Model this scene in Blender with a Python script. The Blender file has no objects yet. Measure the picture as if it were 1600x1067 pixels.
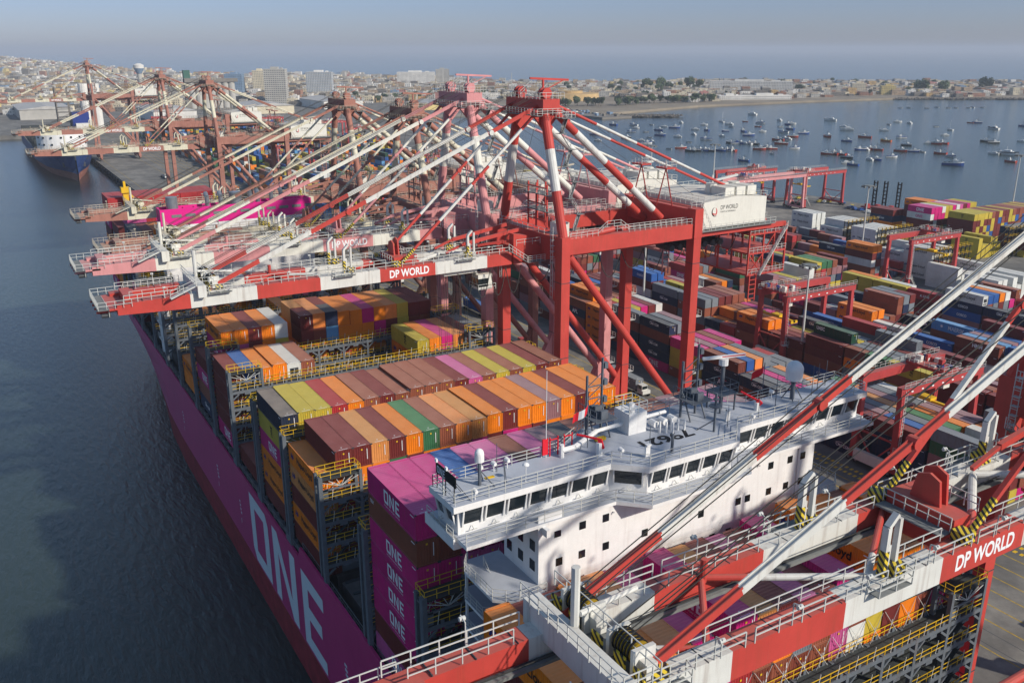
import bpy, math, random
from mathutils import Vector, Matrix
R = math.radians
scene = bpy.context.scene
# ---------------------------------------------------------------- camera
cam_d = bpy.data.cameras.new('camera'); cam = bpy.data.objects.new('camera', cam_d)
scene.collection.objects.link(cam); scene.camera = cam
cam_d.sensor_width = 36.0; cam_d.lens = 36.0 * 1399.05 / 1600.0
cam_d.clip_start = 0.5; cam_d.clip_end = 90000
pitch, roll, yaw = R(18.068), R(-0.056), R(30.832)
fw = Vector((-math.cos(yaw)*math.cos(pitch), math.sin(yaw)*math.cos(pitch), -math.sin(pitch)))
rt = fw.cross(Vector((0, 0, 1))).normalized(); up = rt.cross(fw)
r2 = rt*math.cos(roll) + up*math.sin(roll); u2 = -rt*math.sin(roll) + up*math.cos(roll)
mw = Matrix((r2, u2, -fw)).transposed().to_4x4(); mw.translation = Vector((99.98, -31.15, 86.55))
cam.matrix_world = mw
# ---------------------------------------------------------------- world, sun, exposure
SUN_EL, SUN_AZ = 31.5, 30.0      # azimuth measured from the +X axis (towards the bow) to +Y (landwards)
world = bpy.data.worlds.new('World'); scene.world = world; world.use_nodes = True
nt = world.node_tree; nt.nodes.clear()
sky = nt.nodes.new('ShaderNodeTexSky'); sky.sky_type = 'NISHITA'; sky.sun_disc = False
sky.sun_elevation = R(SUN_EL); sky.sun_rotation = R(90 - SUN_AZ)
sky.air_density = 1.0; sky.dust_density = 0.4; sky.ozone_density = 5.0; sky.altitude = 0
bg = nt.nodes.new('ShaderNodeBackground'); bg.inputs['Strength'].default_value = 0.15
wo = nt.nodes.new('ShaderNodeOutputWorld')
tcw = nt.nodes.new('ShaderNodeTexCoord'); sxw = nt.nodes.new('ShaderNodeSeparateXYZ'); nt.links.new(tcw.outputs['Generated'], sxw.inputs[0])
lo = nt.nodes.new('ShaderNodeMapRange'); lo.inputs['From Min'].default_value = 0.04; lo.inputs['From Max'].default_value = 0.35; lo.inputs['To Min'].default_value = 1.0; lo.inputs['To Max'].default_value = 0.0
nt.links.new(sxw.outputs['Z'], lo.inputs['Value'])
tint = nt.nodes.new('ShaderNodeMix'); tint.data_type = 'RGBA'; tint.blend_type = 'MULTIPLY'; tint.inputs['B'].default_value = (0.46, 0.51, 0.79, 1)   # bluish marine haze low in the sky
nt.links.new(lo.outputs['Result'], tint.inputs['Factor']); nt.links.new(sky.outputs[0], tint.inputs['A']); ov_ = nt.nodes.new('ShaderNodeMix'); ov_.data_type = 'RGBA'; ov_.blend_type = 'MULTIPLY'; ov_.inputs['Factor'].default_value = 1.0; ov_.inputs['B'].default_value = (1.08, 1.0, 0.88, 1)   # warm tint over the whole sky, makes its fill light less blue
nt.links.new(tint.outputs['Result'], ov_.inputs['A']); nt.links.new(ov_.outputs['Result'], bg.inputs['Color']); nt.links.new(bg.outputs[0], wo.inputs['Surface'])
sun_d = bpy.data.lights.new('sun', 'SUN'); sun_d.energy = 4.7; sun_d.angle = R(1.6); sun_d.color = (1.0, 0.93, 0.82)
sun = bpy.data.objects.new('sun', sun_d); scene.collection.objects.link(sun)
sd = Vector((math.cos(R(SUN_EL))*math.cos(R(SUN_AZ)), math.cos(R(SUN_EL))*math.sin(R(SUN_AZ)), math.sin(R(SUN_EL))))
sun.rotation_euler = sd.to_track_quat('Z', 'Y').to_euler(); sun.location = (0, 0, 300)
scene.view_settings.view_transform = 'Standard'; scene.view_settings.look = 'None'
scene.view_settings.exposure = 0.0; scene.view_settings.gamma = 1.0
scene.cycles.volume_bounces = 0; scene.cycles.max_bounces = 6; scene.cycles.transparent_max_bounces = 8

# ---------------------------------------------------------------- helpers
COL = scene.collection
rnd = random.Random(7)
def lin(c): return tuple(((v/255)/12.92 if v/255 <= 0.04045 else ((v/255+0.055)/1.055)**2.4) for v in c)
def each(name, items, mats, parent, o):      # one object per piece
    for fn in items:
        mb = MB(); fn(mb); mk(name, mb.mesh(name, o), mats, parent)
class MB:
    def __init__(s): s.v = []; s.f = []; s.m = []
    def add(s, vs, fs, m=0):
        b = len(s.v); s.v += [tuple(p) for p in vs]
        for f in fs: s.f.append(tuple(b+i for i in f)); s.m.append(m)
    def box(s, x0, x1, y0, y1, z0, z1, m=0):
        s.add([(x0,y0,z0),(x1,y0,z0),(x1,y1,z0),(x0,y1,z0),(x0,y0,z1),(x1,y0,z1),(x1,y1,z1),(x0,y1,z1)],
              [(0,3,2,1),(4,5,6,7),(0,1,5,4),(1,2,6,5),(2,3,7,6),(3,0,4,7)], m)
    def beam(s, p, q, w, h=None, m=0, up=(0,0,1)):
        h = w if h is None else h
        p = Vector(p); q = Vector(q); d = (q-p)
        if d.length < 1e-6: return
        d.normalize(); u = Vector(up)
        if abs(d.dot(u)) > 0.99: u = Vector((1,0,0))
        a = d.cross(u).normalized()*(w/2); b = a.cross(d).normalized()*(h/2)
        s.add([p-a-b,p+a-b,p+a+b,p-a+b,q-a-b,q+a-b,q+a+b,q-a+b],
              [(0,1,2,3),(7,6,5,4),(0,4,5,1),(1,5,6,2),(2,6,7,3),(3,7,4,0)], m)
    def tube(s, p, q, r, r1=None, n=10, m=0, cap=True):
        r1 = r if r1 is None else r1
        p = Vector(p); q = Vector(q); d = (q-p).normalized(); u = Vector((0,0,1))
        if abs(d.dot(u)) > 0.99: u = Vector((1,0,0))
        a = d.cross(u).normalized(); b = a.cross(d).normalized()
        vs = []
        for c, rr in ((p, r), (q, r1)):
            for i in range(n):
                t = 2*math.pi*i/n; vs.append(c + a*(rr*math.cos(t)) + b*(rr*math.sin(t)))
        fs = [(i, i+n, (i+1)%n+n, (i+1)%n) for i in range(n)]
        if cap: fs += [tuple(range(n)), tuple(range(2*n-1, n-1, -1))]
        s.add(vs, fs, m)
    def prism(s, poly, z0, z1, m=0, mt=None):
        n = len(poly); vs = [(x,y,z0) for x,y in poly] + [(x,y,z1) for x,y in poly]
        s.add(vs, [(i,(i+1)%n,(i+1)%n+n,i+n) for i in range(n)] + [tuple(range(n-1,-1,-1))], m)
        s.add([(x,y,z1) for x,y in poly], [tuple(range(n))], m if mt is None else mt)
    def extr(s, pts, off, m=0):          # polygon of 3-D points extruded by a vector
        n = len(pts); o = Vector(off); a = [Vector(p) for p in pts]
        s.add(a + [p+o for p in a], [(i,(i+1)%n,(i+1)%n+n,i+n) for i in range(n)] + [tuple(range(n-1,-1,-1)), tuple(range(n,2*n))], m)
    def bands(s, p, q, fr, ms, w, h=None, tube=False, n=12):
        p = Vector(p); q = Vector(q); fr = [0]+list(fr)+[1]
        for i in range(len(fr)-1):
            a = p.lerp(q, fr[i]); b = p.lerp(q, fr[i+1])
            if tube: s.tube(a, b, w, n=n, m=ms[i])
            else: s.beam(a, b, w, h, ms[i])
    def rail(s, pts, h=1.1, sp=1.8, t=0.06, m=0, mids=1, r=None):
        for i in range(len(pts)-1):
            p = Vector(pts[i]); q = Vector(pts[i+1]); L = (q-p).length
            if L < 1e-3: continue
            n = max(1, int(round(L/sp)))
            for k in range(n+1 if i == len(pts)-2 else n):
                a = p.lerp(q, k/n); s.beam(a, a+Vector((0,0,h)), t*1.1, t*1.1, m)
            for j in range(mids+1):
                zz = h*(j+1)/(mids+1); s.beam(p+Vector((0,0,zz)), q+Vector((0,0,zz)), t, t, m)
    def dome(s, c, r, h, n=12, k=5, m=0):
        c = Vector(c); vs = []; fs = []
        for j in range(k):
            t = (math.pi/2)*j/k
            for i in range(n):
                a = 2*math.pi*i/n; vs.append(c+Vector((r*math.cos(t)*math.cos(a), r*math.cos(t)*math.sin(a), h*math.sin(t))))
        vs.append(c+Vector((0,0,h)))
        for j in range(k-1):
            for i in range(n): fs.append((j*n+i, j*n+(i+1)%n, (j+1)*n+(i+1)%n, (j+1)*n+i))
        for i in range(n): fs.append(((k-1)*n+i, (k-1)*n+(i+1)%n, k*n))
        s.add(vs, fs, m)
    def catenary(s, p, q, sag, t=0.1, n=8, m=0):
        p = Vector(p); q = Vector(q); prev = p
        for i in range(1, n+1):
            u = i/n; c = p.lerp(q, u); c.z -= sag*4*u*(1-u); s.beam(prev, c, t, t, m); prev = c
    def mesh(s, name, o=(0,0,0), smooth=False):
        me = bpy.data.meshes.new(name); ox, oy, oz = o
        me.from_pydata([(x-ox, y-oy, z-oz) for x, y, z in s.v], [], s.f)
        me.polygons.foreach_set('material_index', s.m)
        if smooth: me.polygons.foreach_set('use_smooth', [True]*len(s.f))
        me.update(); return me
def mk(name, me, mats, parent=None, loc=None):
    if len(me.materials) == 0:
        for x in mats: me.materials.append(x)
        o = bpy.data.objects.new(name, me)
    else:
        o = bpy.data.objects.new(name, me)
        for i, x in enumerate(mats):
            if i < len(o.material_slots) and me.materials[i] is not x:
                o.material_slots[i].link = 'OBJECT'; o.material_slots[i].material = x
    if parent: o.parent = parent
    if loc is not None: o.location = loc
    COL.objects.link(o); return o
def tag(o, label, cat, group=None, kind=None):
    if label: o['label'] = label
    if cat: o['category'] = cat
    if group: o['group'] = group
    if kind: o['kind'] = kind
    return o
def thing(name, label, cat, loc=(0,0,0), group=None, rz=0):
    o = bpy.data.objects.new(name, None); o.location = loc; o.rotation_euler = (0,0,rz); o.empty_display_size = 0.5
    COL.objects.link(o); return tag(o, label, cat, group)
def struct(name, me, mats, kind='structure'):
    o = mk(name, me, mats); o['kind'] = kind; return o
def dup(root, name, loc, rz=0, label=None, remap=None, scale=None):
    r = root.copy(); r.name = name; COL.objects.link(r); r.location = loc; r.rotation_euler = (0,0,rz)
    if scale: r.scale = scale
    if label: r['label'] = label
    def rec(src, dst):
        for ch in src.children:
            c = ch.copy(); COL.objects.link(c); c.parent = dst; fix(c); rec(ch, c)
    def fix(c):
        if remap:
            for sl in c.material_slots:
                if sl.material and sl.material.name in remap:
                    nm = remap[sl.material.name]; sl.link = 'OBJECT'; sl.material = nm
    fix(r); rec(root, r)
    return r
# ---------------------------------------------------------------- materials
def mat(name, rgb, rough=0.6, metal=0.0, var=0.12, scale=0.6, bump=0.0, bscale=3.0, dust=0.0, dustc=(178,158,136), spec=0.3, streak=0.0, corr=None, objvar=0.0, seams=None):
    m = bpy.data.materials.new(name); m.use_nodes = True; t = m.node_tree; N = t.nodes; L = t.links
    b = N['Principled BSDF']; b.inputs['Roughness'].default_value = rough; b.inputs['Metallic'].default_value = metal
    b.inputs['Specular IOR Level'].default_value = spec
    tc = N.new('ShaderNodeTexCoord'); no = N.new('ShaderNodeTexNoise'); no.inputs['Scale'].default_value = scale; no.inputs['Detail'].default_value = 6
    no.inputs['Roughness'].default_value = 0.65
    L.new(tc.outputs['Object'], no.inputs['Vector'])
    c = lin(rgb) if max(rgb) > 1 else rgb
    mr = N.new('ShaderNodeMapRange'); mr.inputs['From Min'].default_value = 0.3; mr.inputs['From Max'].default_value = 0.7
    mr.inputs['To Min'].default_value = 1-var; mr.inputs['To Max'].default_value = 1+var*0.8
    L.new(no.outputs['Fac'], mr.inputs['Value'])
    val = mr.outputs['Result']
    if objvar:
        oi = N.new('ShaderNodeObjectInfo'); m2 = N.new('ShaderNodeMapRange'); m2.inputs['To Min'].default_value = 1-objvar; m2.inputs['To Max'].default_value = 1+objvar
        L.new(oi.outputs['Random'], m2.inputs['Value']); mm = N.new('ShaderNodeMath'); mm.operation = 'MULTIPLY'
        L.new(val, mm.inputs[0]); L.new(m2.outputs['Result'], mm.inputs[1]); val = mm.outputs[0]
    vm = N.new('ShaderNodeVectorMath'); vm.operation = 'SCALE'; vm.inputs[0].default_value = c[:3]; L.new(val, vm.inputs['Scale'])
    out = vm.outputs['Vector']
    if streak:
        mp = N.new('ShaderNodeMapping'); mp.inputs['Scale'].default_value = (1.6, 1.6, 0.12); L.new(tc.outputs['Object'], mp.inputs['Vector'])
        n2 = N.new('ShaderNodeTexNoise'); n2.inputs['Scale'].default_value = 1.5; n2.inputs['Detail'].default_value = 5; L.new(mp.outputs[0], n2.inputs['Vector'])
        r2_ = N.new('ShaderNodeMapRange'); r2_.inputs['From Min'].default_value = 0.52; r2_.inputs['From Max'].default_value = 0.72; r2_.inputs['To Max'].default_value = streak
        L.new(n2.outputs['Fac'], r2_.inputs['Value'])
        mx = N.new('ShaderNodeMix'); mx.data_type = 'RGBA'; L.new(r2_.outputs['Result'], mx.inputs['Factor']); L.new(out, mx.inputs['A'])
        mx.inputs['B'].default_value = (*lin((110,72,48)), 1); out = mx.outputs['Result']
    if dust:
        ge = N.new('ShaderNodeNewGeometry'); sx = N.new('ShaderNodeSeparateXYZ'); L.new(ge.outputs['Normal'], sx.inputs[0])
        n3 = N.new('ShaderNodeTexNoise'); n3.inputs['Scale'].default_value = 0.35; n3.inputs['Detail'].default_value = 7; L.new(tc.outputs['Object'], n3.inputs['Vector'])
        a = N.new('ShaderNodeMapRange'); a.inputs['From Min'].default_value = 0.7; a.inputs['From Max'].default_value = 0.95; a.inputs['To Max'].default_value = dust
        L.new(sx.outputs['Z'], a.inputs['Value'])
        bb = N.new('ShaderNodeMapRange'); bb.inputs['From Min'].default_value = 0.3; bb.inputs['From Max'].default_value = 0.7; bb.inputs['To Min'].default_value = 0.75; bb.inputs['To Max'].default_value = 1.25
        L.new(n3.outputs['Fac'], bb.inputs['Value']); mu = N.new('ShaderNodeMath'); mu.operation = 'MULTIPLY'; L.new(a.outputs['Result'], mu.inputs[0]); L.new(bb.outputs['Result'], mu.inputs[1])
        mx = N.new('ShaderNodeMix'); mx.data_type = 'RGBA'; L.new(mu.outputs[0], mx.inputs['Factor']); L.new(out, mx.inputs['A'])
        mx.inputs['B'].default_value = (*lin(dustc), 1); out = mx.outputs['Result']
    L.new(out, b.inputs['Base Color'])
    if seams:     # welded plate seams in the xz plane
        sp_ = N.new('ShaderNodeSeparateXYZ'); L.new(tc.outputs['Object'], sp_.inputs[0]); ad = N.new('ShaderNodeMath'); ad.operation = 'ADD'; L.new(sp_.outputs['X'], ad.inputs[0]); L.new(sp_.outputs['Y'], ad.inputs[1])
        cb_ = N.new('ShaderNodeCombineXYZ'); L.new(ad.outputs[0], cb_.inputs['X']); L.new(sp_.outputs['Z'], cb_.inputs['Y']); bk = N.new('ShaderNodeTexBrick'); bk.inputs['Scale'].default_value = 1.0
        bk.inputs['Brick Width'].default_value = seams[0]; bk.inputs['Row Height'].default_value = seams[1]; bk.inputs['Mortar Size'].default_value = 0.035; bk.inputs['Mortar Smooth'].default_value = 0.6
        bk.inputs['Color1'].default_value = (0,0,0,1); bk.inputs['Color2'].default_value = (0.25,0.25,0.25,1); bk.inputs['Mortar'].default_value = (1,1,1,1); L.new(cb_.outputs[0], bk.inputs['Vector'])
        bp = N.new('ShaderNodeBump'); bp.inputs['Strength'].default_value = seams[2]; bp.inputs['Distance'].default_value = 0.04; L.new(bk.outputs['Color'], bp.inputs['Height']); nb = N.new('ShaderNodeTexNoise'); nb.inputs['Scale'].default_value = 0.45; nb.inputs['Detail'].default_value = 3; L.new(tc.outputs['Object'], nb.inputs['Vector'])
        b2_ = N.new('ShaderNodeBump'); b2_.inputs['Strength'].default_value = 0.25; b2_.inputs['Distance'].default_value = 0.12; L.new(nb.outputs['Fac'], b2_.inputs['Height']); L.new(bp.outputs[0], b2_.inputs['Normal']); L.new(b2_.outputs[0], b.inputs['Normal'])
    elif corr:      # corrugation of far boxes, along x and y
        w = N.new('ShaderNodeTexWave'); w.wave_type = 'BANDS'; w.bands_direction = 'X'; w.inputs['Scale'].default_value = corr
        L.new(tc.outputs['Object'], w.inputs['Vector']); bp = N.new('ShaderNodeBump'); bp.inputs['Strength'].default_value = 0.35; bp.inputs['Distance'].default_value = 0.05
        L.new(w.outputs['Fac'], bp.inputs['Height']); L.new(bp.outputs[0], b.inputs['Normal'])
    elif bump:
        n4 = N.new('ShaderNodeTexNoise'); n4.inputs['Scale'].default_value = bscale; n4.inputs['Detail'].default_value = 8; L.new(tc.outputs['Object'], n4.inputs['Vector'])
        bp = N.new('ShaderNodeBump'); bp.inputs['Strength'].default_value = bump; bp.inputs['Distance'].default_value = 0.1
        L.new(n4.outputs['Fac'], bp.inputs['Height']); L.new(bp.outputs[0], b.inputs['Normal'])
    return m
def hazard():
    m = bpy.data.materials.new('hazard_stripes'); m.use_nodes = True; t = m.node_tree; N = t.nodes; L = t.links
    b = N['Principled BSDF']; tc = N.new('ShaderNodeTexCoord'); dp = N.new('ShaderNodeVectorMath'); dp.operation = 'DOT_PRODUCT'; dp.inputs[1].default_value = (0.9, 1.0, 1.0)
    L.new(tc.outputs['Object'], dp.inputs[0]); mm = N.new('ShaderNodeMath'); mm.operation = 'MULTIPLY'; mm.inputs[1].default_value = 1.7; L.new(dp.outputs['Value'], mm.inputs[0])
    fr = N.new('ShaderNodeMath'); fr.operation = 'FRACT'; L.new(mm.outputs[0], fr.inputs[0]); gt = N.new('ShaderNodeMath'); gt.operation = 'GREATER_THAN'; gt.inputs[1].default_value = 0.5
    L.new(fr.outputs[0], gt.inputs[0]); mx = N.new('ShaderNodeMix'); mx.data_type = 'RGBA'; L.new(gt.outputs[0], mx.inputs['Factor'])
    mx.inputs['A'].default_value = (0.02,0.02,0.02,1); mx.inputs['B'].default_value = (0.65,0.48,0.03,1); L.new(mx.outputs['Result'], b.inputs['Base Color']); b.inputs['Roughness'].default_value = 0.6
    return m
M = {}
M['red'] = mat('crane_red', (184,66,58), 0.5, var=0.14, scale=0.25, streak=0.2, dust=0.16, seams=(5.0, 9.0, 0.25))
M['white'] = mat('crane_white', (206,205,198), 0.5, var=0.10, scale=0.3, streak=0.3, dust=0.14)
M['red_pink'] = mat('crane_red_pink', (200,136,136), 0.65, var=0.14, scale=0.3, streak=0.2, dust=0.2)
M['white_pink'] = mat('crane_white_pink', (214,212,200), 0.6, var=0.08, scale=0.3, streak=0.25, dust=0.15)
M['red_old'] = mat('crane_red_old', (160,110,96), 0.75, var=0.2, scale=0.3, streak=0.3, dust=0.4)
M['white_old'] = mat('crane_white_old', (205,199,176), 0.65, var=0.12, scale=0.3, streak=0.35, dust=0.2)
M['rail'] = mat('rail_white', (190,190,184), 0.6, var=0.05)
M['rail_old'] = mat('rail_old', (176,166,150), 0.7, var=0.15)
M['steel'] = mat('dark_steel', (62,66,70), 0.6, var=0.2, streak=0.15)
M['grate'] = mat('grating', (118,120,118), 0.8, var=0.15, scale=2)
M['black'] = mat('black', (22,22,24), 0.6)
M['rope'] = mat('rope_steel', (60,58,54), 0.6)
M['yellow'] = mat('yellow', (214,172,30), 0.55, var=0.1)
M['hazard'] = hazard()
M['house_white'] = mat('cabin_white', (212,209,198), 0.6, var=0.05, streak=0.10, dust=0.25)
M['glass'] = mat('window_glass', (20,28,30), 0.08, spec=0.8, var=0.3, scale=0.5)
M['ship_white'] = mat('ship_white', (226,224,221), 0.45, var=0.06, streak=0.12, seams=(6.0, 2.9, 0.35))
M['ship_grey_deck'] = mat('deck_grey', (168,172,180), 0.6, var=0.08, scale=1.0)
M['ship_grey'] = mat('ship_grey_paint', (92,98,106), 0.55, var=0.12, streak=0.12)
M['lash'] = mat('lashing_bridge_grey', (96,102,108), 0.6, var=0.2, scale=0.8, streak=0.2)
M['deck_dark'] = mat('deck_dark', (58,62,62), 0.8, var=0.3, scale=0.4)
M['hatch'] = mat('hatch_cover', (90,86,84), 0.7, var=0.25, scale=0.4)
M['hull'] = mat('hull_magenta', (184,48,108), 0.4, var=0.10, scale=0.08, streak=0.09, seams=(11.0, 2.6, 0.4))
M['antifoul'] = mat('hull_antifouling', (140,40,50), 0.7, var=0.35, scale=0.5, streak=0.2)
M['hull_letter'] = mat('hull_letter_white', (205,212,214), 0.45, var=0.05)
M['magenta'] = mat('funnel_magenta', (218,30,132), 0.5, var=0.08, dust=0.1)
M['steel_pipe'] = mat('pipe_steel', (150,155,160), 0.35, metal=0.6, var=0.2)
M['flag_red'] = mat('flag_red', (205,30,45), 0.8)
M['letter_w'] = mat('lettering_white', (225,225,225), 0.6, var=0.04)
M['letter_k'] = mat('lettering_black', (18,18,22), 0.6)
M['letter_b'] = mat('lettering_blue', (20,45,120), 0.6)
M['letter_r'] = mat('lettering_red', (190,35,40), 0.6)
M['letter_m'] = mat('lettering_magenta', (190,30,110), 0.6)
# ---------------------------------------------------------------- lettering
_tc = {}
def text_mesh(body, bold=0.0, align='LEFT'):
    k = (body, bold)
    if k in _tc: return _tc[k]
    cu = bpy.data.curves.new('t', 'FONT'); cu.body = body; cu.size = 1.0; cu.offset = bold; cu.resolution_u = 3; cu.fill_mode = 'FRONT' if hasattr(cu,'fill_mode') else cu.fill_mode
    o = bpy.data.objects.new('t', cu); COL.objects.link(o)
    dg = bpy.context.evaluated_depsgraph_get(); me = bpy.data.meshes.new_from_object(o.evaluated_get(dg))
    vs = [tuple(v.co) for v in me.vertices]; fs = [tuple(p.vertices) for p in me.polygons]
    bpy.data.objects.remove(o); bpy.data.curves.remove(cu); bpy.data.meshes.remove(me)
    xs = [v[0] for v in vs]; ys = [v[1] for v in vs]; x0, x1, y0, y1 = min(xs), max(xs), min(ys), max(ys)
    vs = [((v[0]-x0)/(x1-x0), (v[1]-y0)/(y1-y0)) for v in vs]      # unit box
    _tc[k] = (vs, fs, (x1-x0)/(y1-y0)); return _tc[k]
def put_text(mb, body, o, ux, uy, w, h, m=0, bold=0.02):
    vs, fs, _ = text_mesh(body, bold); o = Vector(o); ux = Vector(ux)*w; uy = Vector(uy)*h
    mb.add([o+ux*a+uy*b for a, b in vs], fs, m)
def one_polys():   # the carrier's wordmark: O open at its upper left, N, E; unit heights, each letter (list of polygons)
    t = 0.17
    O = [[(0,1),(0,0.16),(t,0.30),(t,1)], [(0,0.16),(0.10,0.0),(0.68,0),(0.68,t),(t,t+0.02),(t,0.30)], [(0.68-t,t),(0.68,t),(0.68,0.86),(0.68-t,0.80)], [(t,1),(t,1-t),(0.68-t,1-t),(0.68-t,0.80),(0.68,0.86),(0.60,1)]]
    N = [[(0.84,0),(0.84+t,0),(0.84+t,1),(0.84,1)], [(0.84+t,1),(0.84+t,0.70),(1.40,0),(1.40,0.30)], [(1.40,0),(1.40+t,0),(1.40+t,1),(1.40,1)]]
    E = [[(1.76,0),(1.76+t,0),(1.76+t,1),(1.76,1)], [(1.76+t,0),(2.36,0),(2.36,t),(1.76+t,t)], [(1.76+t,0.42),(2.28,0.42),(2.28,0.42+t),(1.76+t,0.42+t)], [(1.76+t,1-t),(2.36,1-t),(2.36,1),(1.76+t,1)]]
    return O + N + E
def put_one(mb, o, ux, uy, w, h, m=0):
    o = Vector(o); ux = Vector(ux)*(w/2.36); uy = Vector(uy)*h
    for pl in one_polys():
        vs = [o+ux*a+uy*b for a, b in pl]; mb.add(vs, [tuple(range(len(vs)))], m)
# ================================================================ SETTING
def water_mat():
    m = bpy.data.materials.new('sea_water'); m.use_nodes = True; t = m.node_tree; N = t.nodes; L = t.links; b = N['Principled BSDF']
    b.inputs['Roughness'].default_value = 0.12; b.inputs['Specular IOR Level'].default_value = 0.5; b.inputs['IOR'].default_value = 1.42
    tc = N.new('ShaderNodeTexCoord'); ge = N.new('ShaderNodeNewGeometry')
    mp = N.new('ShaderNodeMapping'); mp.inputs['Scale'].default_value = (0.0022, 0.0009, 1); mp.inputs['Rotation'].default_value = (0,0,R(25)); L.new(ge.outputs['Position'], mp.inputs['Vector'])
    n1 = N.new('ShaderNodeTexNoise'); n1.inputs['Scale'].default_value = 1.0; n1.inputs['Detail'].default_value = 7; n1.inputs['Distortion'].default_value = 0.8; L.new(mp.outputs[0], n1.inputs['Vector'])
    cr = N.new('ShaderNodeValToRGB'); e = cr.color_ramp.elements; e[0].position = 0.38; e[0].color = (*lin((32,42,42)),1); e[1].position = 0.62; e[1].color = (*lin((56,68,62)),1)
    L.new(n1.outputs['Fac'], cr.inputs['Fac']); L.new(cr.outputs[0], b.inputs['Base Color'])
    m2 = N.new('ShaderNodeMapping'); m2.inputs['Scale'].default_value = (0.22, 0.75, 1); m2.inputs['Rotation'].default_value = (0,0,R(-35)); L.new(ge.outputs['Position'], m2.inputs['Vector'])
    n2 = N.new('ShaderNodeTexNoise'); n2.inputs['Scale'].default_value = 1.0; n2.inputs['Detail'].default_value = 8; n2.inputs['Roughness'].default_value = 0.62; n2.inputs['Distortion'].default_value = 0.15; L.new(m2.outputs[0], n2.inputs['Vector'])
    bp = N.new('ShaderNodeBump'); bp.inputs['Strength'].default_value = 0.75; bp.inputs['Distance'].default_value = 0.4; L.new(n2.outputs['Fac'], bp.inputs['Height'])
    L.new(bp.outputs[0], b.inputs['Normal']); return m
def ground_mat(name, c1, c2, scale, rough=0.9, c3=None):
    m = bpy.data.materials.new(name); m.use_nodes = True; t = m.node_tree; N = t.nodes; L = t.links; b = N['Principled BSDF']; b.inputs['Roughness'].default_value = rough
    b.inputs['Specular IOR Level'].default_value = 0.2
    ge = N.new('ShaderNodeNewGeometry'); n1 = N.new('ShaderNodeTexNoise'); n1.inputs['Scale'].default_value = scale; n1.inputs['Detail'].default_value = 9; n1.inputs['Roughness'].default_value = 0.7
    L.new(ge.outputs['Position'], n1.inputs['Vector']); cr = N.new('ShaderNodeValToRGB'); e = cr.color_ramp.elements
    e[0].position = 0.35; e[0].color = (*lin(c1),1); e[1].position = 0.65; e[1].color = (*lin(c2),1)
    if c3: x = cr.color_ramp.elements.new(0.5); x.color = (*lin(c3),1)
    L.new(n1.outputs['Fac'], cr.inputs['Fac']); L.new(cr.outputs[0], b.inputs['Base Color']); return m
G0 = 4.0
W = water_mat()
mb = MB(); mb.add([(-42000,-32000,0),(9000,-32000,0),(9000,42000,0),(-42000,42000,0)], [(0,1,2,3)]); struct('sea_water', mb.mesh('sea_water'), [W])
def slab(name, poly, z0, z1, m):
    mb = MB(); mb.prism(poly, z0, z1); return struct(name, mb.mesh(name), [m])
asph = ground_mat('yard_concrete', (92,90,86), (138,134,126), 0.07, c3=(112,109,104))
YARD = [(420,53),(-948,53),(-960,-30),(-1300,-60),(-1300,640),(-1000,640),(-1000,480),(-850,400),(-640,340),(-400,318),(-275,300),(-268,393),(-130,397),(420,420)]
slab('quay_ground', YARD, -3, G0, asph)
sand = ground_mat('shore_sand', (116,106,94), (150,138,120), 0.01, c3=(132,121,105))
LAND = [(-1296,-61),(-1296,640),(-1010,642),(-960,700),(-917,718),(-940,800),(-988,956),(-991,1186),(-972,1410),(-852,1603),(-700,1820),(-520,2060),
        (-900,2500),(-1280,2327),(-1542,1913),(-1780,1700),(-1833,1371),(-2050,1252),(-2870,1005),(-3360,700),(-4600,560),(-7400,380),(-9000,-300),(-9000,-3500),(-2200,-2600),(-1500,-900),(-1400,-400)]
slab('shore_land', LAND, -2, 3.0, sand)
hill = MB()   # the low rise on which the far left of the town stands
vs = []; fs = []; nx, ny = 24, 14
for i in range(nx):
    for j in range(ny):
        x = -2300 - 6200*i/(nx-1); y = -2600 + 3100*j/(ny-1)
        f = min(1, max(0, (-(x)-2500)/2600))*min(1, max(0, (600-y)/900))
        f *= min(1, j/2, (ny-1-j)/2)
        vs.append((x, y, 2.0 + 72*f*(0.85+0.15*math.sin(i*1.3+j))))
for i in range(nx-1):
    for j in range(ny-1): fs.append((i*ny+j, i*ny+j+1, (i+1)*ny+j+1, (i+1)*ny+j))
hill.add(vs, fs); struct('town_hill', hill.mesh('town_hill'), [sand])
def hill_z(x, y):
    f = min(1, max(0, (-(x)-2500)/2600))*min(1, max(0, (600-y)/900)); return 3.0 + 70*f
# quay edge: fenders, kerb, markings
mb = MB(); mb.box(-945, 400, 53.0, 53.5, G0, G0+0.35)
struct('quay_kerb', mb.mesh('quay_kerb'), [mat('kerb_concrete', (122,118,110), 0.9, var=0.25)])
mk_y = MB(); mk_w = MB()
def stripe(mbx, x0, y0, x1, y1, w, z=G0+0.004):
    d = Vector((x1-x0, y1-y0, 0)).normalized(); n = Vector((-d.y, d.x, 0))*(w/2)
    mbx.add([(x0-n.x,y0-n.y,z),(x0+n.x,y0+n.y,z),(x1+n.x,y1+n.y,z),(x1-n.x,y1-n.y,z)], [(0,3,2,1)])
for y in (90.5, 94.5, 98.5, 102.5, 106.5, 110.5): stripe(mk_y, -930, y, 130, y, 0.22)
for y in (58.5, 84.0): stripe(mk_y, -930, y, 130, y, 0.18)
for y in (54.6, 57.4, 85.0, 88.0): stripe(mk_w, -930, y, 130, y, 0.12)
struct('yellow_lane_markings', mk_y.mesh('yellow_lane_markings'), [mat('marking_yellow', (176,146,44), 0.9, var=0.5, scale=1.5)])
struct('crane_rails', mk_w.mesh('crane_rails'), [M['steel']])
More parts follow.
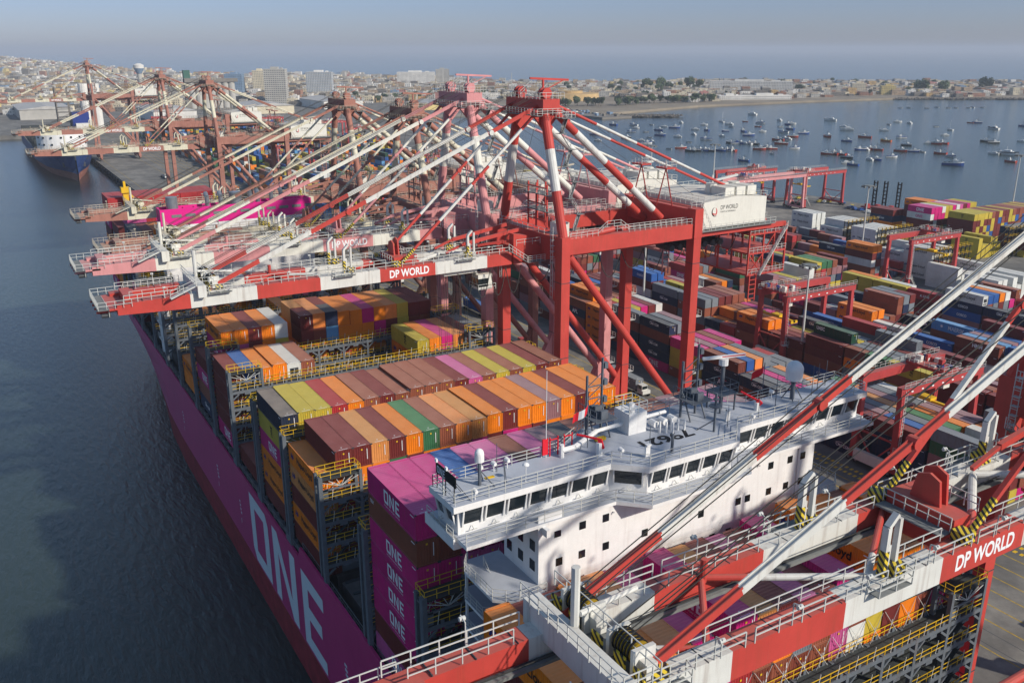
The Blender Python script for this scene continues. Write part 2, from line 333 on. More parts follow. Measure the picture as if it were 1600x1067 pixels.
mb = MB()
for y, z in ((112.6, 0), (114.6, 0)):
    for i in range(-40, 110):
        x = i*1.2; mb.box(x, x+0.6, y, y+0.9, G0+0.002, G0+0.006 if True else 0)
struct('hatched_lane_border', mb.mesh('hatched_lane_border'), [M['yellow']])
# rubber fenders on the far quay
fend = MB()
for i in range(60): x = -945+ i*12; fend.box(x, x+1.2, 51.6, 53.0, 0.6, 3.8)
struct('quay_fenders', fend.mesh('quay_fenders'), [M['black']])
# rock revetments
def rocks(name, line, w, n, z=1.2, s=(1.0,2.6), seed=3):
    rr = random.Random(seed); mb = MB()
    L = [0]
    for a, b in zip(line, line[1:]): L.append(L[-1]+math.dist(a, b))
    for _ in range(n):
        t = rr.random()*L[-1]; k = max(i for i in range(len(L)-1) if L[i] <= t); a, b = line[k], line[k+1]; u = (t-L[k])/(L[k+1]-L[k])
        x = a[0]+(b[0]-a[0])*u; y = a[1]+(b[1]-a[1])*u; o = rr.uniform(-w, w); r = rr.uniform(*s)
        c = Vector((x+o, y+rr.uniform(-w, w), z*rr.random())); pts = []
        for j in range(6):
            an = j*math.pi/3; q = r*rr.uniform(0.6, 1.1); pts.append(c+Vector((q*math.cos(an), q*math.sin(an), rr.uniform(-0.3,0.3))))
        top = c+Vector((0,0,r*0.7)); mb.add(pts+[top], [(j,(j+1)%6,6) for j in range(6)])
    o = mk(name, mb.mesh(name), [mat(name+'_stone', (96,90,82), 0.95, var=0.3, scale=0.3)]); o['kind'] = 'stuff'; tag(o, None, None); return o
o = rocks('shore_rocks', [(-268,300),(-266,392),(-130,398),(60,404)], 2.5, 900); tag(o, 'heaped grey rock armour along the seaward edge of the container yard', 'rocks')
o = rocks('peninsula_rocks', [(-972,1405),(-852,1600),(-700,1815),(-520,2055)], 5, 900, 2.0, (2,4.5), 5); tag(o, 'rock armour along the bay shore of the peninsula', 'rocks')
o = rocks('breakwater_rocks', [(-905,715),(-870,745),(-842,790)], 6, 400, 2.0, (2,4), 6); tag(o, 'small rock breakwater beside the fishing jetty', 'rocks')

# ---------------------------------------------------------------- town
wallc = {'cream': (206,194,168), 'grey': (172,168,160), 'brick': (150,112,92), 'white': (214,210,202), 'ochre': (186,156,108), 'tan': (172,150,124), 'blue': (120,142,164), 'pink': (186,130,120), 'concrete': (120,114,106), 'yellow': (200,180,120)}
WM = {k: mat('plaster_'+k, v, 0.9, var=0.18, scale=0.08) for k, v in wallc.items()}
WIN = mat('dark_window', (52,58,64), 0.3, var=0.2)
ROOFM = mat('flat_roof', (136,124,110), 0.95, var=0.3, scale=0.05)
TIN = mat('tin_roof', (176,172,166), 0.6, var=0.2, scale=0.1)
def house_mb(w, d, h, rr, storeys=None):
    mb = MB(); mb.box(-w/2, w/2, -d/2, d/2, 0, h, 0); mb.box(-w/2+0.3, w/2-0.3, -d/2+0.3, d/2-0.3, h, h+0.05, 2)
    for a in ((-w/2, w/2, -d/2, -d/2+0.25), (-w/2, w/2, d/2-0.25, d/2), (-w/2, -w/2+0.25, -d/2+0.25, d/2-0.25), (w/2-0.25, w/2, -d/2+0.25, d/2-0.25)): mb.box(a[0], a[1], a[2], a[3], h, h+0.7, 0)
    st = storeys or max(1, int(h/3)); win = MB()
    for k in range(st):
        z = 0.9 + k*3.0
        n = max(1, int(w/3.2))
        for i in range(n):
            if rr.random() < 0.8:
                x = -w/2 + (i+0.5)*w/n; win.box(x-0.65, x+0.65, -d/2-0.05, -d/2+0.02, z, z+1.3)
        n = max(1, int(d/3.2))
        for i in range(n):
            if rr.random() < 0.8:
                y = -d/2 + (i+0.5)*d/n; win.box(w/2-0.02, w/2+0.05, y-0.65, y+0.65, z, z+1.3)
    if rr.random() < 0.6: mb.box(-w*0.1, w*0.25, -d*0.1, d*0.25, h, h+2.6, 0)
    return mb, win
rh = random.Random(21)
protos = []
for k, (w, d, st) in enumerate([(9,14,1),(10,12,2),(12,16,2),(8,18,3),(14,14,3),(18,24,2),(16,12,4),(24,16,1)]):
    h = st*3.0+0.6; a, b = house_mb(w, d, h, rh, st); n_ = len(a.v); a.v += b.v; a.f += [tuple(i+n_ for i in q) for q in b.f]; a.m += [1]*len(b.f); protos.append((a.mesh('town_house'), None, w, d, h, st))
def inland(x, y, poly):
    c = False; n = len(poly); j = n-1
    for i in range(n):
        xi, yi = poly[i]; xj, yj = poly[j]
        if (yi > y) != (yj > y) and x < (xj-xi)*(y-yi)/(yj-yi)+xi: c = not c
        j = i
    return c
cx, cy, cz = 99.98, -31.15, 86.55
def screen(x, y, z):
    v = Vector((x-cx, y-cy, z-cz)); f = v.dot(fw)
    return (800+1399*v.dot(r2)/f, 533.5-1399*v.dot(u2)/f, f) if f > 1 else (-9999, -9999, 1)
cols = ['cream','grey','brick','white','ochre','tan','blue','pink','concrete','yellow']
wts = [18,20,9,20,4,12,2,2,14,2]
houses = []; used = {}
RES = []      # reserved circles
for c in [(-1390,405,60),(-1684,573,60),(-1753,461,60),(-1319,1432,120),(-1043,1149,90),(-2065,959,90),(-1353,300,90),(-1050,700,120),(-1180,900,90),(-1020,1900,0)]: RES.append(c)
def clear(x, y): return all((x-a)**2+(y-b)**2 > r*r for a, b, r in RES)
tries = 0
while len(houses) < 7500 and tries < 90000:
    tries += 1
    t = rh.random()
    if t < 0.30: x = rh.uniform(-1850,-560); y = rh.uniform(800,2350)
    elif t < 0.62: x = rh.uniform(-2900,-1310); y = rh.uniform(-900,1200)
    else: x = rh.uniform(-6800,-2600); y = rh.uniform(-2200,800)
    if not inland(x, y, LAND) or not clear(x, y): continue
    # a beach strip and a street in front of the bay shore, a park behind the jetty
    if x > -1080 and y < 1500: continue
    if x > -940 and y < 1900: continue
    if -1330 < x and 560 < y < 1000: continue
    g = 17 if x > -2700 else 24
    k = (int(x/g), int(y/g))
    if k in used: continue
    used[k] = 1
    sx_, sy_, f = screen(x, y, 8)
    if not (-40 < sx_ < 1640): continue
    p = rh.choices(range(8), [16,20,14,10,8,5,3,5])[0]
    if x < -3500 and rh.random() < 0.6: p = rh.choice([0,1,2,4])
    houses.append((f, k[0]*g+g/2+rh.uniform(-2,2), k[1]*g+g/2+rh.uniform(-2,2), p, rh.choices(cols, wts)[0], rh.choice((0,0,1))*R(90)+R(-32)+rh.uniform(-0.05,0.05)))
houses.sort(key=lambda h: -(protos[h[3]][4]*protos[h[3]][2])/h[0]**2)
words = {'cream':'cream','grey':'pale grey','brick':'bare brick','white':'white','ochre':'ochre','tan':'tan','blue':'blue painted','pink':'pinkish','concrete':'unpainted concrete','yellow':'yellow'}
stw = {1:'one-storey',2:'two-storey',3:'three-storey',4:'four-storey'}
for f, x, y, p, c, rz in houses[:240]:
    a, b, w, d, h, st = protos[p]
    where = 'on the peninsula across the bay' if x > -1850 and y > 900 else 'in the town behind the container port'
    t = mk('town_house', a, [WM[c], WIN, ROOFM]); t.location = (x, y, hill_z(x, y)); t.rotation_euler = (0,0,rz)
    tag(t, '%s %s flat-roofed house %s' % (stw[st], words[c], where), 'house', 'flat-roofed town houses')
bulk = {}
for f, x, y, p, c, rz in houses[240:]:
    _, _, w, d, h, st = protos[p]; z = hill_z(x, y); rot = Matrix.Rotation(rz, 3, 'Z'); mb = bulk.setdefault(c, MB())
    if f > 2500: h *= rh.uniform(0.8, 1.7); w *= 1.25
    P8 = [rot @ Vector((a*w/2, b*d/2, 0)) + Vector((x, y, z)) for a, b in ((-1,-1),(1,-1),(1,1),(-1,1))]
    up_ = Vector((0,0,h)); mb.add(P8+[q+up_ for q in P8], [(0,1,5,4),(1,2,6,5),(2,3,7,6),(3,0,4,7)], 0)
    mb.add([q+up_ for q in P8], [(0,1,2,3)], 2)
    if f < 2600:
        for s in range(st):
            for (i, j) in ((0,1),(1,2)):
                n = max(1, int((w if i == 0 else d)/3.4))
                for q in range(n):
                    if rh.random() < 0.3: continue
                    u0 = (q+0.3)/n; u1 = (q+0.7)/n; nrm = (P8[i]-P8[(i+3)%4]).normalized()*0.06 if i else (P8[0]-P8[3]).normalized()*0.06
                    A = P8[i].lerp(P8[j], u0)+nrm; B = P8[i].lerp(P8[j], u1)+nrm; zz = Vector((0,0,1.0+3*s)); z2 = Vector((0,0,2.2+3*s))
                    mb.add([A+zz, B+zz, B+z2, A+z2], [(0,1,2,3)], 1)
allb = MB(); mats = []
for c, mb in bulk.items():
    base = len(mats); mats += [WM[c], WIN, ROOFM]; allb.add(mb.v, [], 0); o_ = len(allb.v)-len(mb.v)
    for f_, m_ in zip(mb.f, mb.m): allb.f.append(tuple(i+o_ for i in f_)); allb.m.append(base+m_)
o = mk('distant_houses', allb.mesh('distant_houses'), mats); tag(o, 'dense mass of small flat-roofed houses filling the town to the horizon', 'houses', None, 'stuff')

def slab_building(name, label, x, y, w, d, st, wc, rz, roofbits=True, bandc=None, cat='building', group=None):
    h = st*3.1+0.8; t = thing(name, label, cat, (x, y, 3.0), group, rz); mb = MB(); mb.box(-w/2, w/2, -d/2, d/2, 0, h)
    for k in range(st):
        z = 1.0+3.1*k; n = int(w/3.2)
        for i in range(n): u = -w/2+(i+0.5)*w/n; mb.box(u-0.7, u+0.7, -d/2-0.06, -d/2+0.02, z, z+1.2, 1)
        n = int(d/3.2)
        for i in range(n):
            u = -d/2+(i+0.5)*d/n; mb.box(w/2-0.02, w/2+0.06, u-0.7, u+0.7, z, z+1.2, 1); mb.box(-w/2-0.06, -w/2+0.02, u-0.7, u+0.7, z, z+1.2, 1)
    mk('walls', mb.mesh('walls'), [WM[wc], WIN], t)
    if bandc:
        mb = MB()
        for k in range(st+1): z = 3.1*k; mb.box(-w/2-0.5, w/2+0.5, -d/2-0.5, -d/2-0.07, z, z+0.7); mb.box(w/2+0.07, w/2+0.5, -d/2, d/2, z, z+0.7)
        mk('balcony_slabs', mb.mesh('balcony_slabs'), [WM[bandc]], t)
    mb = MB(); mb.box(-w*0.2, w*0.15, -d*0.25, d*0.25, h, h+3.4); mb.box(w*0.25, w*0.35, -d*0.2, d*0.1, h, h+2)
    mk('roof_house', mb.mesh('roof_house'), [WM[wc]], t); return t
slab_building('apartment_tower', 'tall grey apartment tower with window grid, largest of the town high-rises', -1390, 414, 34, 20, 17, 'grey', R(62), bandc='white')
slab_building('office_block', 'white high-rise with blue bands, right of the tall grey tower', -1684, 590, 50, 24, 13, 'white', R(62), bandc='blue')
slab_building('office_block', 'dark blue-grey office slab left of the tall grey tower', -1753, 440, 34, 22, 12, 'blue', R(62))
slab_building('apartment_block', 'cream block attached to the right of the dark office slab', -1735, 486, 26, 22, 14, 'cream', R(62))
slab_building('hospital_building', 'large grey institutional building on the skyline above the middle cranes', -2060, 975, 95, 30, 9, 'white', R(62))
slab_building('hospital_wing', 'tower wing beside the large grey institutional building', -2050, 1045, 34, 26, 11, 'grey', R(62))
slab_building('long_apartment_block', 'long pale five-storey block on the peninsula behind the white harbour building', -1319, 1400, 168, 16, 6, 'white', R(45))
slab_building('harbour_building', 'white two-storey harbour building by the beach with long window rows', -1060, 1175, 86, 22, 2, 'white', R(60))
slab_building('harbour_building', 'low white annex left of the white harbour building', -1085, 1115, 40, 24, 2, 'white', R(60))
slab_building('seafront_school', 'grey ribbed long building at the right end of the peninsula', -880, 1790, 78, 20, 4, 'grey', R(58))
slab_building('seafront_school', 'grey ribbed end block at the far right of the peninsula', -800, 1860, 40, 22, 4, 'concrete', R(58))
slab_building('apartment_block', 'stepped tan apartment block in the middle of the peninsula', -1120, 1490, 26, 16, 6, 'cream', R(50))
slab_building('apartment_block', 'yellow block beside the stepped tan apartment block', -1060, 1500, 26, 18, 5, 'yellow', R(50))
# old round fortress of tan walls
t = thing('round_fortress', 'low round tan fortress among trees behind the bay', 'fortress', (-1230, 880, 3)); mb = MB()
mb.tube((0,0,0), (0,0,11), 52, 49, n=32); mb.tube((0,0,11), (0,0,15), 22, 22, n=24); mk('wall', mb.mesh('wall'), [WM['ochre']], t)
# water tower
t = thing('water_tower', 'white and blue mushroom water tower above the town roofs', 'water tower', (-1880, 286, 3)); mb = MB()
mb.tube((0,0,0), (0,0,40), 5, 4, n=16, m=0); mk('shaft', mb.mesh('shaft'), [WM['grey']], t); mb = MB()
mb.tube((0,0,38), (0,0,48), 5, 10, n=20, m=0); mb.tube((0,0,48), (0,0,54), 10, 10, n=20, m=1); mb.tube((0,0,54), (0,0,57), 10, 4, n=20, m=1); mk('tank', mb.mesh('tank'), [WM['blue'], WM['white']], t)
# grain silos beside the far cranes
t = thing('grain_silo', 'row of grey grain silo cylinders with a green roof tower', 'silo', (-1300, 292, 3)); mb = MB()
for i in range(7): mb.tube((0, -30+i*9.6, 0), (0, -30+i*9.6, 38), 4.9, n=14)
mk('cylinders', mb.mesh('cylinders'), [WM['grey']], t); mb = MB(); mb.box(-6, 6, -40, 36, 38, 43, 0); mb.box(-4, 4, -40, -31, 0, 44, 0); mb.box(-4, 4, -40, -31, 44, 55, 1)
mk('tower_and_gallery', mb.mesh('tower_and_gallery'), [WM['concrete'], mat('silo_green', (58,96,82), 0.8)], t)
t = thing('conveyor_tower', 'grey concrete handling tower with blue and white boxes at its foot', 'tower', (-985, 62, 4)); mb = MB()
for a in (-6, 6):
    for b in (-6, 6): mb.box(a-0.5, a+0.5, b-0.5, b+0.5, 0, 46)
for k in range(9): mb.box(-6.5, 6.5, -6.5, 6.5, k*5+4, k*5+4.4)
mk('frame', mb.mesh('frame'), [WM['concrete']], t); mb = MB(); mb.tube((2, 22, 0), (2, 22, 48), 5, n=14); mb.tube((2, 33, 0), (2, 33, 48), 5, n=14); mk('silo_pair', mb.mesh('silo_pair'), [WM['white']], t)
mb = MB(); mb.box(8, 22, 6, 22, 0, 20, 0); mb.box(22, 28, 8, 20, 0, 9, 1); mk('enclosure', mb.mesh('enclosure'), [M['letter_b'], WM['white']], t)
# warehouses behind the far cranes and beside the yard
for i, (x, y, w, d, h, c, lab) in enumerate([(-1120,190,120,50,12,'white','long white warehouse behind the leftmost crane'),(-1180,330,90,60,10,'cream','cream warehouse behind the silo row'),(-1240,450,110,60,11,'white','white warehouse with pitched roof behind the far yard gantries'),
        (-1120,560,60,50,9,'yellow','yellow and white port office near the old basin'),(-1250,60,140,60,12,'grey','grey warehouse at the far left quay'),(-1200,-20,80,40,9,'white','white shed on the far left quay')]):
    t = thing('warehouse', lab, 'warehouse', (x, y, 4)); mb = MB(); mb.box(-w/2, w/2, -d/2, d/2, 0, h); mk('walls', mb.mesh('walls'), [WM[c]], t)
    mb = MB(); mb.extr([(-w/2-1, -d/2-1, h), (-w/2-1, 0, h+4), (-w/2-1, d/2+1, h)], (w+2, 0, 0)); mk('roof', mb.mesh('roof'), [TIN], t)
# fishing jetty with blue tarpaulins in front of the old fort
t = thing('fishing_jetty', 'low jetty with sheds and blue covers at the head of the bay', 'jetty', (-930, 700, 0)); mb = MB(); mb.box(-60, 70, -22, 26, -1, 2.6); mk('deck', mb.mesh('deck'), [WM['concrete']], t)
mb = MB(); rj = random.Random(4)
for k in range(26):
    x = rj.uniform(-56, 60); y = rj.uniform(-18, 22); s = rj.uniform(3, 8); mb.box(x, x+s, y, y+s*0.7, 2.6, 2.6+rj.uniform(1.5,4), rj.choice((0,1,2,2)))
mk('sheds', mb.mesh('sheds'), [WM['white'], WM['concrete'], WM['blue']], t)

# ---------------------------------------------------------------- trees
LEAF = [mat('leaves_a', (74,88,58), 0.9, var=0.35, scale=0.4), mat('leaves_b', (92,104,70), 0.9, var=0.3, scale=0.4)]
BARK = mat('bark', (84,70,56), 0.9)
def tree_meshes(seed, H, Wd, n):
    rr = random.Random(seed); tr = MB(); tr.tube((0,0,0), (0.2,0.1,H*0.45), 0.35, 0.2, n=7)
    for k in range(5): a = k*1.3; tr.tube((0,0,H*(0.28+0.04*k)), (Wd*0.3*math.cos(a), Wd*0.3*math.sin(a), H*0.62), 0.16, 0.06, n=5)
    cr = MB(); cl = [(rr.uniform(-1,1)*Wd*0.32, rr.uniform(-1,1)*Wd*0.32, H*rr.uniform(0.45,0.88), Wd*rr.uniform(0.16,0.3)) for _ in range(9)]
    for _ in range(n):
        c = rr.choice(cl); v = Vector((rr.gauss(0,1), rr.gauss(0,1), rr.gauss(0,0.8))).normalized()*c[3]*rr.uniform(0.55,1.08); p = Vector(c[:3])+v
        s = Wd*rr.uniform(0.035,0.075); a = Vector((rr.gauss(0,1), rr.gauss(0,1), rr.gauss(0,1))).normalized()*s; b = a.orthogonal().normalized()*s
        cr.add([p-a, p+b, p+a, p-b], [(0,1,2,3)], rr.choice((0,0,1)))
    return tr.mesh('trunk'), cr.mesh('crown')
TP = [tree_meshes(1, 11, 10, 900), tree_meshes(2, 14, 9, 900), tree_meshes(3, 9, 11, 900)]
palm = MB(); pc = MB()
palm.tube((0,0,0), (0.3,0,12), 0.3, 0.2, n=7)
for k in range(16):
    a = k*math.pi/8; 
    for j in range(5):
        u0 = j/5; u1 = (j+1)/5; d = Vector((math.cos(a), math.sin(a), 0)); p0 = Vector((0.3,0,12))+d*3.4*u0+Vector((0,0,1.2*u0-2.6*u0*u0)); p1 = Vector((0.3,0,12))+d*3.4*u1+Vector((0,0,1.2*u1-2.6*u1*u1)); n_ = Vector((-d.y, d.x, -0.3))*0.35*(1-u0*0.7)
        pc.add([p0-n_, p0+n_, p1+n_*0.7, p1-n_*0.7], [(0,1,2,3)])
PALM = (palm.mesh('trunk'), pc.mesh('crown'))
rt_ = random.Random(9)
def put_tree(x, y, s, kind, label, group, z=3.0):
    t = thing('palm_tree' if kind == 'palm' else 'broadleaf_tree', label, 'tree', (x, y, z), group, rt_.uniform(0,6)); t.scale = (s, s, s*rt_.uniform(0.9,1.1))
    a, b = PALM if kind == 'palm' else TP[kind]; mk('trunk', a, [BARK], t); mk('crown', b, LEAF if kind != 'palm' else [LEAF[0]], t)
for i in range(46): put_tree(-1045-40*rt_.random(), 735+i*7.2+rt_.uniform(-4,4), rt_.uniform(0.9,1.3), rt_.choice((0,2)), 'bushy green tree in the shoreline belt behind the beach', 'trees in the belt behind the beach')
for i, (x, y, s) in enumerate([(-1330,1130,2.3),(-1330,1165,2.5),(-1300,1215,2.7),(-1335,1190,1.8),(-1310,1250,2.0),(-1280,1120,1.7)]): put_tree(x, y, s, 1, 'tall dark tree in the clump left of the long pale block', 'tall trees left of the long pale block')
for (x, y, s, lab) in [(-1060,1600,2.6,'large dark round tree, widest on the peninsula'),(-1045,1650,2.2,'dark tree just right of the widest peninsula tree'),(-1070,1830,2.5,'lone big dark tree above the right-hand houses')]: put_tree(x, y, s, 2, lab, None)
for i in range(40):
    x = rt_.uniform(-1700,-1000); y = rt_.uniform(1020,2000)
    if inland(x, y, LAND): put_tree(x, y, rt_.uniform(0.8,1.4), rt_.choice((0,1,2)), 'green tree among the houses of the peninsula', 'trees between the peninsula houses')
for i in range(26): put_tree(rt_.uniform(-1500,-1330), rt_.uniform(560,900), rt_.uniform(0.9,1.3), 'palm', 'slender palm tree in the park behind the old basin', 'palms in the park behind the basin')
for i in range(34): put_tree(rt_.uniform(-1480,-1310), rt_.uniform(480,860), rt_.uniform(0.8,1.2), rt_.choice((0,2)), 'bushy tree in the park behind the old basin', 'trees in the park behind the basin')
# ================================================================ SHIP-TO-SHORE CRANES
CO = (0, 71, 4.6)          # a crane's own origin: between its four legs, on the quay
HX = 10.3                  # half the leg spacing along the quay
GX = [(2.9, 4.4), (-4.4, -2.9)]
def crane(cx, label, trolley=True):
    T = thing('quay_crane', label, 'crane', (cx, CO[1], CO[2]), 'ship-to-shore cranes along the quay')
    def part(name, mb, mats, parent=T, smooth=False):
        if name in ('walkway', 'hazard_striped_box', 'boom_post', 'floodlight', 'boom_girder'): mb.v = [(x, y, z-0.85 if z > 52.5 and y < 49.2 else z) for x, y, z in mb.v]
        if name in ('outer_cross_beam', 'inner_cross_beam', 'boom_lacing'): mb.v = [(x, y, z-0.75) for x, y, z in mb.v]
        return mk(name, mb.mesh(name, CO, smooth), mats, parent)
    RW = [M['red'], M['white']]
    # legs
    for sx in (1, -1):
        for y in (56, 86.5):
            mb = MB(); x = sx*HX
            mb.box(x-1.05, x+1.05, y-0.9, y+0.9, 8.2, 55.2, 0)
            if y > 80: mb.box(x-1.15, x+1.15, y-1.0, y+1.0, 52.0, 57.6, 0)
            for z in (20, 33, 47): mb.box(x-1.09, x+1.09, y-0.94, y+0.94, z, z+0.12, 1)
            if y > 80: mb.extr([(x-0.7, y-0.9, 20), (x-0.7, y-5.0, 12.6), (x-0.7, y-0.9, 12.6)], (1.4,0,0), 0)
            lg = part('leg', mb, [M['red'], M['steel']])
            if y > 80:
                mb = MB()
                for z in (18, 24, 30, 36, 42): mb.box(x-1.0, x+1.0, y+0.95, y+2.3, z, z+0.1); mb.rail([(x-1, y+2.3, z+0.1), (x+1, y+2.3, z+0.1)], sp=1)
                mk('ladder_landings', mb.mesh('ladder_landings', CO), [M['rail']], lg)
    # sills, ties and bogies
    for y in (56, 86.5):
        mb = MB(); mb.box(-HX-3.2, HX+3.2, y-1.0, y+1.0, 6.4, 8.8); mb.rail([(-HX-3, y-1, 8.8), (HX+3, y-1, 8.8)], m=1); part('sill_beam', mb, [M['red'], M['rail']])
        for sx in (1, -1):
            mb = MB()
            for k in range(4): u = sx*HX + (k-1.5)*2.1; mb.box(u-0.85, u+0.85, y-0.5, y+0.5, 5.1, 6.3, 0); mb.tube((u-0.5, y-0.35, 5.02), (u-0.5, y+0.35, 5.02), 0.42, n=8, m=1); mb.tube((u+0.5, y-0.35, 5.02), (u+0.5, y+0.35, 5.02), 0.42, n=8, m=1)
            part('bogie', mb, [M['red'], M['black']])
    mb = MB(); mb.box(-HX+1.05, HX-1.05, 55.1, 56.9, 51.4, 55.0); mb.rail([(-HX+1, 55.1, 55), (HX-1, 55.1, 55)], m=1); part('waterside_cross_beam', mb, [M['red'], M['rail']])
    mb = MB(); mb.box(-HX+1.05, HX-1.05, 85.5, 87.5, 53.2, 57.4); part('landside_cross_beam', mb, [M['red']])
    for sx in (1, -1):
        x = sx*HX
        mb = MB(); mb.box(x-0.8, x+0.8, 56.9, 85.6, 52.0, 54.8, 0)
        mb.rail([(x+0.8*sx, 57, 54.8), (x+0.8*sx, 63, 54.8), (x+0.8*sx, 65, 56.2), (x+0.8*sx, 68, 56.2), (x+0.8*sx, 70, 54.8), (x+0.8*sx, 85, 54.8)], m=1, sp=1.3); mb.rail([(x-0.8*sx, 57, 54.8), (x-0.8*sx, 85, 54.8)], m=1, sp=1.3)
        mb.tube((x, 57.2, 54.6), (x, 67, 55.6), 0.55, n=10, m=0)
        part('portal_beam', mb, [M['red'], M['rail']])
        mb = MB(); mb.tube((x, 57.3, 51.6), (x, 85.6, 16.2), 0.72, n=14); part('diagonal_brace', mb, [M['red']], smooth=False)
        mb = MB(); mb.tube((x, 56.5, 13.2), (x, 86, 13.2), 0.62, n=12); part('lower_tie', mb, [M['red']])
    # girders: the hinged boom over the water, the fixed part over the quay
    bY = [-16.5, -6.4, 3.5, 13.6, 23.8, 33.9, 44.0, 49.0]; cs = [0,1,0,1,0,1,0]
    for gi, (x0, x1) in enumerate(GX):
        mb = MB()
        for i in range(7):
            y0, y1 = bY[i], bY[i+1]
            if i == 0: mb.extr([(x0, y0, 50.4), (x0, y1, 50.0), (x0, y1, 53.0), (x0, y0+3.5, 52.9), (x0, y0, 51.9)], (x1-x0, 0, 0), 0)
            else: mb.box(x0, x1, y0, y1, 50.0, 53.0, cs[i])
        xi = x0 if gi == 0 else x1; s = -1 if gi == 0 else 1
        mb.box(min(xi, xi+0.55*s), max(xi, xi+0.55*s), -15, 49, 50.25, 50.5, 2); mb.box(xi+0.2*s-0.07, xi+0.2*s+0.07, -15, 49, 50.5, 50.68, 3)
        for k in range(22): y = -13+k*2.9; mb.box(x0-0.02, x1+0.02, y, y+0.07, 52.95, 53.03, 3)
        g = part('boom_girder', mb, [M['red'], M['white'], M['grate'], M['steel']])
        xo = x1 if gi == 0 else x0
        mb = MB()
        if gi == 0:
            put_text(mb, 'DP WORLD', (x1+0.012, 25.5, 50.42), (0,1,0), (0,0,1), 7.2, 1.35, bold=0.03)
            mk('lettering', mb.mesh('lettering', CO), [M['letter_w']], g)
        else:
            put_text(mb, 'DP WORLD', (x0-0.012, 32.7, 50.42), (0,-1,0), (0,0,1), 7.2, 1.35, bold=0.03)
            mk('lettering', mb.mesh('lettering', CO), [M['letter_w']], g)
        # walkway and rails on top of the girder
        mb = MB(); xw = xo+(0.75 if gi == 0 else -0.75); a, b_ = min(xo, xw), max(xo, xw)
        segs = [(-15.5,-6.2),(-5.4,4.5),(5.3,17.6),(18.4,27.0),(27.8,39.4),(40.2,48.6)]
        for (p, q) in segs: mb.rail([(xo, p, 52.9), (xo, q, 52.9)], t=0.07, sp=2.0); mb.beam((xo, p, 54.0), (xo, p, 53.2), 0.07, 0.07); 
        mb.rail([(xi, -14.5, 53.05), (xi, -7.5, 53.05)], t=0.06, sp=2.0); mb.rail([(xi, 0.5, 53.05), (xi, 25.5, 53.05)], t=0.06, sp=2.0); mb.rail([(xi, 31, 53.05), (xi, 48, 53.05)], t=0.06, sp=2.0)
        for y in (-2.2, 17.5, 39.5):   # bulged platforms at the stays and latches
            mb.box(a, b_, y-1.6, y+1.8, 52.75, 52.83, 1); xq = xw; mb.rail([(xo, y-1.8, 52.8), (xq, y-1.6, 52.8), (xq, y+1.8, 52.8), (xo, y+2.0, 52.8)], t=0.07, sp=1.6)
        part('walkway', mb, [M['rail'], M['grate']])
        # hazard boxes and latch posts
        for y in (-2.6, 18.4, 26.4, 39.9): mb = MB(); mb.box(x0+0.2, x1-0.1, y, y+1.2, 53.09, 53.9); part('hazard_striped_box', mb, [M['hazard']])
        for y in (17.8, 40.4):
            mb = MB()
            xm = (x0+x1)/2; mb.box(xm-0.25, xm+0.25, y, y+0.35, 53.09, 56.8, 0); mb.beam((xm, y+0.17, 56.8), (xm, y+1.0, 57.6), 0.45, 0.3, 0); mb.box(xm-0.27, xm+0.27, y-0.02, y+0.37, 53.1, 55.0, 1)
            mb.box(xm-0.2, xm+0.2, y+0.35, y+0.6, 53.09, 55.4, 0); mb.box(xm-0.2, xm+0.2, y+0.6, y+1.2, 53.6, 53.8, 0); mb.box(xm-0.2, xm+0.2, y+1.2, y+1.5, 53.09, 57.2, 0)
            part('boom_post', mb, [M['white'], M['hazard']])
        for y in (-10, 2, 8.5, 15, 22, 30, 37, 44):
            mb = MB(); mb.tube((xo, y, 53.0), (xo, y, 54.6), 0.05, n=6); mb.tube((xo, y, 54.6), (xo+(0.6 if gi == 0 else -0.6), y, 54.75), 0.05, n=6); mb.tube((xo+(0.45 if gi == 0 else -0.45), y-0.18, 54.6), (xo+(0.45 if gi == 0 else -0.45), y+0.22, 54.6), 0.16, n=8)
            part('floodlight', mb, [M['rail']])
        # fixed trolley girder behind the hinge
        mb = MB(); mb.box(x0, x1, 49.4, 84.0, 50.0, 52.6, 0); mb.box(x0, x1, 84.0, 112.0, 50.4, 52.6, 0); mb.extr([(x0, 49.4, 52.6), (x0, 49.4, 55.4), (x0, 52.2, 54.9), (x0, 55.1, 52.6)], (x1-x0,0,0), 0)
        mb.rail([(xo, 88, 52.6), (xo, 112, 52.6)], m=1); mb.rail([(xo, 50, 53.2), (xo, 55, 53.2)], m=1)
        part('trolley_girder', mb, [M['red'], M['rail']])
    # boom tip platform and cross beams
    mb = MB(); mb.box(-4.4, 4.4, -17.6, -15.2, 51.2, 51.5, 0); mb.box(-2.9, 2.9, -15.2, -13.8, 50.4, 52.6, 0)
    mb.rail([(-4.6, -14.5, 51.5), (-4.6, -19, 51.5), (4.6, -19, 51.5), (4.6, -14.5, 51.5)], m=1, sp=1.0); mb.rail([(-4.0, -17.6, 50.2), (4.0, -17.6, 50.2)], m=1, sp=0.9, h=1.3)
    for x in (-3.5, -1.2, 1.2, 3.5): mb.box(x-0.1, x+0.1, -19.2, -16, 50.8, 51.1, 0); mb.tube((x, -18.6, 50.4), (x, -17.4, 50.4), 0.35, n=8, m=2)
    mb.box(-4.6, 4.6, -19.1, -17.5, 51.38, 51.46, 3)
    part('boom_tip_platform', mb, [M['red'], M['rail'], M['steel'], M['grate']])
    mb = MB()
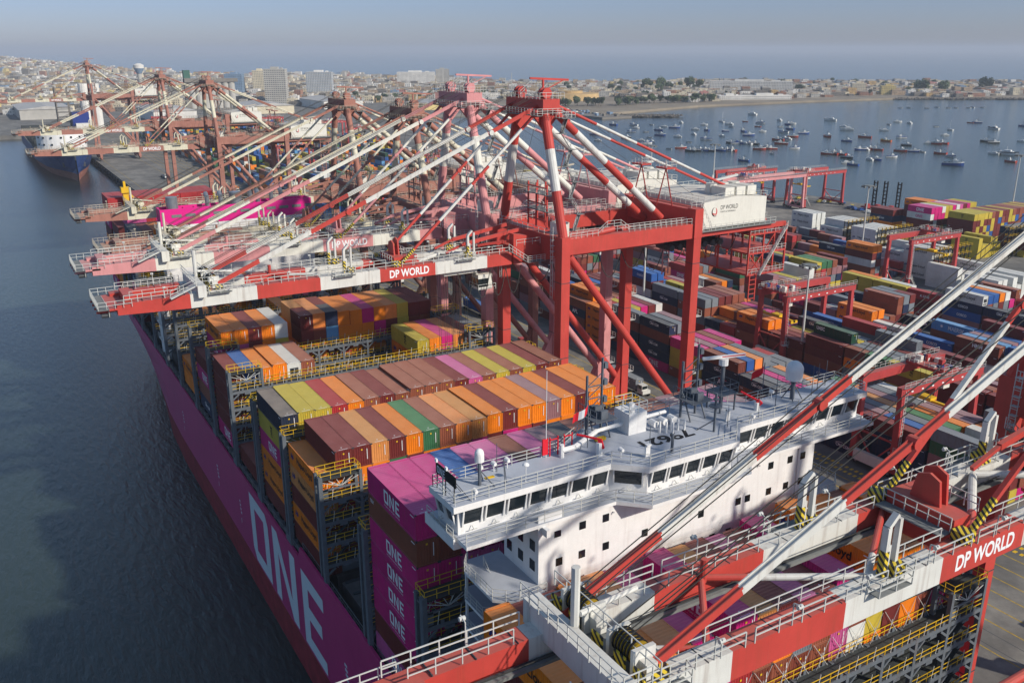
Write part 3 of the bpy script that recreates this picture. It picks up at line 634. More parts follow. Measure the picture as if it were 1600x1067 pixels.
    mb.box(-5.2, 5.4, -5.4, -4.2, 52.4, 54.2, 0); mb.rail([(-5.2, -5.6, 54.3), (5.4, -5.6, 54.3), (5.4, -3.6, 54.3)], m=1, sp=1.1); mb.rail([(-5.2, -3.0, 54.3), (5.4, -3.0, 54.3)], m=1, sp=1.3)
    mb.box(-2.9, 2.9, -3.6, -2.2, 53.0, 53.1, 3)
    for x in (-2.6, 2.2): mb.tube((x-0.9, -2.6, 54.3), (x+0.9, -2.6, 54.3), 0.72, n=16, m=2); [mb.tube((x-0.8+0.28*q, -2.6, 54.3), (x-0.68+0.28*q, -2.6, 54.3), 0.8, n=16, m=5) for q in range(6)]; mb.box(x-1.3, x-1.0, -3.4, -1.8, 53.1, 54.9, 0); mb.box(x+1.0, x+1.3, -3.4, -1.8, 53.1, 54.9, 0); mb.box(x+1.3, x+2.0, -3.0, -2.2, 53.3, 54.3, 0)
    for x in (-4.2, -2.2, 0.2, 2.4, 4.2): mb.box(x-0.5, x+0.5, -3.6, -3.45, 53.0, 54.2, 4)
    mb.tube((-1.2, -4.2, 53.6), (-1.2, -4.2, 58.2), 0.28, n=8, m=0); mb.tube((-1.0, -4.0, 55), (-2.6, 1.6, 54.0), 0.2, n=8, m=0)
    mb.beam((5.2, -5.6, 54.3), (5.6, -9.4, 52.9), 0.8, 0.12, 0); mb.rail([(5.8, -5.6, 54.3), (6.0, -9.4, 53.0)], m=1)
    part('outer_cross_beam', mb, [M['white'], M['rail'], mat('rope_drum', (150,120,20), 0.6) if 'rope_drum' not in bpy.data.materials else bpy.data.materials['rope_drum'], M['grate'], M['hazard'], M['black']])
    mb = MB(); mb.box(-2.9, 2.9, 27.0, 29.0, 51.2, 54.2, 0); mb.extr([(-1.5, 28.6, 54.2), (1.1, 28.6, 54.2), (0.8, 28.6, 56.6), (-0.1, 28.6, 57.0), (-1.1, 28.6, 56.6)], (0, 0.25, 0), 0); mb.extr([(-1.5, 27.8, 54.2), (1.1, 27.8, 54.2), (0.8, 27.8, 56.2), (-0.1, 27.8, 56.6), (-1.1, 27.8, 56.2)], (0, 0.25, 0), 0)
    mb.rail([(-2.9, 26.6, 53.4), (-1, 26.6, 53.4), (1, 26.6, 53.4), (2.9, 26.6, 53.4)], m=1, sp=1.1); mb.rail([(-2.9, 29.8, 54.2), (2.9, 29.8, 54.2)], m=1, sp=1.1); mb.box(-2.9, 2.9, 25.6, 26.8, 53.2, 53.3, 2)
    mb.tube((-0.5, 28.2, 55.8), (0.3, 28.2, 55.8), 0.22, n=8, m=3)
    part('inner_cross_beam', mb, [M['red'], M['rail'], M['grate'], M['yellow']])
    mb = MB(); nodes = [(-2.9, 7.6), (2.9, 17.6), (-2.9, 26.8)]
    for (a, b), (c, d) in zip(nodes, nodes[1:]): mb.bands((a, b, 52.6), (c, d, 52.6), [0.28], [0, 1] if a < 0 else [1, 0], 0.25, tube=True)
    mb.bands((-2.9, 7.6, 52.6), (2.9, 2.8, 52.6), [0.5], [0, 0], 0.24, tube=True); mb.bands((-0.6, -3.8, 52.6), (2.9, 2.2, 52.6), [0.8], [1, 0], 0.24, tube=True); mb.tube((-2.7, 7.6, 52.4), (-2.7, 7.6, 54.2), 0.26, n=10, m=0)
    mb.bands((2.9, 29.4, 52.6), (-2.9, 38.5, 52.6), [0.3], [0, 1], 0.34, tube=True); mb.bands((-2.9, 38.5, 52.6), (2.9, 47.5, 52.6), [0.6], [1, 0], 0.34, tube=True)
    part('boom_lacing', mb, [M['red'], M['white']])
    # masts and apex
    for sx in (1, -1):
        mb = MB(); mb.bands((sx*HX, 56, 55.0), (sx*4.2, 55.6, 77.0), [0.36, 0.68], [0, 1, 0], 0.86, tube=True, n=14); part('mast', mb, RW)
    mb = MB(); mb.box(-6.2, 6.2, 54.2, 57.6, 76.6, 78.4, 0); mb.box(-5.4, -3.2, 53.2, 58.4, 76.2, 76.6, 0); mb.box(3.2, 5.4, 53.2, 58.4, 76.2, 76.6, 0)
    mb.rail([(-6.4, 53.4, 78.4), (6.4, 53.4, 78.4), (6.4, 58.4, 78.4), (-6.4, 58.4, 78.4), (-6.4, 53.4, 78.4)], m=1, sp=1.2)
    mb.rail([(3.0, 57.6, 75.2), (7.2, 57.6, 75.2), (7.2, 60.2, 75.2), (3.0, 60.2, 75.2)], m=1, sp=1.0); mb.box(3.0, 7.2, 57.6, 60.2, 75.1, 75.2, 2)
    for x in (-4.6, -3.6, 3.6, 4.6): mb.tube((x-0.25, 55.9, 79.3), (x+0.25, 55.9, 79.3), 0.95, n=14, m=3); mb.box(x-0.35, x-0.27, 55.3, 56.5, 78.4, 79.7, 0)
    mb.beam((3.0, 56.2, 78.4), (3.0, 56.2, 81.8), 0.3, 0.3, 0); mb.beam((3.0, 53.5, 81.8), (3.0, 61.5, 81.4), 0.28, 0.35, 0); mb.beam((3.0, 56.2, 79.6), (3.0, 60.5, 81.4), 0.14, 0.14, 0)
    mb.tube((-5.6, 55, 78.4), (-5.6, 55, 82.5), 0.05, n=5, m=1); mb.rail([(-7.2, 52.4, 75.8), (7.2, 52.4, 75.8), (7.2, 57.6, 75.8)], m=1, sp=1.0, mids=2); mb.box(-7.2, 7.2, 52.4, 53.4, 75.7, 75.8, 2); mb.rail([(-2.6, 55, 78.4), (-2.6, 57.4, 80.2), (2.4, 57.4, 80.2), (2.4, 55, 78.4)], m=1, sp=1.0)
    mb.extr([(-4.4, 52.6, 76.6), (-4.4, 56.0, 72.6), (-4.4, 59.6, 76.6)], (0.6,0,0), 0); mb.extr([(3.8, 52.6, 76.6), (3.8, 56.0, 72.6), (3.8, 59.6, 76.6)], (0.6,0,0), 0)
    part('apex_head', mb, [M['red'], M['rail'], M['grate'], M['steel'] if False else M['red']])
    mb = MB()     # stair tower beside the landside face of the near mast
    prev = (HX-0.3, 58.4, 56.0)
    for k in range(7):
        t = (k+1)/7; x = HX*(1-t)+5.2*t; c = (x-0.3, 58.4+(1.6 if k % 2 == 0 else 0), 56+19.2*t); mb.beam(prev, c, 0.7, 0.12, 1); mb.rail([prev, c], t=0.05, sp=1.1); mb.box(c[0]-0.8, c[0]+0.8, c[1]-0.7, c[1]+0.7, c[2], c[2]+0.08, 1); prev = c
    part('mast_stairs', mb, [M['rail'], M['grate']])
    # stays
    for sx in (1, -1):
        x = sx*3.65
        mb = MB(); P = Vector((x, -3.4, 52.4)); Q = Vector((sx*4.3, 55.0, 77.4))
        mb.bands(P, Q, [0.133, 0.277, 0.437, 0.66, 0.82], [0,1,0,1,1,0], 0.4, 0.5)
        for u in (0.385, 0.83): c = P.lerp(Q, u); mb.tube(c-Vector((0.38,0,0)), c+Vector((0.38,0,0)), 0.45, n=12, m=0 if u < .5 else 1)
        for s2 in (-0.19, 0.19): 
            mb.bands(P+Vector((s2,0,0.29)), Q+Vector((s2,0,0.29)), [0.133, 0.277, 0.437, 0.66, 0.82], [0,1,0,1,1,0], 0.08, 0.14)
        part('outer_forestay', mb, RW)
        mb = MB(); P = Vector((x, 27.9, 52.5)); Q = Vector((sx*4.1, 55.0, 76.8)); mb.bands(P, Q, [0.09, 0.27, 0.50, 0.62, 0.86], [2,0,1,0,1,0], 0.38, 0.42)
        c = P.lerp(Q, 0.56); mb.tube(c-Vector((0.3,0,0)), c+Vector((0.3,0,0)), 0.4, n=10, m=0); part('inner_forestay', mb, [M['red'], M['white'], M['hazard']])
        mb = MB(); mb.bands((sx*4.2, 57.8, 76.2), (sx*3.6, 85.2, 53.8), [0.17, 0.42, 0.65, 0.86], [0,1,0,1,0], 0.68, tube=True, n=14); part('backstay', mb, RW)
        mb = MB(); mb.bands((sx*4.4, 58.2, 77.2), (sx*3.6, 101.5, 59.6), [0.2, 0.42, 0.62, 0.8], [0,1,0,1,0], 0.27, tube=True, n=10); part('rear_stay', mb, RW)
        mb = MB(); c = Vector((sx*3.75, 84.2, 66.6)); mb.box(c.x-1.6, c.x+1.6, c.y-1.2, c.y+1.2, 64.6, 64.9, 0); mb.rail([(c.x-1.6, c.y-1.2, 64.9), (c.x+1.6, c.y-1.2, 64.9), (c.x+1.6, c.y+1.2, 64.9), (c.x-1.6, c.y+1.2, 64.9)], m=1, sp=1.0)
        for d in (-1.3, 1.3): mb.beam((c.x, c.y, 64.6), (c.x+d, c.y+d*0.7, 57.4), 0.2, 0.2, 0)
        mb.beam(c+Vector((0,0,-1.8)), c+Vector((0,0,-0.6)), 0.16, 0.16, 1); part('stay_support', mb, [M['red'], M['rail']])
    # ropes
    mb = MB()
    for i, x in enumerate((-2.7, -2.2, -1.6, 1.4, 2.0, 2.6)): mb.beam((x, -3.0, 54.6), (x*1.2+(1.4 if x > 0 else -1.4), 55.4, 79.6), 0.055, 0.055); 
    for x in (-1.9, 1.7): mb.beam((x, -2.6, 54.0), (x*1.5, 55.2, 78.2), 0.055, 0.055)
    for x in (-3.3, 3.3): mb.beam((x, 48, 53.3), (x*1.2, 55.5, 78.8), 0.05, 0.05); mb.beam((x, 57.5, 79.0), (x, 92, 58.8), 0.05, 0.05)
    for x in (-1.5, 1.5): mb.beam((x, -15.5, 51.6), (x, 49, 51.9), 0.05, 0.05)
    part('hoist_ropes', mb, [M['rope']])
    # machinery house
    mb = MB(); mb.extr([(-9.2, 89.6, 53.0), (-9.2, 106.4, 53.0), (-9.2, 106.4, 58.2), (-9.2, 98, 58.9), (-9.2, 89.6, 58.2)], (18.4, 0, 0), 0)
    mb.box(-9.4, 9.4, 89.3, 89.55, 52.7, 58.0, 0); hs = part('machinery_house', mb, [M['house_white']])
    mb = MB()
    for x in (-6.5, -1.0, 3.6, 7.2): mb.box(x-0.55, x+0.55, 89.2, 89.28, 55.6, 56.7)
    mk('windows', mb.mesh('windows', CO), [M['glass']], hs)
    mb = MB(); mb.rail([(-9.2, 89.6, 58.2), (9.2, 89.6, 58.2), (9.2, 98, 58.9), (9.2, 106.4, 58.2), (-9.2, 106.4, 58.2), (-9.2, 89.6, 58.2)], sp=1.6)
    for y in (97.5, 100.5, 103.5): mb.tube((2.5, y, 58.6), (2.5, y, 60.6), 1.2, n=10, m=1); mb.box(3.8, 7.8, y-1.2, y+1.2, 58.6, 60.4, 1)
    mb.beam((1, 99, 60.8), (1, 106, 61.6), 0.4, 0.4, 0); mb.beam((1, 99, 58.9), (1, 99, 62.0), 0.3, 0.3, 0)
    mk('roof_gear', mb.mesh('roof_gear', CO), [M['rail'], M['house_white']], hs)
    mb = MB(); bb = 9.215
    put_text(mb, 'DP WORLD', (bb, 94.0, 56.5), (0,1,0), (0,0,1), 4.6, 0.85, 0, 0.0); put_text(mb, 'PORTS & TERMINALS', (bb, 94.0, 55.9), (0,1,0), (0,0,1), 4.0, 0.32, 0, 0.0)
    n = 10
    for (r0, a0, a1, mm, yo) in ((0.95, 100, 300, 0, 92.6), (0.95, -70, 60, 1, 92.2), (0.6, 180, 330, 1, 92.4)):
        for k in range(n):
            t0 = R(a0+(a1-a0)*k/n); t1 = R(a0+(a1-a0)*(k+1)/n); w0 = 0.25*math.sin(math.pi*k/n)+0.02; w1 = 0.25*math.sin(math.pi*(k+1)/n)+0.02
            mb.add([(bb, yo+r0*math.cos(t0), 56.2+r0*math.sin(t0)), (bb, yo+(r0-w0)*math.cos(t0), 56.2+(r0-w0)*math.sin(t0)), (bb, yo+(r0-w1)*math.cos(t1), 56.2+(r0-w1)*math.sin(t1)), (bb, yo+r0*math.cos(t1), 56.2+r0*math.sin(t1))], [(0,1,2,3)], mm)
    mk('house_lettering', mb.mesh('house_lettering', CO), [M['letter_k'], M['letter_r']], hs)
    mb = MB(); mb.box(-10.2, 10.2, 87.5, 108.5, 52.62, 52.8, 1); mb.box(8.6, 9.4, 87.5, 112.5, 51.6, 52.6, 0); mb.box(-9.4, -8.6, 87.5, 112.5, 51.6, 52.6, 0)
    mb.rail([(10.2, 87.5, 52.8), (10.2, 108.5, 52.8), (-10.2, 108.5, 52.8)], m=2, sp=1.5); mb.rail([(-10, 88.2, 57.7), (10, 88.2, 57.7)], m=2, sp=1.5); mb.rail([(10.2, 85.5, 57.7), (10.2, 88.0, 57.7), (10.2, 91, 52.9)], m=2, sp=1.0)
    mb.box(-9, 9, 86.8, 88.6, 52.6, 57.4, 0)
    part('house_platform', mb, [M['red'], M['grate'], M['rail']])
    # rear hanging platforms and stairs
    mb = MB()
    for z in (50.3, 46.3, 41.8): 
        mb.box(-8, 9.0, 103, 113.5, z, z+0.3, 0 if z < 50 else 0); mb.rail([(9.0, 103, z+0.3), (9.0, 113.5, z+0.3), (-8, 113.5, z+0.3)], m=1, sp=1.2)
    for x in (-8, 0, 8.8):
        for y in (103, 107, 110, 113.4): mb.beam((x, y, 41.8), (x, y, 52.0), 0.32, 0.32, 0)
    mb.beam((8.9, 103, 42), (8.9, 107, 46.3), 0.2, 0.2, 0); mb.beam((8.9, 107, 42), (8.9, 103, 46.3), 0.2, 0.2, 0); mb.beam((8.9, 107, 46.5), (8.9, 110, 50.3), 0.2, 0.2, 0); mb.beam((9.6, 105.5, 41.9), (9.6, 112.5, 51.6), 0.8, 0.16, 1); mb.rail([(10.0, 105.5, 41.9), (10.0, 112.5, 51.6)], m=1)
    for y in (103.4, 105.2): mb.beam((9.2, y, 36.5), (9.2, y, 42), 0.22, 0.22, 0)
    for z in (37, 38, 39, 40, 41): mb.beam((9.2, 103.4, z), (9.2, 105.2, z), 0.14, 0.14, 0)
    for k in range(7): mb.tube((-2, 88+k*2.2, 48.2), (2.5, 88+k*2.2, 48.2), 0.7, n=8, m=2)
    part('rear_stair_platform', mb, [M['red'], M['rail'], M['steel']])
    # clutter round the hinge: stairs, pull rods and small platforms
    mb = MB()
    for s_ in (-1, 1):
        x = s_*5.4; mb.beam((x, 47.6, 53.0), (x, 51.4, 50.4), 0.9, 0.1, 1); mb.rail([(x+0.45*s_, 47.6, 53.0), (x+0.45*s_, 51.4, 50.4)], m=0, sp=0.9); mb.box(x-0.7, x+0.7, 51.4, 55.0, 50.3, 50.4, 1); mb.rail([(x+0.7*s_, 51.4, 50.4), (x+0.7*s_, 55.0, 50.4)], m=0, sp=1.0, mids=2)
        for k in range(6): z = 50.6+k*1.0; mb.beam((s_*9.0, 54.9, z), (s_*9.0, 54.3, z), 0.7, 0.06, 0)
        for d in (-0.35, 0.35): mb.beam((s_*9.0+d, 54.5, 44.0), (s_*9.0+d, 54.5, 57.0), 0.07, 0.07, 0)
        for k in range(13): mb.beam((s_*9.0-0.35, 54.5, 44.3+k), (s_*9.0+0.35, 54.5, 44.3+k), 0.06, 0.06, 0)
    part('hinge_stairs', mb, [M['rail'], M['grate']])
    for s_ in (-1, 1):
        mb = MB(); mb.beam((s_*2.2, 40.5, 54.2), (s_*2.6, 52.0, 55.8), 0.45, 0.6, 0); mb.beam((s_*2.2, 40.5, 54.2), (s_*2.2, 37.0, 53.0), 0.35, 0.35, 0); mb.beam((s_*1.0, 44, 53.4), (s_*3.2, 49.4, 54.0), 0.4, 0.4, 0); part('hinge_strut', mb, [M['red']])
    mb = MB(); mb.box(-2.9, 2.9, 47.2, 48.6, 50.6, 52.8, 0); mb.box(-2.6, 2.6, 51.0, 52.4, 51.4, 52.4, 0)
    for k in range(5): mb.tube((-2.4+k*1.1, 46.4, 53.0), (-2.4+k*1.1, 46.9, 53.0), 0.4, n=8, m=1)
    part('hinge_cross_beam', mb, [M['red'], M['steel']])
    # festoon cables looping below the girders
    mb = MB()
    for k in range(7): y = 52+k*5.3; mb.catenary((4.9, y, 49.8), (4.9, y+5.3, 49.8), 3.6+(k%2)*1.2, 0.13)
    for k in range(3): y = 88+k*5.0; mb.catenary((4.9, y, 49.8), (4.9, y+5.0, 49.8), 3.4, 0.13)
    for k in range(4): y = 38+k*3.2; mb.catenary((4.7, y, 49.8), (4.7, y+3.2, 49.8), 5.0, 0.1)
    part('festoon_cables', mb, [M['rope']])
    # trolley and operator cabin
    if trolley: add_trolley(T)
    # electrical cabins and lattice between the near mast and the far one
    mb = MB()
    for x in (-4.2, -1.4, 2.2):
        for y in (57.8, 59.8): mb.beam((x, y, 55), (x, y, 63.2), 0.26, 0.26, 0)
    for z in (58.2, 61.2): mb.box(-5.2, 3.4, 57.4, 60.2, z, z+0.14, 2); mb.rail([(-5.2, 57.4, z+0.14), (3.4, 57.4, z+0.14), (3.4, 60.2, z+0.14)], m=1, sp=1.1)
    for z in (56.5, 59.5, 62.5): mb.beam((-4.2, 57.8, z), (2.2, 57.8, z), 0.2, 0.2, 0)
    part('service_frame', mb, [M['red'], M['rail'], M['grate']])
    mb = MB(); mb.box(4.6, 7.2, 57.0, 59.4, 54.2, 57.0, 0); mb.rail([(4.4, 56.9, 57), (7.4, 56.9, 57)], m=1, sp=1, h=0.8); part('electric_cabin', mb, [M['house_white'], M['rail']])
    # cable reel on the waterside sill
    mb = MB(); mb.tube((0-0.35, 58.9, 10.6), (0.35, 58.9, 10.6), 2.3, n=20, m=0); 
    for k in range(10): a = k*math.pi/5; mb.beam((0.4, 58.9, 10.6), (0.4, 58.9+2.2*math.cos(a), 10.6+2.2*math.sin(a)), 0.12, 0.1, 1)
    mb.box(-0.6, 0.6, 57.0, 60.5, 7.8, 8.4, 2); part('cable_reel', mb, [M['yellow'], M['steel'], M['red']])
    return T
def add_trolley(T, ZS=28.0):
    mb = MB(); mb.box(-3.4, 3.4, 36.0, 42.5, 49.2, 50.2, 0); mb.box(-2.4, 2.4, 37, 41.6, 50.2, 51.4, 0); tr = mk('trolley', mb.mesh('trolley', CO), [M['house_white']], T)
    mb = MB(); mb.box(1.2, 3.6, 42.6, 45.4, 45.9, 48.6, 0); mb.box(1.15, 3.65, 42.55, 44.6, 46.4, 47.9, 1); mb.beam((2.4, 43, 48.6), (2.4, 42, 50), 0.3, 0.3, 0); mb.rail([(0.8, 42.3, 45.9), (4.2, 42.3, 45.9), (4.2, 45.8, 45.9)], m=2)
    mk('operator_cabin', mb.mesh('operator_cabin', CO), [M['house_white'], M['glass'], M['rail']], tr)
    mb = MB()
    for x in (-2.1, -1.3, 1.3, 2.1):
        for y in (37.4, 38.6, 40.0, 41.2): mb.beam((x, y, 49.2), (x*0.9, y, ZS+1.2), 0.045, 0.045)
    mk('fall_ropes', mb.mesh('fall_ropes', CO), [M['rope']], tr)
    mb = MB(); mb.box(-6.0, 6.0, 38.9, 39.7, ZS, ZS+.6, 0); mb.box(-2.4, 2.4, 37.2, 41.4, ZS+.6, ZS+1.2, 0)
    for sx in (-1, 1): mb.box(sx*6.0-0.25, sx*6.0+0.25, 38.1, 40.5, ZS-.3, ZS+.6, 0)
    mk('spreader', mb.mesh('spreader', CO), [M['yellow']], tr)

C1 = crane(-38.8, 'bright red and white crane in the middle, its boom lettered, farthest right apex', trolley=False)
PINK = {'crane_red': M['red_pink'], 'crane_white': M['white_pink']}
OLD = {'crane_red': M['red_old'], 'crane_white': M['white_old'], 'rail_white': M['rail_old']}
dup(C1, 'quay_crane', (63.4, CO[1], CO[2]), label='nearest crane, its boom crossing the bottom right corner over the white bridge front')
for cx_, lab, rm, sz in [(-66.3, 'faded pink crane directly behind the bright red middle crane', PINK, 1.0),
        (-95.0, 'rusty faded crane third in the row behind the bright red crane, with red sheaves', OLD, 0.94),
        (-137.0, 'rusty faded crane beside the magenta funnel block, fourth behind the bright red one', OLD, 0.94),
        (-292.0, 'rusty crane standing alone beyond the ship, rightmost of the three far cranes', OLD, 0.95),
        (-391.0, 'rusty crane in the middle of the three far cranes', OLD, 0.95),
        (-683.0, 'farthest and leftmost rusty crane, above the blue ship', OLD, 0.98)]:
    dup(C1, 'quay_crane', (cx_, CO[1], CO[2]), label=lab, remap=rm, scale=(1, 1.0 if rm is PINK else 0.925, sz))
add_trolley(C1)
# ================================================================ CONTAINERS
PAL = {'orange': (224,120,18), 'tan': (204,132,72), 'peach': (222,128,60), 'brown': (134,74,54), 'maroon': (104,38,36), 'redbrown': (118,58,44), 'red': (160,44,46), 'magenta': (188,24,108),
       'pink': (190,84,136), 'mauve': (142,100,104), 'blue': (36,80,144), 'navy': (30,42,70), 'lightblue': (92,146,190), 'yellow': (182,160,56), 'green': (52,98,66), 'darkgreen': (24,62,44),
       'white': (206,206,200), 'grey': (112,118,124), 'dusty navy': (36,44,62)}
dustc = {'navy': (128,126,118), 'dusty navy': (158,148,134), 'orange': (222,150,96), 'peach': (224,166,120), 'tan': (206,160,112), 'magenta': (206,110,150), 'pink': (206,136,166), 'maroon': (150,96,90), 'brown': (176,128,110), 'redbrown': (166,122,102),
         'red': (176,96,92), 'mauve': (170,146,146), 'blue': (98,128,176), 'yellow': (194,180,96), 'green': (112,152,112), 'darkgreen': (112,130,112), 'white': (210,206,196), 'grey': (140,142,142), 'lightblue': (136,166,196)}
CM = {k: mat('paint_'+k.replace(' ','_'), v, 0.55, var=0.16, scale=0.5, streak=0.28, dust=0.62, dustc=dustc[k], objvar=0.10) for k, v in PAL.items()}
CB = {k: mat('far_paint_'+k.replace(' ','_'), v, 0.6, var=0.22, scale=0.15, streak=0.1, dust=0.6, dustc=dustc[k], corr=3.4) for k, v in PAL.items()}
def container_mesh(L, H, Wd=2.42, reefer=False, doors=False):
    mb = MB(); hx = L/2; hy = Wd/2; t = 0.12
    for sx in (-1, 1):
        for sy in (-1, 1): mb.box(sx*hx-(t if sx > 0 else 0), sx*hx+(t if sx < 0 else 0), sy*hy-(t if sy > 0 else 0), sy*hy+(t if sy < 0 else 0), 0.02, H-0.02, 0)
    for sy in (-1, 1):
        y = sy*hy; a = y-(0.08 if sy > 0 else 0); b = y+(0.08 if sy < 0 else 0)
        mb.box(-hx+t, hx-t, a, b, 0.02, 0.2, 0); mb.box(-hx+t, hx-t, a, b, H-0.12, H-0.02, 0)
    for sx in (-1, 1):
        x = sx*hx; a = x-(0.1 if sx > 0 else 0); b = x+(0.1 if sx < 0 else 0)
        mb.box(a, b, -hy+t, hy-t, 0.02, 0.18, 0); mb.box(a, b, -hy+t, hy-t, H-0.14, H-0.02, 0)
    d = 0.045 if not reefer else 0.008; pitch_ = 0.28
    def corr(p0, ux, ln, z0, z1, nrm):      # trapezoid corrugation between two corners
        n = int(ln/pitch_); pt = ln/n; pts = []
        for i in range(n):
            for f_, o in ((0, 0), (0.25, 0), (0.5, -d), (0.75, -d)): pts.append((i+f_, o))
        pts.append((n, 0)); vs = []
        for u, o in pts: q = Vector(p0)+Vector(ux)*(u*pt)+Vector(nrm)*o; vs += [(q.x, q.y, z0), (q.x, q.y, z1)]
        mb.add(vs, [(2*i, 2*i+2, 2*i+3, 2*i+1) for i in range(len(pts)-1)], 0)
    e = 0.02
    corr((-hx+t, -hy+e, 0), (1,0,0), L-2*t, 0.2, H-0.12, (0,-1,0)); corr((hx-t, hy-e, 0), (-1,0,0), L-2*t, 0.2, H-0.12, (0,1,0))
    if not reefer and not doors: corr((hx-e, -hy+t, 0), (0,1,0), Wd-2*t, 0.18, H-0.14, (1,0,0))
    elif doors:
        mb.box(hx-0.06, hx-0.02, -hy+t, hy-t, 0.18, H-0.14, 0)
        for y in (-0.9, -0.35, 0.35, 0.9): mb.tube((hx+0.0, y, 0.2), (hx+0.0, y, H-0.16), 0.025, n=5, m=4)
        mb.box(hx-0.03, hx-0.005, -0.02, 0.02, 0.18, H-0.14, 1)
    else:
        mb.box(hx-0.10, hx-0.05, -hy+t, hy-t, 0.18, H-0.14, 0); mb.box(hx-0.05, hx-0.03, -0.75, 0.75, 0.9, 1.95, 1); mb.tube((hx-0.04, -0.32, 1.5), (hx-0.01, -0.32, 1.5), 0.32, n=12, m=4); mb.box(hx-0.04, hx-0.0, 0.25, 0.7, 1.1, 1.5, 4); mb.box(hx-0.05, hx-0.02, -0.8, 0.8, 0.25, 0.6, 4)
    corr((-hx+e, hy-t, 0), (0,-1,0), Wd-2*t, 0.18, H-0.14, (-1,0,0))
    n = int((L-2*t)/0.4); pt = (L-2*t)/n; vs = []
    for i in range(n+1):
        for f_, o in ((0, 0), (0.5, -0.025)):
            x = -hx+t+(i+f_)*pt
            if x <= hx-t+1e-4: vs += [(x, -hy+0.04, H-0.03+o), (x, hy-0.04, H-0.03+o)]
    k = len(vs)//2; mb.add(vs, [(2*i, 2*i+2, 2*i+3, 2*i+1) for i in range(k-1)], 0)
    for sx in (-1, 1): x0, x1 = sorted((sx*hx, sx*(hx-0.32))); mb.box(x0, x1, -hy+0.04, hy-0.04, H-0.06, H-0.012, 0)
    for sx in (-1, 1):       # corner castings
        for sy in (-1, 1):
            for z in (0, H-0.12): x0, x1 = sorted((sx*(hx+0.004), sx*(hx-0.17))); y0, y1 = sorted((sy*(hy+0.004), sy*(hy-0.16))); mb.box(x0, x1, y0, y1, z, z+0.12, 1)
    if not reefer and not doors:
        mb.box(hx-0.0, hx+0.012, -0.18, 0.02, H-0.62, H-0.42, 2); mb.box(hx, hx+0.012, hy-0.62, hy-0.54, 0.9, H-0.5, 3)
    mb.box(hx-0.3, hx-0.24, -0.6, 0.6, H-0.012, H-0.004, 3); mb.box(hx-1.0, hx-0.85, -0.1, 0.05, H-0.03, H-0.02, 3)
    mb.box(hx-1.2, hx-0.4, -hy-0.004, -hy+0.02, H-0.45, H-0.36, 3)
    me = mb.mesh('container_shell_%d_%d' % (L*10, H*10))
    return me
CONT = {(12.19, 2.9): container_mesh(12.19, 2.87), (12.19, 2.6): container_mesh(12.19, 2.57), (6.06, 2.9): container_mesh(6.06, 2.87), (6.06, 2.6): container_mesh(6.06, 2.57),
        'reefer': container_mesh(12.19, 2.87, reefer=True), 'doors': container_mesh(12.19, 2.6, doors=True), 'doors20': container_mesh(6.06, 2.6, doors=True)}
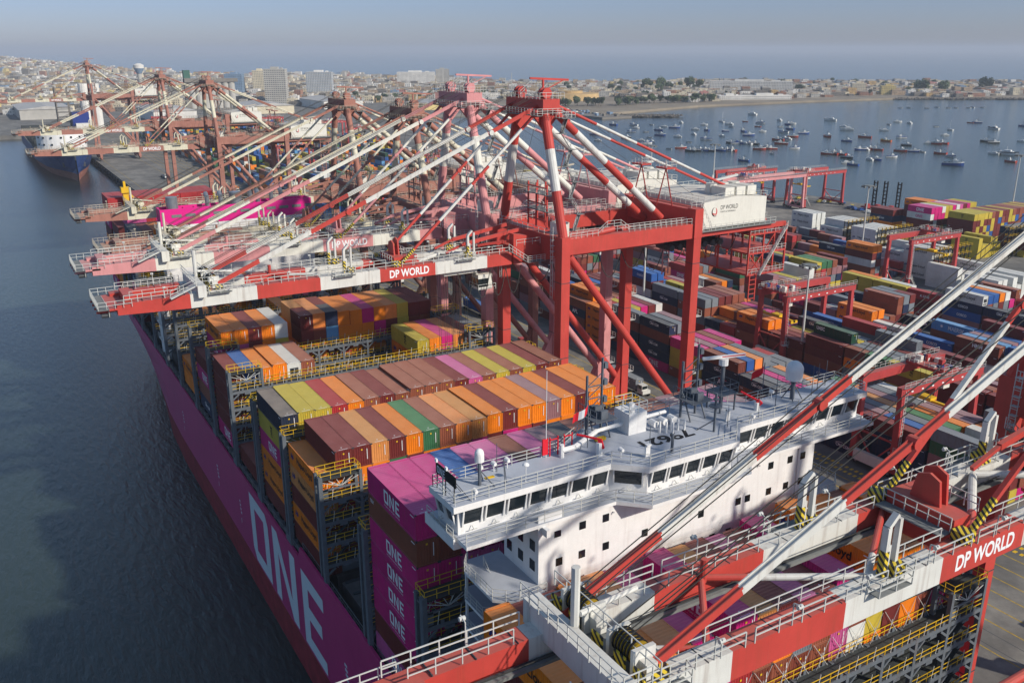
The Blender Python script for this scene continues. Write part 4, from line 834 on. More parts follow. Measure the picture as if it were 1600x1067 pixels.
def letter_mesh(kind, L):      # lettering on the long side that faces the water (-y)
    key = (kind, L)
    if key in letter_mesh.c: return letter_mesh.c[key]
    mb = MB(); y = -1.215; U = (1,0,0); Z = (0,0,1); c = 0
    if kind == 'one': w = 3.9; put_one(mb, (-1.6 if L > 8 else -2.2, y, 0.85), U, Z, w*(1 if L > 8 else .8), 1.5, 0); put_text(mb, 'OCEAN NETWORK EXPRESS', (-1.6 if L > 8 else -2.2, y, 0.45), U, Z, w*(1 if L > 8 else .8), 0.2, 0, 0)
    elif kind == 'hl':
        x = -5.2 if L > 8 else -2.6; s = 1 if L > 8 else 0.62
        for dx in (0, 0.62*s): mb.add([(x+dx, y, 1.0), (x+dx+0.28*s, y, 1.0), (x+dx+0.62*s, y, 1.9), (x+dx+0.34*s, y, 1.9)], [(0,1,2,3)], 1); mb.add([(x+dx+0.1, y, 1.32), (x+dx+0.75*s, y, 1.32), (x+dx+0.75*s, y, 1.56), (x+dx+0.1, y, 1.56)], [(0,1,2,3)], 1)
        put_text(mb, 'Hapag-Lloyd', (x+2.6*s, y, 0.85), U, Z, 6.2*s, 1.25*s, 2, 0.02)
    elif kind == 'msc':
        for i, ch in enumerate('MSC'): put_text(mb, ch, (0.0, y, 1.95-i*0.62), U, Z, 0.95, 0.5, 2, 0.03)
    elif kind == 'cma':
        put_text(mb, 'CMA CGM', (-2.0, y, 1.15), U, Z, 3.6, 0.72, 0, 0.03)
        for k in range(8): a0 = R(200-14*k); a1 = R(200-14*(k+1)); mb.add([(-0.2+2.0*math.cos(a0), y, 1.6+0.55*math.sin(a0)), (-0.2+2.0*math.cos(a1), y, 1.6+0.55*math.sin(a1)), (-0.2+2.0*math.cos(a1), y, 1.66+0.58*math.sin(a1)), (-0.2+2.0*math.cos(a0), y, 1.66+0.58*math.sin(a0))], [(0,1,2,3)], 0)
    elif kind == 'uasc': put_text(mb, 'UASC', (-5.2 if L > 8 else -2.4, y, 1.1), U, Z, 2.7, 0.95, 0, 0.03)
    elif kind == 'maersk': put_text(mb, 'MAERSK', (-1.0, y, 0.8), U, Z, 4.8, 1.1, 0, 0.02); mb.add([(-3.0+0.55*math.cos(R(90+k*25.7))*(1 if k % 2 == 0 else .45), y, 1.4+0.55*math.sin(R(90+k*25.7))*(1 if k % 2 == 0 else .45)) for k in range(14)], [tuple(range(14))], 0)
    elif kind == 'apl': put_text(mb, 'APL', (-0.6, y, 0.9), U, Z, 3.0, 1.3, 0, 0.04); mb.add([(-0.6, y, 2.35), (2.6, y, 2.35), (2.6, y, 2.5), (-0.2, y, 2.5)], [(0,1,2,3)], 3)
    elif kind == 'kline': put_text(mb, 'K LINE', (-1.5, y, 1.0), U, Z, 3.2, 0.75, 0, 0.03)
    elif kind == 'hmm': put_text(mb, 'HMM', (-1.2, y, 0.9), U, Z, 2.8, 1.0, 0, 0.04)
    elif kind == 'one_r': put_one(mb, (-1.6, y, 0.8), U, Z, 3.6, 1.3, 4)
    elif kind == 'cosco': put_text(mb, 'COSCO', (-1.4, y, 0.9), U, Z, 3.2, 0.8, 0, 0.02)
    elif kind == 'code': put_text(mb, 'TEX', (-5.6, y, 2.0), U, Z, 1.0, 0.4, 0, 0.02)
    letter_mesh.c[key] = mb.mesh('container_lettering'); return letter_mesh.c[key]
letter_mesh.c = {}
LM = [M['letter_w'], M['letter_b'], M['letter_k'], M['letter_r'], M['letter_m']]
BRAND = {'magenta': ('one',1.0), 'orange': ('hl',0.55), 'pink': ('one',0.5), 'yellow': ('msc',0.8), 'navy': ('cma',0.7), 'blue': ('cosco',0.5), 'darkgreen': ('uasc',0.8), 'lightblue': ('maersk',0.7), 'red': ('kline',0.4), 'white': ('hl',0.5), 'brown': ('code',0.35), 'maroon': ('code',0.3)}
BOX = []          # every container: dict(x centre, y centre, z, L, H, colour, kind, label, area)
PITCH = 2.4555; Z0 = 20.9
def px_area(pts):
    s = [screen(*p) for p in pts]; n = len(s)
    if min(q[2] for q in s) < 2: return 0
    if max(q[0] for q in s) < 0 or min(q[0] for q in s) > 1600 or max(q[1] for q in s) < 0 or min(q[1] for q in s) > 1067: return 0
    return abs(sum(s[i][0]*s[(i+1) % n][1]-s[(i+1) % n][0]*s[i][1] for i in range(n)))/2
def faces_area(b, top, left, near):
    x0, x1 = b['x']-b['L']/2, b['x']+b['L']/2; y0, y1 = b['y']-1.22, b['y']+1.22; z0, z1 = b['z'], b['z']+b['H']; a = 0
    if top: a += px_area([(x0,y0,z1),(x1,y0,z1),(x1,y1,z1),(x0,y1,z1)])
    if left: a += px_area([(x0,y0,z0),(x1,y0,z0),(x1,y0,z1),(x0,y0,z1)])
    if near: a += px_area([(x1,y0,z0),(x1,y1,z0),(x1,y1,z1),(x1,y0,z1)])
    return a
rc = random.Random(5)
ordn = lambda n: {1:'first',2:'second',3:'third'}.get(n, '%d%s' % (n, 'th' if 10 <= n % 100 <= 20 else {1:'st',2:'nd',3:'rd'}.get(n % 10, 'th')))
nb_ = {}
def add_bay(xn, stacks, place, y0=0.0, pitch=PITCH, z0=Z0, randpool=None, front_h=None, dz=None, H=2.9):
    """stacks: list over rows of (tiers, [colours from the top down]); a colour may be 'a|b' = two short boxes (near|far)"""
    hs = [s[0] for s in stacks]; nb_[place] = nb_.get(place, 0)+1; bid = nb_[place]
    for r, (n, cols_) in enumerate(stacks):
        for k in range(n):           # k = 0 is the top
            c = cols_[k] if k < len(cols_) else rc.choice(randpool or ['orange','maroon','brown','magenta','maroon','redbrown','orange','yellow','navy','red','grey'])
            tier = n-1-k; z = z0+tier*H+(dz[r] if dz else 0); y = y0+(r+0.5)*pitch
            left = (r == 0) or hs[r-1] <= tier; top = k == 0
            fh = front_h[r] if front_h else 0; near = tier >= fh
            parts = c.split('|')
            for j, cc in enumerate(parts):
                kind = None
                if ':' in cc: cc, kind = cc.split(':')
                L = 12.19 if len(parts) == 1 else 6.06; x = xn-12.19/2 if L > 7 else (xn-3.03 if j == 0 else xn-12.19+3.03)
                b = dict(x=x, y=y, z=z, L=L, H=H, c=cc, kind=kind, row=r+1, tier=k+1, place=place, lside=left, bay=bid, half=(None if len(parts) == 1 else ('near half','far half')[j]))
                b['a'] = faces_area(b, top, left, near and j == 0); b['vis'] = top or left or near; BOX.append(b)
# ---- the big ship's bays, from stern to bow
mm = 'magenta'
add_bay(0.0, [(5,['orange:hl','tan:hl','maroon','orange:hl','maroon'])] + [(6,[a,b]) for a, b in [('maroon','orange'),('maroon','orange'),('tan','orange'),('maroon','green'),('orange','maroon'),('green','orange'),('brown','orange'),('peach','brown'),('tan','magenta')]]
        + [(6,[a,b]) for a, b in [('orange','maroon'),('maroon','magenta'),('orange','red'),('orange','maroon'),('mauve','orange'),('orange','orange'),('maroon','peach'),('orange','orange'),('orange','peach')]] + [(5,['orange'])],
        'the tall ship bay right behind the empty bay before the bridge', dz=[0]*10+[0.22]*9+[0])
add_bay(-14.6, [(6,['dusty navy','yellow:msc','magenta:one','orange:hl','orange:hl','maroon'])] + [(6,[c]) for c in ['yellow','yellow','red','orange','brown','maroon','brown','brown','brown','brown','maroon','pink','brown','yellow','brown','yellow','maroon','redbrown']] + [(5,['brown'])],
        'the second loaded ship bay behind the bridge', front_h=[5]*20, dz=[0,.12,0,0,0,0.1,0.1,-0.1,0.3,0.3,0.3,0.1,0,0,0,0,0,0,0.1,0])
add_bay(-29.2, [(1,['maroon'])]*6 + [(3,['red']),(3,['yellow']),(3,['yellow']),(2,['orange']),(2,['orange']),(2,['maroon']),(2,['orange'])] + [(2,['maroon'])]*6 + [(1,['orange'])], 'the low ship bay below the crane spreader')
add_bay(-43.9, [(5,['maroon','maroon','maroon','maroon','magenta:one']),(5,['blue']),(5,['orange']),(5,['orange']),(5,['white:reefer','magenta']),(5,['brown'])] + [(2,['orange']),(2,['orange']),(2,['maroon']),(1,['red']),(1,['orange']),(1,['magenta']),(2,['orange']),(2,['brown'])]
        + [(5,['yellow:msc','orange:hl']),(5,['orange']),(5,['magenta']),(5,['peach']),(5,['maroon']),(5,['grey'])], 'the ship bay behind the low one', dz=[0]*3+[.25]+[0]*16)
add_bay(-58.5, [(4,['maroon','magenta:one'])] + [(6,['orange:hl','magenta:one']),(6,['orange','pink']),(6,['maroon','maroon']),(6,['orange','orange']),(6,['white:reefer','yellow'])] + [(4,['orange'])]
        + [(6,['maroon|tan','maroon|orange:hl','orange','orange']),(6,['peach','redbrown','orange']),(6,['navy|maroon','lightblue','maroon']),(6,['orange','orange','red']),(6,['orange','orange','orange']),(6,['magenta','orange','orange']),(6,['orange','magenta','orange']),(6,['peach','maroon','maroon']),(6,['yellow','yellow','magenta'])]
        + [(6,['maroon','redbrown']),(6,['maroon','brown']),(5,['maroon']),(4,['orange'])], 'the fifth ship bay behind the bridge, below the red boom', dz=[0]*7+[.8,.8,.8,.5,.4,.4,.4,.4,.4,.2,.2,0,0])
for i, xb in enumerate((-73.1, -87.7, -102.3, -116.9)):
    add_bay(xb, [(rc.choice((0,0,1,1,2,3)) if r not in (7,8,9,10) else rc.choice((2,3,4)), [rc.choice(['orange','magenta','maroon','grey','orange'])]) for r in range(20)], 'the %s far low ship bay under the booms' % ordn(i+1))
add_bay(-134, [(8,['navy','navy','magenta','maroon']),(8,['maroon','navy']),(8,['orange']),(8,['orange']),(7,['maroon']),(8,['orange']),(7,['maroon'])] + [(7,['orange'])]*3+[(6,['maroon'])]*9, 'the ship bay just behind the magenta funnel block')
add_bay(-158, [(7,['maroon']),(8,['pink']),(8,['pink']),(8,['red']),(8,['magenta']),(8,['magenta']),(7,['magenta'])] + [(8,['magenta'])]*3+[(8,['pink'])]*4+[(7,['blue'])]+[(8,['magenta'])]*5, 'the stern-side ship bay with pink tops')
add_bay(-173, [(9,['red','maroon'])]*12+[(8,['maroon'])]*8, 'the sternmost ship bay')
add_bay(29.6, [(8,['magenta:one','brown:code','magenta:one','magenta:one','magenta:one','magenta:one','maroon','pink:one'])] + [(8,['magenta','redbrown','magenta','redbrown']),(8,['magenta','magenta','pink','magenta']),(8,['blue','magenta','pink','magenta'])]
        + [(8,[c,'maroon','magenta','brown']) for c in ['pink','pink','redbrown','pink','mauve','navy','brown','brown','brown','brown','redbrown','brown','mauve','brown','pink','mauve']], 'the ship bay between the pink-topped stack and the bridge')
add_bay(55.2, [(7,['orange:hl','maroon']),(7,['maroon','pink']),(7,['maroon','red']),(7,['orange','magenta']),(7,['peach','brown']),(7,['magenta','maroon']),(6,['magenta','pink']),(7,['magenta:one','magenta','red']),(7,['tan','brown','redbrown']),(7,['maroon','orange','brown']),(7,['pink','grey','redbrown']),(7,['maroon','brown','brown']),
        (7,['magenta','magenta','pink']),(6,['redbrown','white:reefer']),(7,['orange:hl','orange:hl','yellow']),(7,['orange','orange','maroon']),(7,['orange','darkgreen']),(7,['redbrown','navy']),(7,['orange','brown']),(6,['red','maroon'])], 'the ship bay in front of the bridge', dz=[.4,0,0,.3,.3,0,0,.4,0,0,-.3,-.3,.5,0,1.0,.6,.2,0,.3,0])
# ---- yard blocks: rows of Y, bays along X; z base = quay level
LW = 12.75
pools = {'mix': ['maroon','brown','redbrown','brown','grey','navy','orange','maroon','white','blue','red','maroon','navy','grey','maroon','brown','redbrown','yellow','redbrown','mauve','brown','navy','grey','mauve','redbrown','maroon','green','magenta','grey','brown'],
         'reef': ['white'], 'msc': ['yellow','maroon','yellow','brown','yellow','maroon','blue'], 'one': ['magenta','yellow','maroon','white','pink','yellow','magenta','brown'],
         'far': ['blue','orange','navy','yellow','white','darkgreen','grey','orange','maroon','lightblue','brown','green','yellow','blue']}
OVER = {}         # (block, bay, row) -> (tiers, colours)
def ov(b, bay, row, n, cols_): OVER[(b, bay, row)] = (n, cols_)
ov(1,-6,0,5,['navy:cma','redbrown','navy:cma','navy:cma']); ov(1,-6,1,5,['grey','maroon','navy:cma']); ov(1,-6,2,5,['mauve','brown']); ov(1,-7,0,5,['grey:cma','redbrown','navy:cma']); ov(1,-7,1,4,['grey'])
ov(1,-8,0,4,['orange:hl','orange:hl','orange:hl','orange:hl']); ov(1,-8,1,4,['orange','orange']); ov(1,-8,2,4,['red','maroon']); ov(1,-8,3,4,['yellow']); ov(1,-8,4,4,['magenta']); ov(1,-8,5,4,['maroon']); ov(1,-8,6,4,['white'])
ov(1,-9,0,4,['brown','navy:apl','brown']); ov(1,-9,1,5,['orange:hl','orange:hl','orange:hl']); ov(1,-9,2,5,['orange'])
ov(1,-5,0,4,['magenta:one','yellow','yellow']); ov(1,-5,1,4,['mauve']); ov(1,-5,2,4,['magenta']); ov(1,-5,3,4,['redbrown','brown']); ov(1,-5,4,4,['magenta:one','maroon']); ov(1,-5,5,3,['redbrown'])
ov(1,-4,0,4,['redbrown','navy:cma','navy:apl']); ov(1,-4,1,4,['blue','redbrown']); ov(1,-4,2,4,['peach','brown']); ov(1,-4,3,4,['grey','blue'])
ov(1,-3,0,3,['navy:cma','brown']); ov(1,-3,1,3,['grey']); ov(1,-3,2,3,['magenta:one','magenta']); ov(1,-3,3,3,['grey']); ov(1,-3,4,3,['peach']); ov(1,-2,0,2,['maroon']); ov(1,-2,2,3,['magenta:one']); ov(1,-2,4,3,['orange:hl'])
for r, c in enumerate(['maroon','mauve','grey','tan','mauve','grey','white']): ov(1,-1,r,4,[c,'maroon']); 
for r, c in enumerate(['brown','blue','grey','green','orange','mauve','mauve']): ov(1,0,r,4,[c,'navy:cma'])
ov(1,-1,0,4,['maroon','maroon','navy']); ov(1,0,0,4,['maroon','navy','navy:cma'])
ov(1,-11,0,5,['maroon']); ov(2,-6,0,4,['orange:hl','maroon','brown']); ov(2,-6,1,4,['orange']); ov(2,-5,0,3,['maroon']); ov(2,-4,0,4,['maroon','maroon','brown']); ov(2,-4,1,5,['darkgreen:uasc','navy','darkgreen:uasc'])
ov(2,-3,1,4,['grey']); ov(2,-3,2,4,['grey']); ov(2,-2,0,4,['yellow:msc','brown','yellow:msc']); ov(2,-1,0,4,['maroon','maroon','navy']); ov(2,-1,1,4,['brown']); ov(2,0,0,4,['maroon','navy'])
ov(2,-10,0,5,['blue:cosco','maroon','white:cosco','blue']); ov(2,-10,1,5,['blue']); ov(2,-9,3,3,['yellow:msc','maroon']); ov(2,-9,2,4,['yellow:msc']); ov(2,-11,3,3,['redbrown','magenta:one'])
ov(2,-9,0,4,['grey','navy:cma']); ov(2,-8,0,4,['grey:cma','brown']); ov(2,-8,1,4,['grey:cma','brown'])
ov(3,-5,0,4,['orange:hl','orange']); ov(3,-5,1,4,['orange:hl']); ov(3,-4,0,3,['white']); ov(3,-3,0,3,['blue','maroon']); ov(3,-2,0,4,['redbrown:hmm','maroon','white']); ov(3,-2,1,4,['lightblue']); ov(3,-2,2,4,['mauve']); ov(3,-1,0,3,['navy']); ov(3,-1,1,4,['blue'])
ov(3,-2,3,4,['blue:cosco']); ov(3,-3,3,4,['lightblue:maersk']); ov(3,-1,4,3,['orange:hl'])
ov(4,-7,0,4,['yellow:msc','yellow:msc','maroon']); ov(4,-7,1,4,['orange:hl','maroon']); ov(4,-6,0,4,['yellow:msc','orange:hl']); ov(4,-6,1,4,['white']); ov(4,-5,0,4,['red:kline','maroon','red:kline']); ov(4,-4,0,5,['white:hl','navy:cosco','blue']); ov(4,-4,1,5,['blue']); ov(4,-4,2,5,['blue']); ov(4,-4,3,5,['orange']); ov(4,-4,4,5,['white'])
ov(4,-3,0,4,['navy','maroon']); ov(4,-2,0,4,['blue:apl','maroon','navy:cma']); ov(4,-1,0,4,['blue:apl','maroon','navy:cma'])
ov(4,-11,0,4,['grey','yellow:msc']); ov(4,-10,0,4,['navy','orange:hl']); ov(4,-10,1,4,['yellow:msc','brown']); ov(4,-9,1,4,['yellow:msc','brown']); ov(4,-9,0,3,['maroon','navy'])
ov(5,-12,0,4,['red:kline','maroon']); ov(5,-12,1,4,['maroon']); ov(5,-10,0,4,['navy:cma','orange']); ov(5,-9,0,5,['orange:hl','maroon']); ov(5,-9,1,5,['orange']); ov(5,-8,0,4,['maroon','brown']); ov(5,-6,0,4,['red','maroon'])
FIRST = {1: -150, 2: -235, 3: -235, 4: -235, 5: -235}
for b in range(1, 6):
    yb = 118+32.4*(b-1)+1.6
    for bay in range(-19, 2):
        xn = 4.5 + bay*LW + (0 if b != 2 else 4)
        if xn-12 < -262 or (b == 5 and xn > -108): continue
        if (b, bay) in ((3,-9),(4,-8),(2,-13),(3,-14)): continue
        base_h = rc.choice((2,3,3,3,4)); st = []
        for r in range(7):
            n = max(1, min(5, base_h + rc.choice((-1,0,0,0,1))))
            cc = [rc.choice(pools['mix']) for _ in range(n)]
            if rc.random() < 0.55 and st: cc[0] = st[-1][1][0] if rc.random() < 0.3 else cc[0]
            if rc.random() < 0.22: cc[0] = cc[0].split('|')[0].split(':')[0]+'|'+rc.choice(pools['mix'])
            if (b, bay, r) in OVER: n, cc = OVER[(b, bay, r)]
            st.append((n, cc))
        add_bay(xn, st, '%s yard block from the quay' % ordn(b), y0=yb, pitch=2.78, z0=G0+0.05, randpool=pools['mix'], H=2.66)
# reefer racks and the two tall seaward blocks
for (xn, yb, n, pool, h, nm, rows, cols0) in [(-176,292,7,'reef',4,'the leftmost white refrigerated block by the sea',4,None),(-154.6,286.7,7,'reef',4,'the second white refrigerated block by the sea',5,None),(-136,284,6,'reef',4,'the third white refrigerated block by the sea',5,None),(-119,281,6,'reef',3,'the fourth white refrigerated block by the sea',5,None),
        (-100,270,6,'reef',4,'the fifth white refrigerated block by the sea',6,None),(-84,262,6,'reef',3,'the sixth white refrigerated block by the sea',7,None),(-66,254,6,'reef',3,'the seventh white refrigerated block by the sea',8,None)]:
    st = [(max(2, h-rc.choice((0,0,1))), ['white:hl' if rc.random() < .4 else 'white' for _ in range(5)]) for r in range(rows)]
    add_bay(xn, st, nm, y0=yb, pitch=2.9, z0=G0+0.05, randpool=['white'], H=2.9)
st = []
for r in range(13):
    st.append((5, ['magenta:one' if r == 0 else ['magenta','magenta','white','yellow','yellow','magenta','white','pink','maroon','magenta','yellow','yellow'][r-1]] + (['white:one_r'] if r == 0 else [rc.choice(pools['one'])]) + [rc.choice(['maroon','brown','yellow','white','green','magenta','orange']) if r else 'maroon' for _ in range(3)]))
add_bay(-148, st, 'the tall seaward block topped by magenta boxes', y0=337, pitch=2.6, z0=G0+0.05, H=2.85)
add_bay(-160.8, [(4,['orange:hl','maroon'])]*3, 'the stack behind the tall magenta topped block', y0=352, pitch=2.6, z0=G0+2.9, H=2.85)
add_bay(-164, [(4,['maroon','navy','orange:hl'])]*3, 'the stack left of the tall magenta topped block', y0=332, pitch=2.6, z0=G0+0.05, H=2.85)
for j, xn in enumerate((-128,)):
    add_bay(xn, [(5, ['yellow:msc' if r == 0 else rc.choice(['yellow','maroon','yellow','brown'])]+[rc.choice(pools['msc']) if r else 'maroon' for _ in range(4)]) for r in range(19)], 'the long tall seaward block of yellow and brown boxes', y0=338, pitch=2.6, z0=G0+0.05, H=2.85)
add_bay(-112, [(2+(r % 3 == 0), ['yellow:msc']) for r in range(6)], 'the low yellow stacks before the tall yellow and brown block', y0=318, pitch=2.7, z0=G0+0.05, H=2.85, randpool=['yellow'])
add_bay(-104, [(4, ['navy' if r == 0 else 'grey']) for r in range(8)], 'the dark stack at the right edge beyond the yellow one', y0=338, pitch=2.7, z0=G0+0.05, H=2.85)
# far yard beyond the near blocks
for bx in range(-22, -74, -1):
    xn = 4.5 + bx*LW
    for b in range(1, 6):
        if rc.random() < 0.16 or xn < -900: continue
        yb = 119+32.4*(b-1)
        if yb > 250 and xn > -620: continue
        bh = rc.choice((1,2,3,4))
        add_bay(xn, [(max(1, bh+rc.choice((-1,0,1))), [rc.choice(pools['far']) for _ in range(5)]) for r in range(6)], 'far', y0=yb, pitch=2.78, z0=G0+0.05, randpool=pools['far'], H=2.66)
BOX.sort(key=lambda b: -b['a'])
N_IND = 296
cname = {'one': 'magenta'}
ordt = {1: 'top', 2: 'second tier from top', 3: 'third tier from top', 4: 'fourth tier from top', 5: 'fifth tier from top', 6: 'sixth tier from top', 7: 'seventh tier from top', 8: 'bottom tier'}
seen = set()
for b in BOX[:N_IND]:
    reef = b['kind'] == 'reefer'
    key = (b['L'], b['H'] if b['H'] in (2.9, 2.6) else (2.9 if b['H'] > 2.7 else 2.6))
    white = b['c'] == 'white' and b['z'] > 4
    me = CONT['reefer'] if reef or (b['c'] == 'white' and b['L'] > 7) else (CONT['doors'] if (b['z'] < 20.5 and b['L'] > 7 and key[1] == 2.6 and rc.random() < 0.4) else CONT[key])
    place = b['place'].replace('the ', '', 1)
    lab = '%s container, %s, %s from the water in %s' % (b['c'], ordt[b['tier']].replace(' from top', ' down'), ordn(b['row']), place)
    if 'yard block' in place: lab = '%s container, %s, row %d of %s, bay %d' % (b['c'], ordt[b['tier']].replace(' from top', ' down'), b['row'], place.replace(' from the quay', '').replace(' from quay', ''), b['bay'])
    if 'yard block' in place: lab = '%s container, %s, %s row of %s, %s bay from left' % (b['c'], ordt[b['tier']].replace(' from top', ' down'), 'front' if b['row'] == 1 else ordn(b['row']), place.replace(' from the quay', '').replace(' from quay', ''), ordn(b['bay']))
    if b['half']: lab = b['half'].replace('half', 'short') + ' ' + lab
    if len(lab.split()) > 16: lab = lab.replace(' container,', ' box,').replace(' from the water in', ' in').replace('red boom', 'boom')
    if len(lab.split()) > 16: lab = ' '.join(lab.split()[:16])
    seen.add(lab); nm = 'shipping_container'
    o = mk(nm, me, [CM[b['c']], M['steel'], M['yellow'], M['letter_w'], M['black']])
    o.location = (b['x'], b['y'], b['z']); o.rotation_euler = (0, 0, rc.uniform(-1, 1)*0.0015)
    tag(o, lab, 'container', 'stacked shipping containers')
    if b['H'] not in (2.9,): o.scale = (1, 1, (b['H']-0.03)/(2.87 if key[1] == 2.9 else 2.57))
    kd = b['kind'] if b['kind'] not in (None, 'reefer') else None
    if kd is None and b['lside'] and b['c'] in BRAND and rc.random() < BRAND[b['c']][1]: kd = BRAND[b['c']][0]
    if kd and b['lside']: mk('lettering', letter_mesh(kd, b['L']), LM, o)
# the rest, too many and too small to count
rest = MB(); order = list(CB.keys()); gap = 0.02; letr = MB(); nl = 0
for b in BOX[N_IND:]:
    hx = b['L']/2; hy = 1.2; jx = rc.uniform(-0.12, 0.12); m_ = order.index(b['c'])
    rest.box(b['x']-hx+jx, b['x']+hx+jx, b['y']-hy, b['y']+hy, b['z']+0.03, b['z']+b['H']-0.02, m_)
    if b['a'] > 60 and b['lside'] and b['L'] > 7:
        kd = b['kind'] if b['kind'] not in (None, 'reefer') else (BRAND[b['c']][0] if b['c'] in BRAND and rc.random() < BRAND[b['c']][1] else None)
        if kd and nl < 260:
            lm = letter_mesh(kd, b['L']); nl += 1; ox, oy, oz = b['x'], b['y']-0.012, b['z']
            base = len(letr.v); letr.v += [(v.co.x+ox, v.co.y+oy, v.co.z*0.93+oz) for v in lm.vertices]
            for pl in lm.polygons: letr.f.append(tuple(i+base for i in pl.vertices)); letr.m.append(pl.material_index)
print('containers', len(BOX), 'rest', len(BOX)-N_IND, 'smallest individual area', BOX[N_IND]['a'])
o = mk('distant_containers', rest.mesh('distant_containers'), [CB[k] for k in order]); tag(o, 'all the smaller and farther container stacks of the yard and ship', 'containers', None, 'stuff')
if letr.v: mk('lettering', letr.mesh('lettering'), LM, o)
# ================================================================ THE BIG CONTAINER SHIP
SHIP = thing('container_ship', 'huge magenta hulled container ship at the quay with white bridge and lettered side', 'ship', (0, 24.6, 0))
SO = (0, 24.6, 0)
def sp(name, mb, mats, parent=SHIP, smooth=False): return mk(name, mb.mesh(name, SO, smooth), mats, parent)
def hull_mesh():
    # X, half beam at deck, half beam at water, half beam below, deck z
    S = [(-190,20.0,4,1,22.0),(-186,22.5,9,3,20.5),(-175,24.3,14,8,19.6),(-155,25.2,19,14,19.6),(-130,25.4,22.5,19,19.6),(-108,25.4,24.8,23,19.6),(-92,25.4,25.4,25,19.6),(-50,25.4,25.4,25.4,19.6),(-9,25.4,25.4,25.4,19.6),(-8,25.4,25.4,25.4,21.5),(20,25.4,25.4,25.4,21.6),(50,25.4,25.3,25,21.7),(80,25.2,24.4,23,22),(110,24.0,20.5,18,23),(140,19.5,12,9,26),(160,12.5,5,3,28),(172,5,0.8,0.4,29),(176,1,0.2,0.1,29)]
    mb = MB(); zs = [-4, 5.8, 12.0, None]
    for s in (-1, 1):
        ring = []
        for X, hd, hw, hb, zd in S:
            ring.append([(X, 24.6+s*hb, -4), (X, 24.6+s*hw, 0.0), (X, 24.6+s*(hw+(hd-hw)*0.30), 5.8), (X, 24.6+s*(hw+(hd-hw)*0.72), 12.0), (X, 24.6+s*hd, 17.0), (X, 24.6+s*hd, zd)])
        for a, b in zip(ring, ring[1:]):
            for i in range(5):
                q = [a[i], b[i], b[i+1], a[i+1]]
                if s > 0: q.reverse()
                mb.add(q, [(0,1,2,3)], 1 if i < 2 else 0)
            q = [a[5], b[5], (b[5][0], b[5][1]-s*0.3, b[5][2]), (a[5][0], a[5][1]-s*0.3, a[5][2])]      # bulwark cap
            mb.add(q, [(0,1,2,3) if s < 0 else (3,2,1,0)], 0)
            mb.add([(a[5][0], a[5][1]-s*0.3, a[5][2]), (b[5][0], b[5][1]-s*0.3, b[5][2]), (b[5][0], b[5][1]-s*0.3, 18.4), (a[5][0], a[5][1]-s*0.3, 18.4)], [(0,1,2,3)], 0)
    a = S[0]; mb.add([(a[0], 24.6-a[1], a[4]), (a[0], 24.6+a[1], a[4]), (a[0], 24.6+a[2], 0), (a[0], 24.6-a[2], 0)], [(0,1,2,3)], 0)
    return mb
hull = sp('hull', hull_mesh(), [M['hull'], M['antifoul']])
mb = MB()
put_one(mb, (-34.6, -0.83, 6.3), (1,0,0), (0,0,1), 35.4, 11.9, 0)
for x, s in ((-58, 1.2), (-88, 1.0), (-42, 0.8), (8, 1.4)):
    for k in range(4): mb.box(x+k*0.12, x+k*0.12+s*0.6, -0.84, -0.81, 13.0-k*0.7, 13.35-k*0.7)
    mb.box(x+0.2, x+0.35, -0.84, -0.82, 9.0, 9.9)
sp('hull_lettering', mb, [M['hull_letter']], hull)
mb = MB(); mb.prism([(-188,4),(-175,0.6),(-150,-0.4),(80,-0.4),(110,1.2),(140,5.5),(160,12.5),(170,20),(170,29),(160,36.5),(140,43.5),(110,48),(80,49.6),(-150,49.6),(-175,48.6),(-188,45)], 18.0, 18.6); sp('main_deck', mb, [M['deck_dark']])
for xn in (14.6, 0, -14.6, -29.2, -43.9, -58.5, -73.1, -87.7, -102.3, -116.9, -134, -146, -158, -173, 29.6, 55.2, 69.8, 84.4, 99.0, 113.6):
    for k in range(4):
        mb = MB(); y0 = 1.6+k*11.6; mb.box(xn-12.6, xn+0.3, y0, y0+11.2, 18.6, 20.72, 0)
        for j in range(5): mb.box(xn-12.5+j*2.9, xn-12.0+j*2.9, y0+0.3, y0+10.9, 20.72, 20.86, 1)
        sp('hatch_cover', mb, [M['hatch'], M['steel']])
# side passage: coaming, pipes and rail on both sides
mb = MB()
for y, s in ((0.15, 1), (49.05, -1)):
    mb.box(-170, 110, y-0.1, y+0.1, 18.6, 19.9, 0); mb.tube((-165, y-0.25*s, 19.5), (105, y-0.25*s, 19.5), 0.12, n=6, m=1)
    for k in range(92): x = -168+k*3.0; mb.box(x-0.08, x+0.08, y-0.6, y+0.1, 18.6, 20.6, 0)
mb.rail([(-170, -0.45, 19.6), (-9.5, -0.45, 19.6)], m=1, sp=3, h=1.0); mb.rail([(-9, 0.0, 20.4), (28, 0.0, 20.4)], m=1, sp=2.4)
for k in range(14): x = -6+k*2.6; mb.beam((x, 0.05, 20.4), (x+1.6, 0.05, 19.2), 0.5, 0.1, 0)
sp('side_passage_fittings', mb, [M['lash'], M['grate']])
